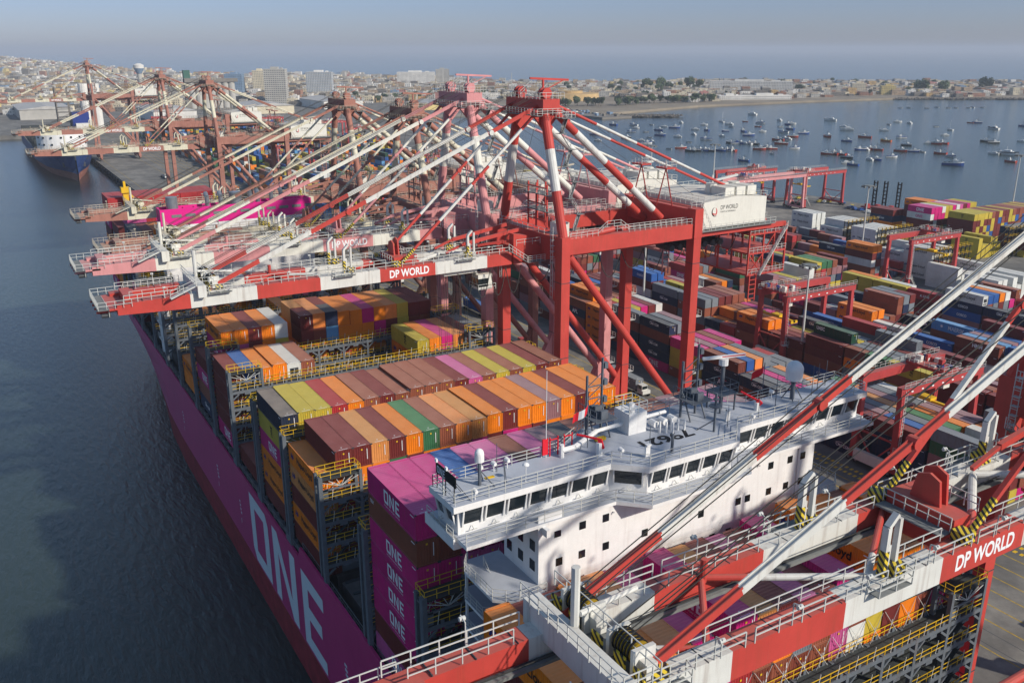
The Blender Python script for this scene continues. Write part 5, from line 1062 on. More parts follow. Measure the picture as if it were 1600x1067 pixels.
# lashing bridges
def lashing(top=36.2, towers=True):
    mb = MB(); p = PITCH; ys = [-0.35]+[k*p for k in range(2, 20, 2)]+[49.5]
    for i, y in enumerate(ys):
        tall = top if i in (0, 1, len(ys)-2, len(ys)-1) else top-3.2
        for x in (-0.85, 0.85):
            mb.box(x-0.22, x+0.22, y-0.2, y+0.2, 18.6, tall, 0)
        mb.box(-0.85, 0.85, y-0.1, y+0.1, tall-1.0, tall-0.8, 0)
        if i == 0: mb.box(-1.15, 1.15, y-0.35, y+0.05, 18.6, 20.8, 0); mb.box(0.5, 1.2, y-0.34, y+0.18, 18.6, tall+0.2, 0)
    for li, z in enumerate((23.9, 26.9, 29.9, 32.9)):
        mb.box(-1.0, 1.0, -0.2, 49.4, z-0.12, z, 1)
        for x in (-1.0, 1.0):
            mb.box(x-0.06, x+0.06, -0.2, 49.4, z-0.45, z+0.02, 0)
            for a, b in zip(ys, ys[1:]):
                m_ = (a+b)/2; mb.beam((x, a+0.2, z-1.3), (x, a+1.2, z-0.5), 0.16, 0.24, 0); mb.beam((x, b-0.2, z-1.3), (x, b-1.2, z-0.5), 0.16, 0.24, 0)
                mb.box(x-0.12, x+0.12, m_-0.5, m_+0.5, z-0.75, z-0.4, 0)
            mb.rail([(x, -0.2, z), (x, 49.4, z)], m=2, sp=2.45, t=0.055, h=1.05)
            for k in range(20):
                y = (k+0.5)*p; mb.beam((x, y-0.25, z+0.05), (x, y-0.05, z+1.5), 0.06, 0.06, 3); mb.box(x-0.07, x+0.07, y+0.1, y+0.45, z+0.02, z+0.5, 0)
    for (a, b) in ((ys[0], ys[1]), (ys[-2], ys[-1])):
        z = 35.9; mb.box(-1.0, 1.0, a, b, z-0.12, z, 1); mb.rail([(-1.0, a, z), (1.0, a, z), (1.0, b, z), (-1.0, b, z), (-1.0, a, z)], m=2, sp=1.2, t=0.055)
        for q in range(6):
            t = q/5; mb.beam((0.9, (a+b)/2, z-1.3), (0.9, a+(b-a)*t, z-0.3), 0.07, 0.07, 3)
        mb.box(0.86, 0.98, a+0.2, b-0.2, z-1.6, z-1.35, 0); mb.box(0.86, 0.98, a+0.2, a+0.9, z-2.8, z-1.4, 0)
        for zz in (24, 27, 30, 33): mb.beam((0.6, a+0.8, zz), (0.6, b-0.8, zz+2.9), 0.5, 0.08, 1)
    return mb.mesh('lashing_bridge')
LB = lashing()
LBM = [M['lash'], M['deck_dark'], M['yellow'], M['rail']]
for x in (1.2, -13.4, -28.0, -42.7, -57.3, -71.9, -86.5, -101.1, -115.7, 15.9, 30.9, 56.5, 71.1, -132.6, -147.2, -156.6):
    o = mk('lashing_bridge', LB, LBM, SHIP); o.location = (x, -24.6, 0)
# lashing rods on the nearest faces
for xn, z0_, n in ((0.0, 29.7, 20), (29.6, 32.6, 5), (55.2, 32.6, 20), (-14.6, 29.7, 20)):
    mb = MB()
    for k in range(n):
        y = k*PITCH; x = xn+0.12
        mb.beam((x, y+0.15, z0_+2.9), (xn+0.5, y+2.3, z0_-0.2), 0.04, 0.04); mb.beam((x, y+2.3, z0_+2.9), (xn+0.5, y+0.15, z0_-0.2), 0.04, 0.04)
    sp('lashing_rods', mb, [M['rail']])
# deckhouse
D = [M['ship_white'], M['ship_grey_deck'], M['rail']]
mb = MB(); mb.box(35.6, 41.6, 6.4, 41.2, 18.6, 47.2, 0); mb.box(32.0, 35.6, 9.5, 38.5, 18.6, 47.2, 0)
mb.prism([(34.9,-0.9),(41.9,-0.9),(41.9,14.6),(44.2,17.0),(44.2,29.3),(41.9,31.6),(41.9,50.2),(34.9,50.2)], 46.9, 47.25, 0, 1)
mb.box(41.55, 41.7, 6.3, 8.8, 46.0, 47.9, 0)
house = sp('deckhouse', mb, D)
mb = MB()
for z in (45.7, 42.75, 39.6, 36.4):
    for y in (8.4, 11.1, 13.7, 20.6, 22.9, 27.2, 29.4, 34.8, 37.6, 39.5) if z != 42.75 else (8.6, 11.1, 13.8, 18.4, 22.0, 25.5, 30.5, 31.8, 34.8, 37.3, 39.5):
        mb = MB(); mb.box(41.6, 41.66, y-0.34, y+0.34, z-0.38, z+0.38, 0); mk('cabin_window', mb.mesh('cabin_window', SO), [M['glass']], house)
for z in (44.6, 42.6, 39.0):
    for x in (36.6, 38.6, 40.6):
        for ya, yb_ in ((6.34, 6.4), (41.2, 41.26)): mb = MB(); mb.box(x-0.4, x+0.4, ya, yb_, z-0.5, z+0.5, 0); mk('cabin_window', mb.mesh('cabin_window', SO), [M['glass']], house)
mb = MB()
for y, z in ((14.5, 46.1), (17.5, 46.6), (33, 46.2)): mb.tube((41.65, y, z), (41.9, y, z), 0.08, n=6)
mb.tube((41.75, 38.8, 30), (41.75, 38.8, 46.8), 0.1, n=6); mb.box(41.6, 42.6, 6.6, 7.0, 46.2, 46.9, 0)
mk('wall_fittings', mb.mesh('wall_fittings', SO), [M['ship_white']], house)
for zi, z in enumerate((41.0, 38.1, 35.2, 32.3, 29.4, 26.5)):
    for s in (0, 1):
        mb = MB(); y0, y1 = ((1.8, 6.4) if s == 0 else (41.2, 45.4)); xf = 43.0 if zi == 0 else 41.2
        poly = [(34.6, y0+1.2), (36.2, y0), (xf-1.6, y0), (xf, y0+1.8), (xf, y1), (34.6, y1)] if s == 0 else [(34.6, y0), (xf, y0), (xf, y1-1.8), (xf-1.6, y1), (36.2, y1), (34.6, y1-1.2)]
        mb.prism(poly, z-0.28, z, 0, 1)
        ed = [(34.6, y0+1.2, z), (36.2, y0, z), (xf-1.6, y0, z), (xf, y0+1.8, z), (xf, y1, z)] if s == 0 else [(34.6, y1-1.2, z), (36.2, y1, z), (xf-1.6, y1, z), (xf, y1-1.8, z), (xf, y0, z)]
        mb.rail(ed, m=2, sp=1.1, mids=2, t=0.05)
        mb.beam((36.4, (y0+y1)/2, z), (39.6, (y0+y1)/2, z-2.9), 0.8, 0.1, 1); mb.rail([(36.4, (y0+y1)/2-0.4, z), (39.6, (y0+y1)/2-0.4, z-2.9)], m=2, t=0.05, sp=1)
        mb.box(36.1, 36.3, y0+0.1 if s == 0 else y1-0.3, y0+0.3 if s == 0 else y1-0.1, z-2.9, z, 0); sp('side_gallery', mb, D)
# wheelhouse
roof = [(35.7,-1.25),(40.4,-1.25),(40.4,15.0),(42.8,17.6),(42.8,28.8),(40.4,31.2),(40.4,50.45),(35.7,50.45),(35.7,36.6),(32.4,31.8),(32.4,17.2),(35.7,11.6)]
def inset(poly, cx_=38.0, cy_=24.6, dx=0.45, dy=0.45): return [(x-math.copysign(dx, x-cx_), y-math.copysign(dy, y-cy_)) for x, y in poly]
body = [(36.0,-0.6),(39.8,-0.6),(39.8,15.3),(42.2,17.9),(42.2,28.5),(39.8,30.9),(39.8,49.8),(36.0,49.8),(36.0,36.4),(32.7,31.6),(32.7,17.4),(36.0,11.8)]
mb = MB(); mb.prism(body, 47.25, 49.75, 0); mb.prism(roof, 49.7, 50.3, 0, 1)
mb.prism([(34.7,-1.2),(40.2,-1.2),(40.2,6.4),(34.7,6.4)], 46.2, 46.9, 0); mb.prism([(34.7,41.2),(40.2,41.2),(40.2,50.4),(34.7,50.4)], 46.2, 46.9, 0)
mb.box(34.7, 40.25, -1.28, -1.1, 46.25, 47.3, 0); mb.box(34.7, 40.25, 50.3, 50.48, 46.25, 47.3, 0)
wh = sp('wheelhouse', mb, D)
mb = MB(); fr = MB()
def win_run(p, q, n, z0=48.15, z1=49.55, out=0.35, gap=0.09):
    p = Vector(p); q = Vector(q); d = q-p; nn = Vector((d.y, -d.x)).normalized()
    if nn.x*1.0 < 0 and abs(nn.x) > 0.3: nn = -nn
    if abs(nn.x) <= 0.3: nn = Vector((0, -1 if p.y < 20 else 1))
    for i in range(n):
        a = p.lerp(q, (i+gap)/n); b = p.lerp(q, (i+1-gap)/n); lo = nn*0.02; hi = nn*out
        c = [(a.x+lo.x, a.y+lo.y, z0), (b.x+lo.x, b.y+lo.y, z0), (b.x+hi.x, b.y+hi.y, z1), (a.x+hi.x, a.y+hi.y, z1)]
        mb = MB(); mb.extr(c, (-nn.x*0.05, -nn.y*0.05, 0)); mk('bridge_window', mb.mesh('bridge_window', SO), [M['glass']], wh)
        for e in (a, b): fr.beam((e.x+lo.x*3, e.y+lo.y*3, z0-0.15), (e.x+hi.x*1.15, e.y+hi.y*1.15, z1+0.15), 0.14, 0.14, 0)
        m_ = p.lerp(q, (i+0.5)/n); fr.beam((m_.x+nn.x*0.1, m_.y+nn.y*0.1, 47.9), (m_.x+nn.x*0.5, m_.y+nn.y*0.5, 47.7), 0.06, 0.06, 1); fr.beam((m_.x+nn.x*0.3, m_.y+nn.y*0.3-0.4, 47.6), (m_.x+nn.x*0.3, m_.y+nn.y*0.3+0.4, 47.6), 0.06, 0.06, 1)
win_run((39.8,-0.4), (39.8,15.1), 7); win_run((39.9,15.4), (42.1,17.8), 1); win_run((42.2,18.0), (42.2,28.4), 5); win_run((42.1,28.6), (39.9,30.8), 1); win_run((39.8,31.1), (39.8,49.6), 8)
win_run((36.2,-0.6), (39.6,-0.6), 2); win_run((36.2,49.8), (39.6,49.8), 2)
mk('window_mullions', fr.mesh('window_mullions', SO), [M['ship_white'], M['rail']], wh)
mb = MB(); e = 0.25
rp = [(x-math.copysign(e, x-38), y-math.copysign(e, y-24.6), 50.3) for x, y in roof]; mb.rail(rp+[rp[0]], sp=1.7, mids=2, t=0.05)
mb.rail([(41.7,-0.8,47.25),(41.7,14.7,47.25),(44.0,17.1,47.25),(44.0,29.2,47.25),(41.7,31.5,47.25),(41.7,50.0,47.25)], sp=1.9, mids=2, t=0.05)
mb.rail([(40.1,-1.2,47.0),(35,-1.2,47.0)], sp=1.2, mids=2, t=0.05); sp('bridge_rails', mb, [M['rail']])
mb = MB(); put_text(mb, '79621', (37.8, 26.2, 50.312), (0,-1,0), (1,0,0), 6.2, 1.7, 0, 0.03); sp('roof_digits', mb, [M['letter_k']])
# masts and gear on the bridge roof
def lattice(x, y, h, w, yw, lab):
    mb = MB()
    for sx in (-w, w):
        mb.tube((x, y+sx, 50.3), (x, y+sx, 50.3+h*(1 if sx > 0 else 0.8)), 0.14, n=6)
        mb.tube((x+1.6, y+sx, 50.3), (x+0.2, y+sx, 50.3+h*0.35), 0.09, n=6)
    k = 0; z = 51.6
    while z < 50.3+h*0.76: mb.beam((x, y-w, z), (x, y+w, z), 0.1, 0.1); mb.beam((x, y-w, z), (x, y+w, z+h*0.16), 0.07, 0.07); z += h*0.16
    mb.box(x-0.8, x+2.2, y-w-0.4, y+w+0.4, 52.4, 52.5); mb.rail([(x+2.2, y-w-0.4, 52.5), (x-0.8, y-w-0.4, 52.5)], m=0, sp=1, t=0.05)
    for q in (0.9, 0.68, 0.45): mb.box(x-0.2, x+0.25, y+w+0.1, y+w+0.5, 50.3+h*q-0.3, 50.3+h*q+0.3)
    for q in range(5): mb.box(x-0.5+0.5*q, x-0.2+0.5*q, y-0.4, y+0.4, 52.5, 53.2+0.15*(q % 3))
    return sp(lab, mb, [M['ship_grey']])
lattice(34.0, 17.6, 7.8, 0.9, 1, 'signal_mast'); lattice(35.2, 28.8, 7.6, 1.0, 1, 'signal_mast')
mb = MB(); mb.box(33.8, 36.2, 20.3, 22.5, 50.3, 52.5, 0); mb.rail([(33.8,20.3,52.5),(36.2,20.3,52.5),(36.2,22.5,52.5),(33.8,22.5,52.5),(33.8,20.3,52.5)], m=1, sp=1, t=0.05)
mb.tube((35.8,20.9,52.5),(35.8,20.9,52.8),0.3,n=12,m=0); mb.tube((34.4,22.0,52.5),(34.4,22.0,52.8),0.3,n=12,m=0); sp('roof_cabin', mb, [M['ship_white'], M['rail']])
mb = MB(); mb.tube((35.6,33.0,50.3),(35.6,33.0,55.2),0.22,n=8,m=0); mb.tube((35.6,33.0,55.2),(35.6,33.0,55.9),0.5,n=12,m=1); mb.beam((35.0,30.6,56.1),(36.2,35.4,56.1),0.3,0.28,1); mb.beam((35.16,30.8,56.15),(36.33,35.3,56.15),0.05,0.12,2)
for a in (-1.0, 1.0):
    for b in (-1.0, 1.0): mb.tube((35.6+a,33+b,50.3),(35.6+a,33+b,52.3),0.1,n=6,m=0)
mb.box(34.4,36.8,31.8,34.2,52.2,52.3,0); mb.rail([(34.4,31.8,52.3),(36.8,31.8,52.3),(36.8,34.2,52.3),(34.4,34.2,52.3),(34.4,31.8,52.3)], m=0, sp=1, t=0.05); sp('radar_scanner', mb, [M['ship_grey'], M['ship_white'], M['letter_r']])
mb = MB(); mb.tube((37.6,41.6,50.3),(37.6,41.6,52.6),0.25,n=8,m=0)
for a in range(4): mb.tube((37.6+1.1*math.cos(a*1.57+.8),41.6+1.1*math.sin(a*1.57+.8),50.3),(37.6,41.6,52.2),0.07,n=5,m=0)
for a in range(8): mb.beam((37.6,41.6,52.3),(37.6+1.6*math.cos(a*.785),41.6+1.6*math.sin(a*.785),52.1),0.05,0.05,0)
mb.tube((37.6,41.6,52.6),(37.6,41.6,53.7),0.9,0.95,n=18,m=1); mb.dome((37.6,41.6,53.7),0.95,1.0,n=18,k=7,m=1); sp('satellite_dome', mb, [M['ship_grey'], M['ship_white']], smooth=False)
mb = MB(); mb.tube((37.9,2.6,50.3),(37.9,2.6,52.6),0.16,n=8,m=0); mb.tube((38.9,3.6,50.3),(37.9,2.6,51.8),0.06,n=5,m=0); mb.tube((37.0,3.4,50.3),(37.9,2.6,51.8),0.06,n=5,m=0); mb.tube((37.9,2.6,52.6),(37.9,2.6,53.3),0.42,n=14,m=1); mb.dome((37.9,2.6,53.3),0.42,0.5,n=14,m=1); mb.box(38.0,38.3,3.0,3.9,50.9,51.0,2)
mb.tube((39.4,6.4,50.3),(39.4,6.4,51.9),0.05,n=6,m=1); mb.dome((39.4,6.4,51.9),0.32,0.25,n=10,m=1); mb.tube((39.2,4.4,50.3),(39.0,4.4,52.8),0.04,n=5,m=0); mb.tube((38.6,4.9,50.3),(39.0,4.4,52.8),0.04,n=5,m=0)
sp('small_radome', mb, [M['ship_grey'], M['ship_white'], M['yellow']])
mb = MB()
for (x, y, h) in ((36.2,10.6,8.6),(36.3,14.5,3.0),(39.6,34.5,3.4),(38.4,38.2,3.8),(38.0,44.2,3.6),(37.2,46.0,3.2),(36.6,48.0,3.0),(39.8,20.0,2.4),(36.4,5.2,2.8),(39.6,30.2,2.4),(36.0,25.6,2.8)): mb = MB(); mb.tube((x,y,50.3),(x,y,50.3+h),0.045,0.03,n=5,m=0 if h < 8 else 1); sp('whip_antenna', mb, [M['ship_grey'], M['ship_white']])
for (x, y) in ((39.8,16.6),(40.2,33.0),(36.3,39.8),(40.0,1.0),(36.2,3.6),(36.2,5.0),(36.2,6.4)): mb = MB(); mb.tube((x,y,50.3),(x,y,51.2),0.05,n=5,m=1); mb.tube((x-0.2,y,51.1),(x+0.3,y,51.1),0.24,0.16,n=10,m=1); sp('searchlight', mb, [M['ship_grey'], M['ship_white']])
for (x, y) in ((41.0,18.5),(38.5,31.0)): mb = MB(); mb.box(x-0.1,x+0.1,y,y+0.5,50.3,51.6,1); mb.box(x-0.1,x+0.25,y,y+0.5,51.5,51.65,1); sp('roof_bollard', mb, [M['ship_grey'], M['ship_white']])
mb = MB(); mb.tube((41.4,21.4,50.3),(41.4,21.4,52.2),0.14,n=8,m=0); mb.tube((39.8,28.2,50.3),(39.8,28.2,54.4),0.13,n=6,m=0); mb.tube((39.8,28.2,53.0),(39.8,28.2,53.12),0.65,n=14,m=0); mb.tube((39.8,28.2,53.7),(39.8,28.2,53.85),0.3,n=10,m=0); mb.beam((39.8,28.2,51.6),(38.6,27.0,50.3),0.1,0.1,0)
sp('light_column', mb, [M['ship_grey'], M['ship_white']])
mb = MB()
for (y) in (11.0, 12.6): mb.box(36.1,36.2,y,y+0.1,50.3,52.2,0); mb.box(36.1,36.2,y+0.9,y+1.0,50.3,52.2,0); mb.box(36.1,36.2,y,y+1.0,51.9,52.0,0)
mb.box(36.1,36.25,10.2,10.8,50.6,52.2,0); mb.tube((36.9,11.9,50.3),(36.9,11.9,51.6),0.22,n=8,m=1); mb.tube((36.9,13.3,51.0),(35.3,17.0,51.2),0.26,n=8,m=1); mb.tube((36.9,11.9,51.0),(36.9,13.3,51.0),0.26,n=8,m=1); mb.tube((35.3,17.0,51.2),(34.9,26.0,51.2),0.2,n=8,m=1)
mb.tube((38.3,15.2,50.3),(38.3,15.2,51.6),0.3,n=8,m=1); mb.beam((38.3,15.2,51.9),(36.8,13.6,52.2),0.16,0.16,0); mb.beam((38.3,15.2,51.9),(38.5,15.4,51.0),0.3,0.4,0)
mb.tube((37.9,36.0,50.3),(37.9,36.0,51.2),0.3,n=8,m=1); mb.beam((37.9,36.0,51.4),(36.6,34.8,52.2),0.16,0.16,0); mb.beam((37.9,36.0,51.4),(38.2,36.3,51.0),0.35,0.4,0)
mb.box(35.6,36.0,16.6,17.7,50.4,50.7,2); sp('fire_monitors', mb, [M['flag_red'], M['ship_white'], M['yellow']])
for k in range(1):
    mb = MB()
    for i in range(6): mb.tube((37.2+0.4*(i % 3), 23.4+i*0.5, 50.3), (37.2+0.4*(i % 3), 23.4+i*0.5, 51.5), 0.12, n=6)
    for i in range(3): mb.tube((36.0, 23.2+i*1.2, 51.1), (36.9, 23.2+i*1.2, 51.1), 0.36, n=10)
    sp('roof_vents', mb, [M['ship_white']])
mb = MB(); mb.box(37.6,37.75,-0.9,-0.8,50.3,52.0,0); mb.box(36.2,39.9,-0.78,-0.7,51.7,52.7,1)
for x in (36.4, 38.0, 39.6): mb.beam((x,-0.8,50.3),(x,-0.74,52.0),0.08,0.08,1); mb.beam((x+0.3,0.6,50.3),(x,-0.74,52.3),0.05,0.05,1)
mb.box(36.1,36.4,-0.82,-0.66,52.7,53.0,2); mb.box(38.0,38.3,-0.82,-0.66,52.7,53.0,2); put_one(mb, (36.45,-0.79,51.85), (1,0,0), (0,0,1), 1.5, 0.65, 2)
sp('name_board', mb, [M['rail'], M['black'], M['letter_w']])
for (x, y, z, two, lab) in ((36.4, 14.0, 53.6, True, ''), (35.9, 37.6, 53.2, False, '')):
    mb = MB(); mb.tube((x, y+1.2, 50.3), (x, y+1.2, z+1.3), 0.05, n=5, m=2); n = 6
    for i in range(n):
        u0, u1 = i/n, (i+1)/n; f = lambda u: (x+0.25*math.sin(u*5), y+1.15-1.5*u, z+1.2-0.9*u)
        a, b = f(u0), f(u1); mb.add([a, b, (b[0], b[1]-0.1, b[2]-0.85), (a[0], a[1]-0.1, a[2]-0.85)], [(0,1,2,3)], (1 if i in (2,3) else 0) if two else 0)
    sp('flag', mb, [M['flag_red'], M['letter_w'], M['ship_grey']])
# funnel block near the stern
mb = MB(); X0, X1, Ya, Yb, Zt = -131.2, -126.4, 5.8, 43.2, 50.0
mb.box(X0, X1, Ya, Yb, 18.6, 46.0, 0); sp('funnel_house', mb, [M['ship_white']])
mb = MB()
for (a, b, c, d) in ((X0, X1, Ya, Ya+0.3), (X0, X1, Yb-0.3, Yb), (X0, X0+0.3, Ya+0.3, Yb-0.3), (X1-0.3, X1, Ya+0.3, Yb-0.3)): mb.box(a-0.02 if a == X0 else a, b+0.02 if b == X1 else b, c, d, 46.0, Zt, 0)
for k in range(14): y = Ya+2.6*k+1; mb.box(X0+0.3, X0+0.75, y, y+0.25, 46.0, Zt-0.3, 0)
for k in range(11): y = Ya+2.6+k*3.3; mb.box(X1+0.02, X1+0.1, y, y+2.3, 47.9, 48.6, 1)
sp('funnel_casing', mb, [M['magenta'], M['grate']])
mb = MB()
for (y, r, h) in ((9.2, 1.4, 2.6), (24.5, 1.5, 2.7)): mb.tube((-128.8, y, 46), (-128.8, y, Zt+h), r, n=18)
for y in (17.5, 20.8, 28.2, 30.0, 33.5, 36.0): mb.tube((-128.5, y, 46), (-128.5, y, Zt+2.0), 0.55, n=12); mb.tube((-128.5, y, Zt+1.9), (-129.7, y, Zt+2.8), 0.55, n=12)
sp('exhaust_pipes', mb, [M['steel_pipe']])
mb = MB(); mb.beam((-150, -1.0, 18.6), (-150, -1.0, 52), 1.5, 1.5, 0) if False else None
mb.box(-172.1, -170.7, 4.0, 5.4, 18.6, 48.5, 0); mb.box(-172.6, -170.2, 3.6, 5.9, 48.5, 50.0, 0); mb.beam((-171.4, 4.7, 50), (-171.4, 4.7, 51.6), 0.6, 0.6, 0); mb.beam((-171.4, 4.7, 49), (-171.4, 6.8, 47), 0.5, 0.5, 0); sp('provision_crane', mb, [M['yellow']])
# a tall gangway tower at the aft port side, pale
mb = MB(); mb.box(-112, -108, 0.4, 2.2, 18.6, 33.5, 0)
for z in (23, 27, 31): mb.box(-112.3, -107.7, 0.0, 2.6, z, z+0.25, 0); mb.rail([(-107.7, 0, z+.25), (-112.3, 0, z+.25)], m=1)
sp('aft_access_tower', mb, [M['ship_white'], M['rail']])

# ================================================================ THE BLUE SHIP BEYOND
B = thing('container_ship', 'blue hulled ship with rounded white superstructure at the far quay, bow toward us', 'ship', (-600, 31, 0)); BO = (-600, 31, 0)
S = [(-588,0.5,0.4,17),(-596,5,1.5,16.5),(-608,10.5,4,16),(-625,15,9,15),(-645,17.5,13.5,14.5),(-700,18.6,18,14.5),(-850,18.6,18,14.5),(-900,16,12,15)]
mb = MB()
for s in (-1, 1):
    ring = [[(X, 31+s*hw*0.8, -2), (X+(0 if i else 3), 31+s*(hw+(hd-hw)*0.25), 5.2), (X, 31+s*(hw+(hd-hw)*0.6), 9), (X, 31+s*hd, zd)] for i, (X, hd, hw, zd) in enumerate(S)]
    for a, b in zip(ring, ring[1:]):
        for i in range(3): q = [b[i], a[i], a[i+1], b[i+1]]; (q.reverse() if s > 0 else None); mb.add(q, [(0,1,2,3)], 1 if i == 0 else 0)
mk('hull', mb.mesh('hull', BO), [mat('blue_hull', (26,54,104), 0.55, var=0.15, streak=0.2), mat('rust_bottom', (150,98,84), 0.8, var=0.3)], B)
mb = MB(); mb.prism([(-592,31),(-608,41),(-645,48),(-700,49),(-895,47),(-895,15),(-700,13),(-645,14),(-608,21)], 13.2, 13.6)
for k in range(30): x = -700-k*6.2; mb.box(x, x+1.0, 15, 47, 13.6, 16.5+2*(k % 2))
mk('deck', mb.mesh('deck', BO), [M['deck_dark']], B)
mb = MB()
for k in range(120): x = -700-(k//6)*9.3; y = 16+(k % 6)*5.2; mb.box(x, x+0.8, y, y+1.2, 16.6, 17.8, 0)
mk('deck_gear', mb.mesh('deck_gear', BO), [M['yellow']], B)
mb = MB(); pts = [(-664+12*math.cos(R(a)), 31+16.5*math.sin(R(a))) for a in range(-90, 91, 12)]; pts += [(-684, 47.5), (-684, 14.5)]
mb.prism(pts, 13.6, 28.5, 0)
for i in range(1, 14, 2):
    for z in (19, 24): a = R(-90+i*12); c = (-664+12.05*math.cos(a), 31+16.55*math.sin(a)); mb.box(c[0]-0.6, c[0]+0.6, c[1]-0.6, c[1]+0.6, z, z+1.2, 1)
mk('superstructure', mb.mesh('superstructure', BO), [M['ship_white'], M['glass']], B)
mb = MB()
for s in (-1, 1): mb.box(-604, -602.5, 31+s*6.5-0.8, 31+s*6.5+0.8, 8.5, 11.5)
mk('anchor', mb.mesh('anchor', BO), [M['steel']], B)

# ================================================================ YARD GANTRIES (rubber tyred)
def rtg(x, y, span, label, w=9.6, faded=False, trol=0.15, h=23.6):
    t = thing('yard_gantry', label, 'gantry crane', (x, y, G0), 'rubber tyred yard gantries', 0)
    rm = M['red_pink'] if faded else M['rtg']; H = h-G0
    for sx in (-1, 1):
        for sy in (0, 1):
            mb = MB(); yy = sy*span; mb.extr([(sx*w/2-0.75, yy-0.55, 1.6), (sx*w/2+0.75, yy-0.55, 1.6), (sx*(w/2-0.3)+0.5, yy-0.55, H-1.6), (sx*(w/2-0.3)-0.5, yy-0.55, H-1.6)], (0, 1.1, 0)); mk('leg', mb.mesh('leg'), [rm], t)
        mb = MB(); u = sx*(w/2-0.3); mb.box(u-0.6, u+0.6, -1.0, span+1.0, H-1.8, H, 0); mb.rail([(u+0.9*sx, -0.6, H), (u+0.9*sx, span+0.8, H)], m=1, sp=1.6); mb.box(min(u+0.6*sx, u+1.0*sx), max(u+0.6*sx, u+1.0*sx), -0.6, span+0.8, H-0.05, H, 2)
        for k in range(7): mb.box(u+sx*0.6-0.01, u+sx*0.6+0.03, 2+k*3.2, 2.6+k*3.2, H-1.3, H-1.0, 3)
        mk('top_girder', mb.mesh('top_girder'), [rm, M['rail'], M['grate'], M['letter_w']], t)
    for sy in (0, 1):
        yy = sy*span; mb = MB(); mb.box(-w/2-0.9, w/2+0.9, yy-0.5, yy+0.5, 1.2, 2.1, 0); mb.box(-w/2+1, w/2-1, yy-1.5 if sy == 0 else yy+0.5, yy-0.5 if sy == 0 else yy+1.6, 1.4, 3.6, 1)
        mb.beam((-w/2, yy, 7.5), (w/2, yy, 7.5), 0.35, 0.35, 0); mb.beam((-w/2, yy, 7.5), (0, yy, 2.1), 0.3, 0.3, 0); mb.beam((w/2, yy, 7.5), (0, yy, 2.1), 0.3, 0.3, 0); mk('sill_frame', mb.mesh('sill_frame'), [rm, M['house_white']], t)
        for sx in (-1, 1):
            for d in (-0.9, 0.9):
                mb = MB(); c = sx*w/2+d; mb.tube((c, yy-0.32, 0.75), (c, yy+0.32, 0.75), 0.75, n=14, m=0); mb.tube((c, yy-0.34, 0.75), (c, yy+0.34, 0.75), 0.35, n=10, m=1); mk('wheel', mb.mesh('wheel'), [M['black'], M['grate']], t)
    yt = span*trol; mb = MB(); mb.box(-w/2+0.4, w/2-0.4, yt-2.4, yt+2.4, H+0.1, H+0.7, 0); rr = random.Random(int(x*7+y))
    for k in range(14): a = rr.uniform(-w/2+0.6, w/2-1.6); b = yt+rr.uniform(-2.2, 1.4); mb.box(a, a+rr.uniform(.4,1.3), b, b+rr.uniform(.4,1.2), H+0.7, H+rr.uniform(1.0, 2.4), rr.choice((0,0,2,1,3)))
    mb.rail([(-w/2+0.2, yt-2.7, H+0.7), (w/2-0.2, yt-2.7, H+0.7), (w/2-0.2, yt+2.7, H+0.7), (-w/2+0.2, yt+2.7, H+0.7), (-w/2+0.2, yt-2.7, H+0.7)], m=1, sp=1.2)
    mb.box(w/2-2.6, w/2-0.9, yt-1, yt+1, H-3.4, H-1.0, 2)
    tr = mk('trolley', mb.mesh('trolley'), [rm, M['rail'], M['house_white'], M['letter_b']], t)
    mb = MB(); zz = H*0.62; mb.box(-6, 6, yt-0.35, yt+0.35, zz, zz+0.5, 0)
    for s in (-1, 1): mb.box(s*5.8-0.2, s*5.8+0.2, yt-1.2, yt+1.2, zz-0.2, zz+0.5, 0)
    mb.box(-1.5, 1.5, yt-1, yt+1, zz+0.5, zz+1.1, 0)
    for a in (-1.3, 1.3):
        for b in (-0.8, 0.8): mb.beam((a, yt+b, zz+1), (a*1.4, yt+b*1.2, H), 0.05, 0.05, 1)
    mk('spreader', mb.mesh('spreader'), [M['yellow'], M['rope']], tr)
    mb = MB(); px = w/2+0.75
    for yy_ in (-0.3, 0.3): mb.beam((px, yy_, 6.0), (px, yy_, H-0.5), 0.08, 0.08, 0)
    for k in range(int((H-7)/0.8)): mb.beam((px, -0.3, 6.4+k*0.8), (px, 0.3, 6.4+k*0.8), 0.06, 0.06, 0)
    mb.beam((px, 4.0, 1.6), (px, 0.3, 6.0), 0.5, 0.1, 0); mb.rail([(px, 4.0, 1.6), (px, 0.3, 6.0)], m=0, t=0.05); mb.box(px-0.5, px+0.6, -1.2, 0.6, 5.95, 6.05, 0); mb.rail([(px+0.6, 0.6, 6.05), (px+0.6, -1.2, 6.05), (px-0.5, -1.2, 6.05)], m=0, t=0.05)
    mk('stairs', mb.mesh('stairs'), [M['rail']], t); return t
M['rtg'] = mat('gantry_red', (170,62,62), 0.55, var=0.15, scale=0.4, streak=0.15, dust=0.2)
rtg(-66.0, 151.2, 26.0, 'red yard gantry in the middle of the stacks, spreader over the second block', trol=0.08)
rtg(-6.0, 118.6, 24.6, 'red yard gantry just right of the white bridge, partly behind the crane stays', trol=0.62)
rtg(-96.5, 245.5, 26.0, 'red yard gantry at right before the tall magenta topped block', trol=0.72)
rtg(-262.5, 318, 36, 'faded gantry farthest left of the group at the bay edge', trol=0.7, w=9)
rtg(-237.0, 299, 50, 'pale pink gantry in the middle of the group at the bay edge', trol=0.25, faded=True, w=9)
rtg(-239.5, 351, 30, 'red gantry rightmost of the group at the bay edge, spreader raised', trol=0.1, w=13)
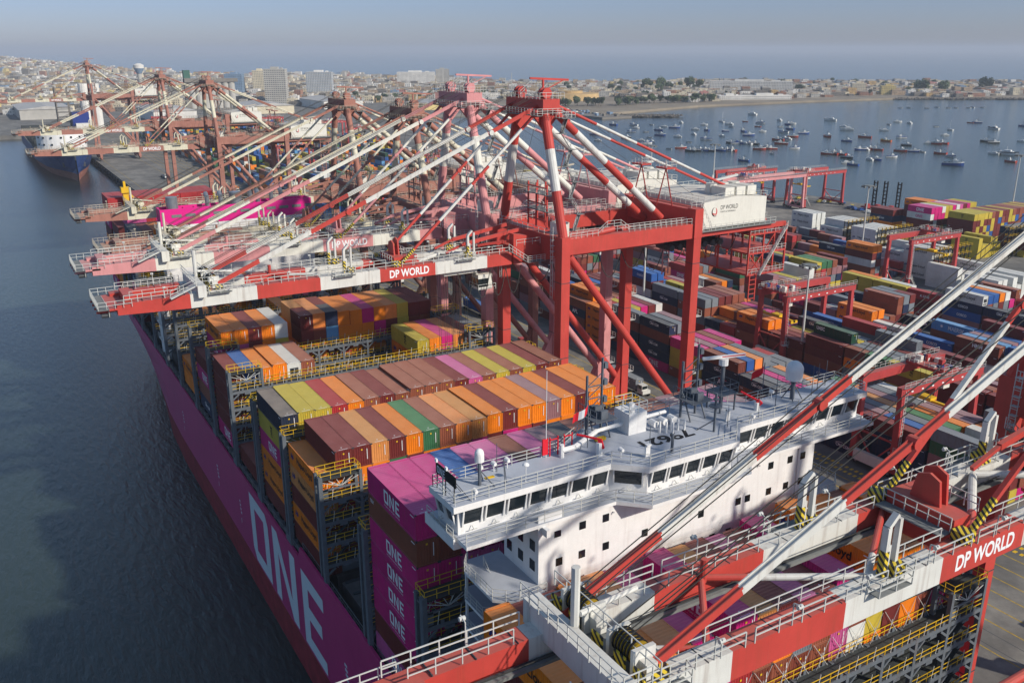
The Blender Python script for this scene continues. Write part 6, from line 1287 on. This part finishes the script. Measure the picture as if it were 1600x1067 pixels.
for i, (x, y, lab) in enumerate([(-215,118,'red yard gantry behind the legs of the faded pink crane'),(-330,150,'red yard gantry low between the far crane legs'),(-420,215,'red yard gantry in the far coloured stacks'),(-520,150,'red yard gantry left of centre in the far yard'),(-640,250,'red yard gantry before the warehouses, right one'),(-720,250,'red yard gantry before the warehouses, middle one'),(-800,215,'red yard gantry before the warehouses, left one'),(-860,130,'farthest red yard gantry near the blue ship')]): rtg(x, y, 25, lab, trol=0.3+0.1*(i % 4))
# ================================================================ LIGHT MASTS
def light_mast(x, y, h, label):
    t = thing('light_mast', label, 'light mast', (x, y, G0), 'tall yard light masts'); mb = MB(); mb.tube((0,0,0), (0,0,h), 0.42, 0.2, n=10); mb.box(-0.9,0.9,-0.9,0.9,0,0.8); mk('pole', mb.mesh('pole'), [M['rail']], t)
    mb = MB(); mb.tube((0,0,h-0.3), (0,0,h), 1.7, n=14, m=0)
    for k in range(8): a = k*math.pi/4; c = (2.3*math.cos(a), 2.3*math.sin(a), h-0.2); mb.beam((0,0,h-0.1), c, 0.1, 0.1, 0); mb.box(c[0]-0.35, c[0]+0.35, c[1]-0.3, c[1]+0.3, h-0.75, h-0.2, 0); mb.dome((c[0],c[1],h-0.85),0.3,-0.1,n=8,k=2,m=1)
    mk('lamp_ring', mb.mesh('lamp_ring'), [M['grate'], M['letter_w']], t)
light_mast(-56.5, 153, 22.0+7, 'grey light mast before the green stacks right of the middle gantry')
light_mast(-125, 262, 33, 'light mast left of the magenta topped seaward block')
light_mast(-140, 386, 36, 'tall light mast behind the magenta topped seaward block')
light_mast(-120, 150, 33, 'light mast left of the middle red gantry')
light_mast(-250, 300, 36, 'light mast among the gantries at the bay edge'); light_mast(-262, 268, 36, 'light mast above the white machinery house roofs'); light_mast(-340, 270, 34, 'light mast left above the second machinery house')
for i, x in enumerate((-470, -600, -740, -860)): light_mast(x, 118+40*(i % 3), 32, 'light mast in the far yard, %s from the left' % ordn(4-i))
# ================================================================ VEHICLES
def truck(x, y, label, col='white', cont=None, rz=0.0):
    t = thing('terminal_truck', label, 'truck', (x, y, G0), 'terminal trucks with trailers', rz); mb = MB(); mb.box(-6.3, 6.0, -1.1, 1.1, 1.15, 1.45, 0); mk('trailer', mb.mesh('trailer'), [M['steel']], t)
    mb = MB(); mb.box(6.6, 8.8, -1.2, 1.2, 1.0, 1.9, 0); mb.box(6.6, 8.3, -1.1, 0.6, 1.9, 3.2, 0); cb = mk('cab', mb.mesh('cab'), [CM[col]], t)
    mb = MB(); mb.box(8.3, 8.36, -1.0, 0.5, 2.2, 3.0); mb.box(6.9, 8.0, -1.16, -1.1, 2.2, 3.0); mk('windscreen', mb.mesh('windscreen'), [M['glass']], cb)
    for wx in (-5.4, -4.2, 5.0, 8.0):
        for s in (-1, 1): mb = MB(); mb.tube((wx, s*1.2-0.2, 0.5), (wx, s*1.2+0.2, 0.5), 0.5, n=12); mk('wheel', mb.mesh('wheel'), [M['black']], t)
    if cont:
        o = mk('shipping_container', CONT[(12.19, 2.6)], [CM[cont], M['steel'], M['yellow'], M['letter_w'], M['black']]); o.location = (x-0.2*math.cos(rz), y-0.2*math.sin(rz), G0+1.46); o.rotation_euler = (0,0,rz)
        tag(o, ' '.join(('%s container on the %s' % (cont, label)).split()[:16]), 'container', 'containers on truck trailers')
        if cont == 'grey': mk('lettering', letter_mesh('maersk', 12.19), LM, o)
truck(-70, 104, 'yard truck on the lane right behind the near landside crane leg', cont='grey')
truck(-118, 98, 'truck parked behind the diagonal braces, second along the lane', 'red'); truck(-150, 104, 'truck third along the lane under the pink crane', cont='blue')
truck(-205, 98, 'truck under the rusty cranes on the quay lane', cont='orange'); truck(-355, 74, 'empty white truck on the quay between the far cranes'); truck(-420, 96, 'truck behind the far crane legs with a blue box', cont='blue'); truck(-545, 80, 'lone truck beyond the bow of the blue ship'); truck(-455, 104, 'truck with orange box in the far lane', cont='orange')
truck(52, 98, 'truck on the lane at the bottom right corner', cont='maroon')
for i, x in enumerate((-214.0, -209.5, -203.0)):
    t = thing('reach_stacker', 'red lift truck with tall black mast by the sea edge, %s of three' % ('left','middle','right')[i], 'lift truck', (x, 380+2.5*i, G0), 'lift trucks parked at the sea edge'); mb = MB(); mb.box(-2, 2, -3.5, 3, 0.8, 2.2); mb.box(-1, 1, -2.5, -0.5, 2.2, 3.6); mk('body', mb.mesh('body'), [CM['red']], t)
    mb = MB()
    for s in (-1, 1): mb.box(s*1.0-0.28, s*1.0+0.28, 3.2, 3.8, 0.6, 15.5)
    for z in range(2, 16, 2): mb.box(-1.0, 1.0, 3.3, 3.7, z, z+0.45)
    mk('mast', mb.mesh('mast'), [M['black']], t)
    for wx in (-1.8, 1.8):
        for wy in (-2.6, 2.2): mb = MB(); mb.tube((wx-0.4, wy, 0.8), (wx+0.4, wy, 0.8), 0.8, n=12); mk('wheel', mb.mesh('wheel'), [M['black']], t)
cars = random.Random(12)
cp = MB(); cp.box(-2.1, 2.1, -0.85, 0.85, 0.35, 0.95); cp.extr([(-1.5,-0.8,0.95),(1.1,-0.8,0.95),(0.6,-0.8,1.5),(-1.2,-0.8,1.5)], (0,1.6,0)); CPM = cp.mesh('body'); cw = MB(); cw.box(-1.1, 0.55, -0.83, 0.83, 1.05, 1.42); CWM = cw.mesh('windows')
cwh = MB()
for a in (-1.3, 1.3):
    for b in (-0.8, 0.8): cwh.tube((a, b-0.1, 0.33), (a, b+0.1, 0.33), 0.33, n=10)
CHM = cwh.mesh('wheels')
for i in range(46):
    x, y = (-250-cars.random()*14, 300+i*1.8) if i < 12 else (-265+cars.random()*110, 372+cars.random()*16); c = cars.choice(['white','grey','blue','red','white','navy','yellow'])
    t = thing('parked_car', 'small %s vehicle parked in the crowded strip by the sea edge' % c, 'car', (x, y, G0), 'vehicles parked by the sea edge', cars.uniform(0,3)); mk('body', CPM, [CM[c]], t); mk('windows', CWM, [M['glass']], t); mk('wheels', CHM, [M['black']], t)
# reefer racks' black frames
for i, (x, y0_, n) in enumerate([(-152.5,286,15),(-134,284,15),(-117,281,14),(-98,270,15),(-108,330,16)]):
    t = thing('service_rack', 'black steel access frame with yellow rails among white boxes, %s from left' % ordn(i+1), 'rack', (x-0, y0_, G0), 'access frames between refrigerated stacks'); mb = MB()
    for k in range(n//2+1):
        for a in (-0.9, 0.9): mb.box(a-0.12, a+0.12, k*2.6-0.12, k*2.6+0.12, 0, 12.5, 0)
    for z in (2.9, 5.8, 8.7, 11.6): mb.box(-1, 1, 0, n*1.3, z, z+0.12, 0); mb.rail([(1, 0, z+.12), (1, n*1.3, z+.12)], m=1, sp=2.6); mb.rail([(-1, 0, z+.12), (-1, n*1.3, z+.12)], m=1, sp=2.6)
    mk('frame', mb.mesh('frame'), [M['black'], M['yellow']], t)
# ================================================================ BOATS
BH = {k: mat('boat_'+k, v, 0.5, var=0.15, scale=0.8, streak=0.2) for k, v in {'white': (216,216,212), 'blue': (34,74,140), 'red': (168,58,40), 'dark': (40,48,54), 'green': (52,98,84), 'orange': (190,92,40), 'yellow': (196,164,52)}.items()}
def boat_meshes(L, style, rr):
    Wd = L*0.30; H = L*0.13; mb = MB(); n = 9; secs = []
    for i in range(n):
        u = i/(n-1); x = -L/2+L*u; w = Wd/2*(0.82+0.18*math.sin(math.pi*min(u*1.6,1)/1)) if u < 0.6 else Wd/2*max(0.02, math.cos((u-0.6)/0.4*math.pi/2))**0.7; sh = H*(1+0.55*u*u+0.1*(1-u)); secs.append((x, w, sh))
    for s in (-1, 1):
        for (x0, w0, h0), (x1, w1, h1) in zip(secs, secs[1:]):
            q = [(x0, s*w0*0.7, -0.3), (x1, s*w1*0.6, -0.3), (x1, s*w1, h1*0.75), (x0, s*w0, h0*0.75)]; (q.reverse() if s > 0 else None); mb.add(q, [(0,1,2,3)], 0)
            q = [(x0, s*w0, h0*0.75), (x1, s*w1, h1*0.75), (x1, s*w1, h1), (x0, s*w0, h0)]; (q.reverse() if s > 0 else None); mb.add(q, [(0,1,2,3)], 1)
    x0, w0, h0 = secs[0]; mb.add([(x0, -w0*.7, -.3), (x0, w0*.7, -.3), (x0, w0, h0), (x0, -w0, h0)], [(3,2,1,0)], 0)
    hull_ = mb.mesh('hull'); dk = MB()
    for (x0, w0, h0), (x1, w1, h1) in zip(secs, secs[1:]): dk.add([(x0, -w0, h0*0.72), (x1, -w1, h1*0.72), (x1, w1, h1*0.72), (x0, w0, h0*0.72)], [(0,1,2,3)])
    deck = dk.mesh('deck'); cb = MB()
    if style == 'fish':
        cb.box(-L*0.02, L*0.2, -Wd*0.27, Wd*0.27, H*0.7, H*0.7+L*0.15, 0); cb.box(L*0.17, L*0.205, -Wd*0.24, Wd*0.24, H*0.7+L*0.07, H*0.7+L*0.12, 1); cb.box(-L*0.04, L*0.22, -Wd*0.3, Wd*0.3, H*0.7+L*0.15, H*0.7+L*0.165, 0); cb.box(L*.02, L*.12, -Wd*.15, Wd*.15, H*.7+L*.165, H*.7+L*.24, 0)
        cb.tube((-L*0.05, 0, H*.7), (-L*0.05, 0, L*0.52), L*0.012, n=5, m=2); cb.beam((-L*0.05, 0, L*0.42), (-L*0.36, 0, L*0.3), L*0.012, L*.012, 2); cb.tube((L*0.36, 0, H*1.2), (L*0.36, 0, L*0.38), L*0.008, n=5, m=2)
        for k in range(5): a = -L*0.42+k*L*0.07; b = rr.uniform(-Wd*.3, Wd*.1); cb.box(a, a+L*.06, b, b+Wd*.25, H*.72, H*.72+L*rr.uniform(.03,.08), rr.choice((0,2,1)))
    elif style == 'yacht':
        cb.box(-L*0.3, L*0.22, -Wd*0.36, Wd*0.36, H*.72, H*.72+L*.1, 0); cb.box(-L*0.26, L*0.225, -Wd*0.37, Wd*0.37, H*.72+L*.04, H*.72+L*.075, 1); cb.box(-L*0.24, L*0.1, -Wd*0.3, Wd*0.3, H*.72+L*.1, H*.72+L*.17, 0); cb.tube((-L*.1,0,H+L*.1),(-L*.12,0,H+L*.3),L*.01,n=5,m=0)
    elif style == 'sail':
        cb.box(-L*0.15, L*0.15, -Wd*0.25, Wd*0.25, H*.72, H*.72+L*.06, 0); cb.tube((L*.05,0,H*.7),(L*.05,0,L*1.25),L*.009,n=5,m=0); cb.beam((L*.05,0,L*.17),(-L*.35,0,L*.17),L*.02,L*.03,0)
    else:
        cb.box(-L*0.1, L*0.1, -Wd*0.2, Wd*0.2, H*.72, H*.72+L*.09, 0); cb.tube((0,0,H),(0,0,L*.3),L*.01,n=5,m=2)
    return hull_, deck, cb.mesh('cabin')
rb = random.Random(33); BM = {}
for st_ in ('fish', 'yacht', 'sail', 'skiff'): BM[st_] = [boat_meshes(10, st_, rb) for _ in range(3 if st_ == 'fish' else 1)]
BOATS = [(-714.6, 759.7, 13.7, 'yacht', 'white', 'white', 0), (-752.4, 784.1, 13.2, 'sail', 'white', 'white', 0), (-737.4, 808.5, 9.8, 'skiff', 'red', 'white', 0), (-819.9, 903.7, 19.4, 'yacht', 'white', 'white', 0), (-705.5, 802.5, 17.0, 'fish', 'white', 'blue', 0), (-672.5, 764.1, 10.9, 'skiff', 'red', 'white', 0), (-726.3, 856.7, 13.3, 'yacht', 'white', 'white', 0), (-673.8, 815.2, 15.9, 'fish', 'blue', 'white', 0), (-656.9, 784.4, 9.4, 'skiff', 'white', 'dark', 0), (-679.2, 828.5, 12.9, 'yacht', 'white', 'white', 0), (-628.9, 769.9, 16.4, 'fish', 'blue', 'white', 0), (-621.9, 719.9, 11.3, 'yacht', 'white', 'white', 0), (-648.4, 690.4, 11.3, 'skiff', 'blue', 'white', 0), (-604.4, 644.0, 11.5, 'yacht', 'white', 'white', 1), (-634.7, 703.6, 16.6, 'fish', 'blue', 'white', 0), (-596.5, 673.6, 17.1, 'fish', 'blue', 'white', 1), (-601.7, 730.1, 16.6, 'fish', 'white', 'blue', 0), (-582.1, 740.1, 16.0, 'fish', 'blue', 'white', 0), (-548.0, 602.2, 14.3, 'fish', 'dark', 'white', 1), (-542.8, 603.5, 13.8, 'fish', 'white', 'blue', 1), (-540.7, 607.0, 13.7, 'fish', 'blue', 'white', 1), (-535.8, 608.0, 10.3, 'yacht', 'white', 'white', 1), (-532.1, 610.6, 14.3, 'fish', 'white', 'blue', 1), (-528.0, 613.9, 13.9, 'fish', 'dark', 'white', 1), (-502.2, 545.4, 14.3, 'fish', 'blue', 'white', 1), (-499.1, 550.5, 15.1, 'fish', 'white', 'blue', 1), (-496.7, 554.5, 15.9, 'fish', 'red', 'white', 1), (-492.4, 583.2, 16.1, 'fish', 'red', 'white', 1), (-494.7, 595.2, 15.1, 'fish', 'red', 'white', 1), (-489.1, 595.0, 14.4, 'fish', 'red', 'white', 1), (-460.8, 566.1, 7.8, 'skiff', 'white', 'dark', 1), (-481.7, 616.6, 13.2, 'fish', 'white', 'blue', 1), (-435.7, 507.7, 14.2, 'fish', 'blue', 'white', 1), (-544.6, 670.4, 16.2, 'fish', 'white', 'blue', 1), (-545.4, 676.7, 12.1, 'yacht', 'white', 'white', 1), (-561.8, 701.4, 15.7, 'fish', 'red', 'white', 1), (-516.4, 636.3, 17.6, 'fish', 'red', 'white', 1), (-545.0, 662.2, 17.5, 'fish', 'red', 'white', 1), (-692.8, 911.2, 21.5, 'yacht', 'white', 'white', 0), (-614.9, 842.7, 13.5, 'yacht', 'white', 'white', 0), (-586.9, 814.4, 20.5, 'yacht', 'white', 'white', 0), (-543.0, 732.2, 17.9, 'fish', 'red', 'white', 0), (-501.5, 711.0, 14.9, 'fish', 'blue', 'white', 1), (-519.0, 759.3, 18.6, 'fish', 'red', 'white', 0), (-560.6, 843.2, 13.5, 'yacht', 'white', 'white', 0), (-611.1, 917.5, 8.8, 'skiff', 'white', 'dark', 0), (-632.1, 962.2, 13.7, 'yacht', 'white', 'white', 0), (-611.2, 956.2, 13.5, 'yacht', 'white', 'white', 0), (-481.6, 743.6, 15.9, 'fish', 'orange', 'yellow', 1), (-496.9, 787.5, 15.2, 'fish', 'white', 'blue', 0), (-441.8, 656.9, 14.8, 'fish', 'blue', 'white', 1), (-440.4, 662.2, 12.3, 'yacht', 'white', 'white', 1), (-440.3, 668.6, 14.9, 'fish', 'blue', 'white', 1), (-434.6, 668.7, 17.2, 'fish', 'red', 'white', 1), (-434.0, 604.4, 15.3, 'fish', 'red', 'white', 1), (-430.8, 609.6, 17.0, 'fish', 'red', 'white', 1), (-425.0, 610.7, 17.0, 'fish', 'red', 'white', 1), (-387.2, 600.2, 10.8, 'yacht', 'white', 'white', 1), (-384.8, 604.2, 14.6, 'fish', 'blue', 'white', 1), (-405.9, 595.5, 15.0, 'fish', 'dark', 'white', 1), (-382.0, 566.5, 11.3, 'yacht', 'white', 'white', 1), (-371.2, 560.3, 14.1, 'fish', 'blue', 'white', 1), (-391.2, 633.1, 13.2, 'fish', 'white', 'blue', 1), (-445.2, 725.6, 14.1, 'fish', 'dark', 'white', 1), (-415.9, 678.0, 16.7, 'fish', 'red', 'white', 1), (-407.9, 685.1, 13.9, 'fish', 'blue', 'white', 1), (-401.1, 687.5, 9.0, 'skiff', 'white', 'dark', 1), (-564.5, 940.3, 8.9, 'skiff', 'white', 'dark', 0), (-527.0, 912.2, 12.8, 'sail', 'white', 'white', 0), (-489.7, 848.3, 11.7, 'yacht', 'white', 'white', 0), (-445.5, 759.6, 12.8, 'yacht', 'white', 'white', 1), (-439.8, 761.8, 17.3, 'fish', 'red', 'white', 1), (-438.8, 770.6, 16.7, 'fish', 'red', 'white', 1), (-385.4, 690.0, 16.1, 'fish', 'red', 'white', 1), (-365.3, 675.6, 14.5, 'fish', 'white', 'blue', 1), (-330.8, 626.8, 22.0, 'fish', 'blue', 'white', 1), (-578.1, 1027.1, 10.6, 'skiff', 'red', 'white', 0), (-573.8, 1034.1, 16.3, 'fish', 'blue', 'white', 0), (-509.5, 964.9, 20.4, 'yacht', 'white', 'dark', 0), (-428.0, 824.1, 16.4, 'fish', 'dark', 'white', 0), (-415.5, 815.7, 15.3, 'fish', 'dark', 'white', 1), (-410.5, 852.7, 11.0, 'yacht', 'white', 'white', 0), (-359.8, 726.3, 12.1, 'yacht', 'white', 'white', 1), (-357.2, 730.5, 15.0, 'fish', 'dark', 'white', 1), (-350.4, 733.3, 22.1, 'yacht', 'white', 'dark', 1), (-320.0, 685.5, 14.8, 'fish', 'red', 'white', 1), (-514.6, 1032.2, 17.9, 'fish', 'blue', 'white', 0), (-808.3, 1202.8, 9.4, 'skiff', 'white', 'dark', 0), (-801.4, 1214.0, 10.6, 'skiff', 'white', 'dark', 0), (-781.3, 1228.8, 9.8, 'skiff', 'white', 'dark', 0), (-787.9, 1262.6, 9.7, 'skiff', 'white', 'dark', 0), (-769.6, 1265.3, 11.1, 'skiff', 'white', 'dark', 0), (-763.8, 1274.7, 9.5, 'skiff', 'white', 'dark', 0), (-753.5, 1291.3, 10.3, 'skiff', 'white', 'dark', 0), (-756.0, 1305.2, 11.0, 'skiff', 'white', 'dark', 0), (-748.3, 1317.7, 9.8, 'skiff', 'white', 'dark', 0), (-742.2, 595.8, 8.4, 'skiff', 'white', 'dark', 0), (-780.8, 635.7, 17.5, 'fish', 'blue', 'white', 0), (-690.4, 543.2, 15.3, 'fish', 'blue', 'white', 1), (-668.7, 508.8, 15.3, 'fish', 'white', 'blue', 1), (-633.2, 505.3, 10.4, 'yacht', 'white', 'white', 1), (-714.0, 580.2, 8.6, 'skiff', 'white', 'dark', 0), (-730.2, 630.2, 11.4, 'yacht', 'white', 'white', 0), (-761.3, 651.4, 16.2, 'fish', 'white', 'blue', 0), (-693.8, 594.8, 13.8, 'fish', 'white', 'blue', 0), (-638.9, 545.7, 16.0, 'fish', 'dark', 'white', 1), (-757.0, 674.5, 8.3, 'skiff', 'white', 'dark', 0), (-685.4, 608.5, 9.2, 'skiff', 'white', 'dark', 0), (-727.8, 669.6, 11.1, 'yacht', 'white', 'white', 0), (-694.9, 634.6, 15.1, 'fish', 'blue', 'white', 0), (-645.6, 595.4, 16.5, 'fish', 'blue', 'white', 1), (-631.6, 569.5, 8.0, 'skiff', 'white', 'dark', 1), (-610.9, 541.9, 10.8, 'yacht', 'white', 'white', 1), (-587.4, 530.0, 14.9, 'fish', 'white', 'blue', 1), (-594.6, 543.0, 11.2, 'yacht', 'white', 'white', 1), (-765.3, 727.7, 11.5, 'yacht', 'white', 'white', 0), (-711.2, 671.2, 17.7, 'fish', 'blue', 'white', 0), (-536.4, 514.4, 7.6, 'skiff', 'white', 'dark', 1), (-537.0, 529.2, 14.4, 'fish', 'red', 'white', 1), (-573.2, 570.8, 8.2, 'skiff', 'white', 'dark', 1), (-623.0, 599.6, 12.0, 'yacht', 'white', 'white', 1), (-679.5, 674.0, 12.7, 'yacht', 'white', 'white', 0), (-635.7, 632.7, 10.9, 'yacht', 'white', 'white', 1), (-724.0, 728.3, 12.1, 'yacht', 'white', 'white', 0), (-667.2, 679.9, 14.4, 'fish', 'blue', 'white', 0), (-745.3, 777.5, 11.9, 'sail', 'white', 'white', 0), (-714.3, 760.5, 13.2, 'yacht', 'white', 'white', 0), (-683.0, 732.4, 9.5, 'skiff', 'white', 'dark', 0), (-586.1, 605.0, 15.8, 'fish', 'white', 'blue', 1), (-514.1, 520.3, 14.7, 'fish', 'dark', 'white', 1), (-513.1, 525.0, 15.0, 'fish', 'dark', 'white', 1), (-512.1, 529.7, 14.6, 'fish', 'white', 'blue', 1), (-509.9, 533.3, 14.5, 'fish', 'blue', 'white', 1), (-506.5, 535.9, 13.2, 'fish', 'dark', 'white', 1)]
shw = {'fish': 'fishing boat', 'yacht': 'cabin boat', 'sail': 'sailing boat with bare mast', 'skiff': 'small open boat'}
BOATS.sort(key=lambda b: b[1]/max(1,-b[0]))
for i, (x, y, L, st_, c1, c2, zone) in enumerate(BOATS):
    t = thing({'fish':'fishing_boat','yacht':'cabin_boat','sail':'sailing_boat','skiff':'small_boat'}[st_], '%s %s in the bay %s, %s boat counted from left' % (c1, shw[st_], ('far out', 'in mid bay', 'near shore')[zone], ordn(i+1)), 'boat', (x, y, 0), 'boats anchored in the bay', rb.uniform(-0.7, 0.7)+R(200 if rb.random() < .6 else 20)); t.scale = (L*0.072,)*3
    h, d, c = rb.choice(BM[st_]); mk('hull', h, [BH[c1], BH[c2]], t); mk('deck', d, [WM['concrete']], t); mk('cabin', c, [BH['white'] if rb.random() < .75 else BH[c2], M['glass'], BH['dark']], t)
# hillock tent roof: white fabric dome at the bay edge behind the machinery house
t = thing('storage_dome', 'white arched storage shed roof behind the near machinery house', 'shed', (-228, 268, G0)); mb = MB(); n = 12
for k in range(n):
    a0, a1 = math.pi*k/n, math.pi*(k+1)/n; y0_, z0_ = 17*math.cos(a0), 17*math.sin(a0); y1_, z1_ = 17*math.cos(a1), 17*math.sin(a1); mb.add([(-22,y0_,z0_),(22,y0_,z0_),(22,y1_,z1_),(-22,y1_,z1_)], [(0,1,2,3)])
    mb.add([(-22,0,0),(-22,y0_,z0_),(-22,y1_,z1_)], [(0,1,2)]); 
mk('roof', mb.mesh('roof'), [M['house_white']], t)
# ================================================================ HAZE
hz = bpy.data.materials.new('haze_air'); hz.use_nodes = True; t_ = hz.node_tree; t_.nodes.clear(); pv = t_.nodes.new('ShaderNodeVolumePrincipled'); ou = t_.nodes.new('ShaderNodeOutputMaterial')
pv.inputs['Color'].default_value = (0.70, 0.76, 0.86, 1); pv.inputs['Density'].default_value = 1.15e-4; pv.inputs['Anisotropy'].default_value = 0.0; t_.links.new(pv.outputs[0], ou.inputs['Volume'])
mb = MB(); mb.box(-43000, 10000, -33000, 43000, -5.0, 140.0); o = mk('haze', mb.mesh('haze'), [hz]); tag(o, 'thin bluish haze in the air over the port and town', 'haze', None, 'stuff')
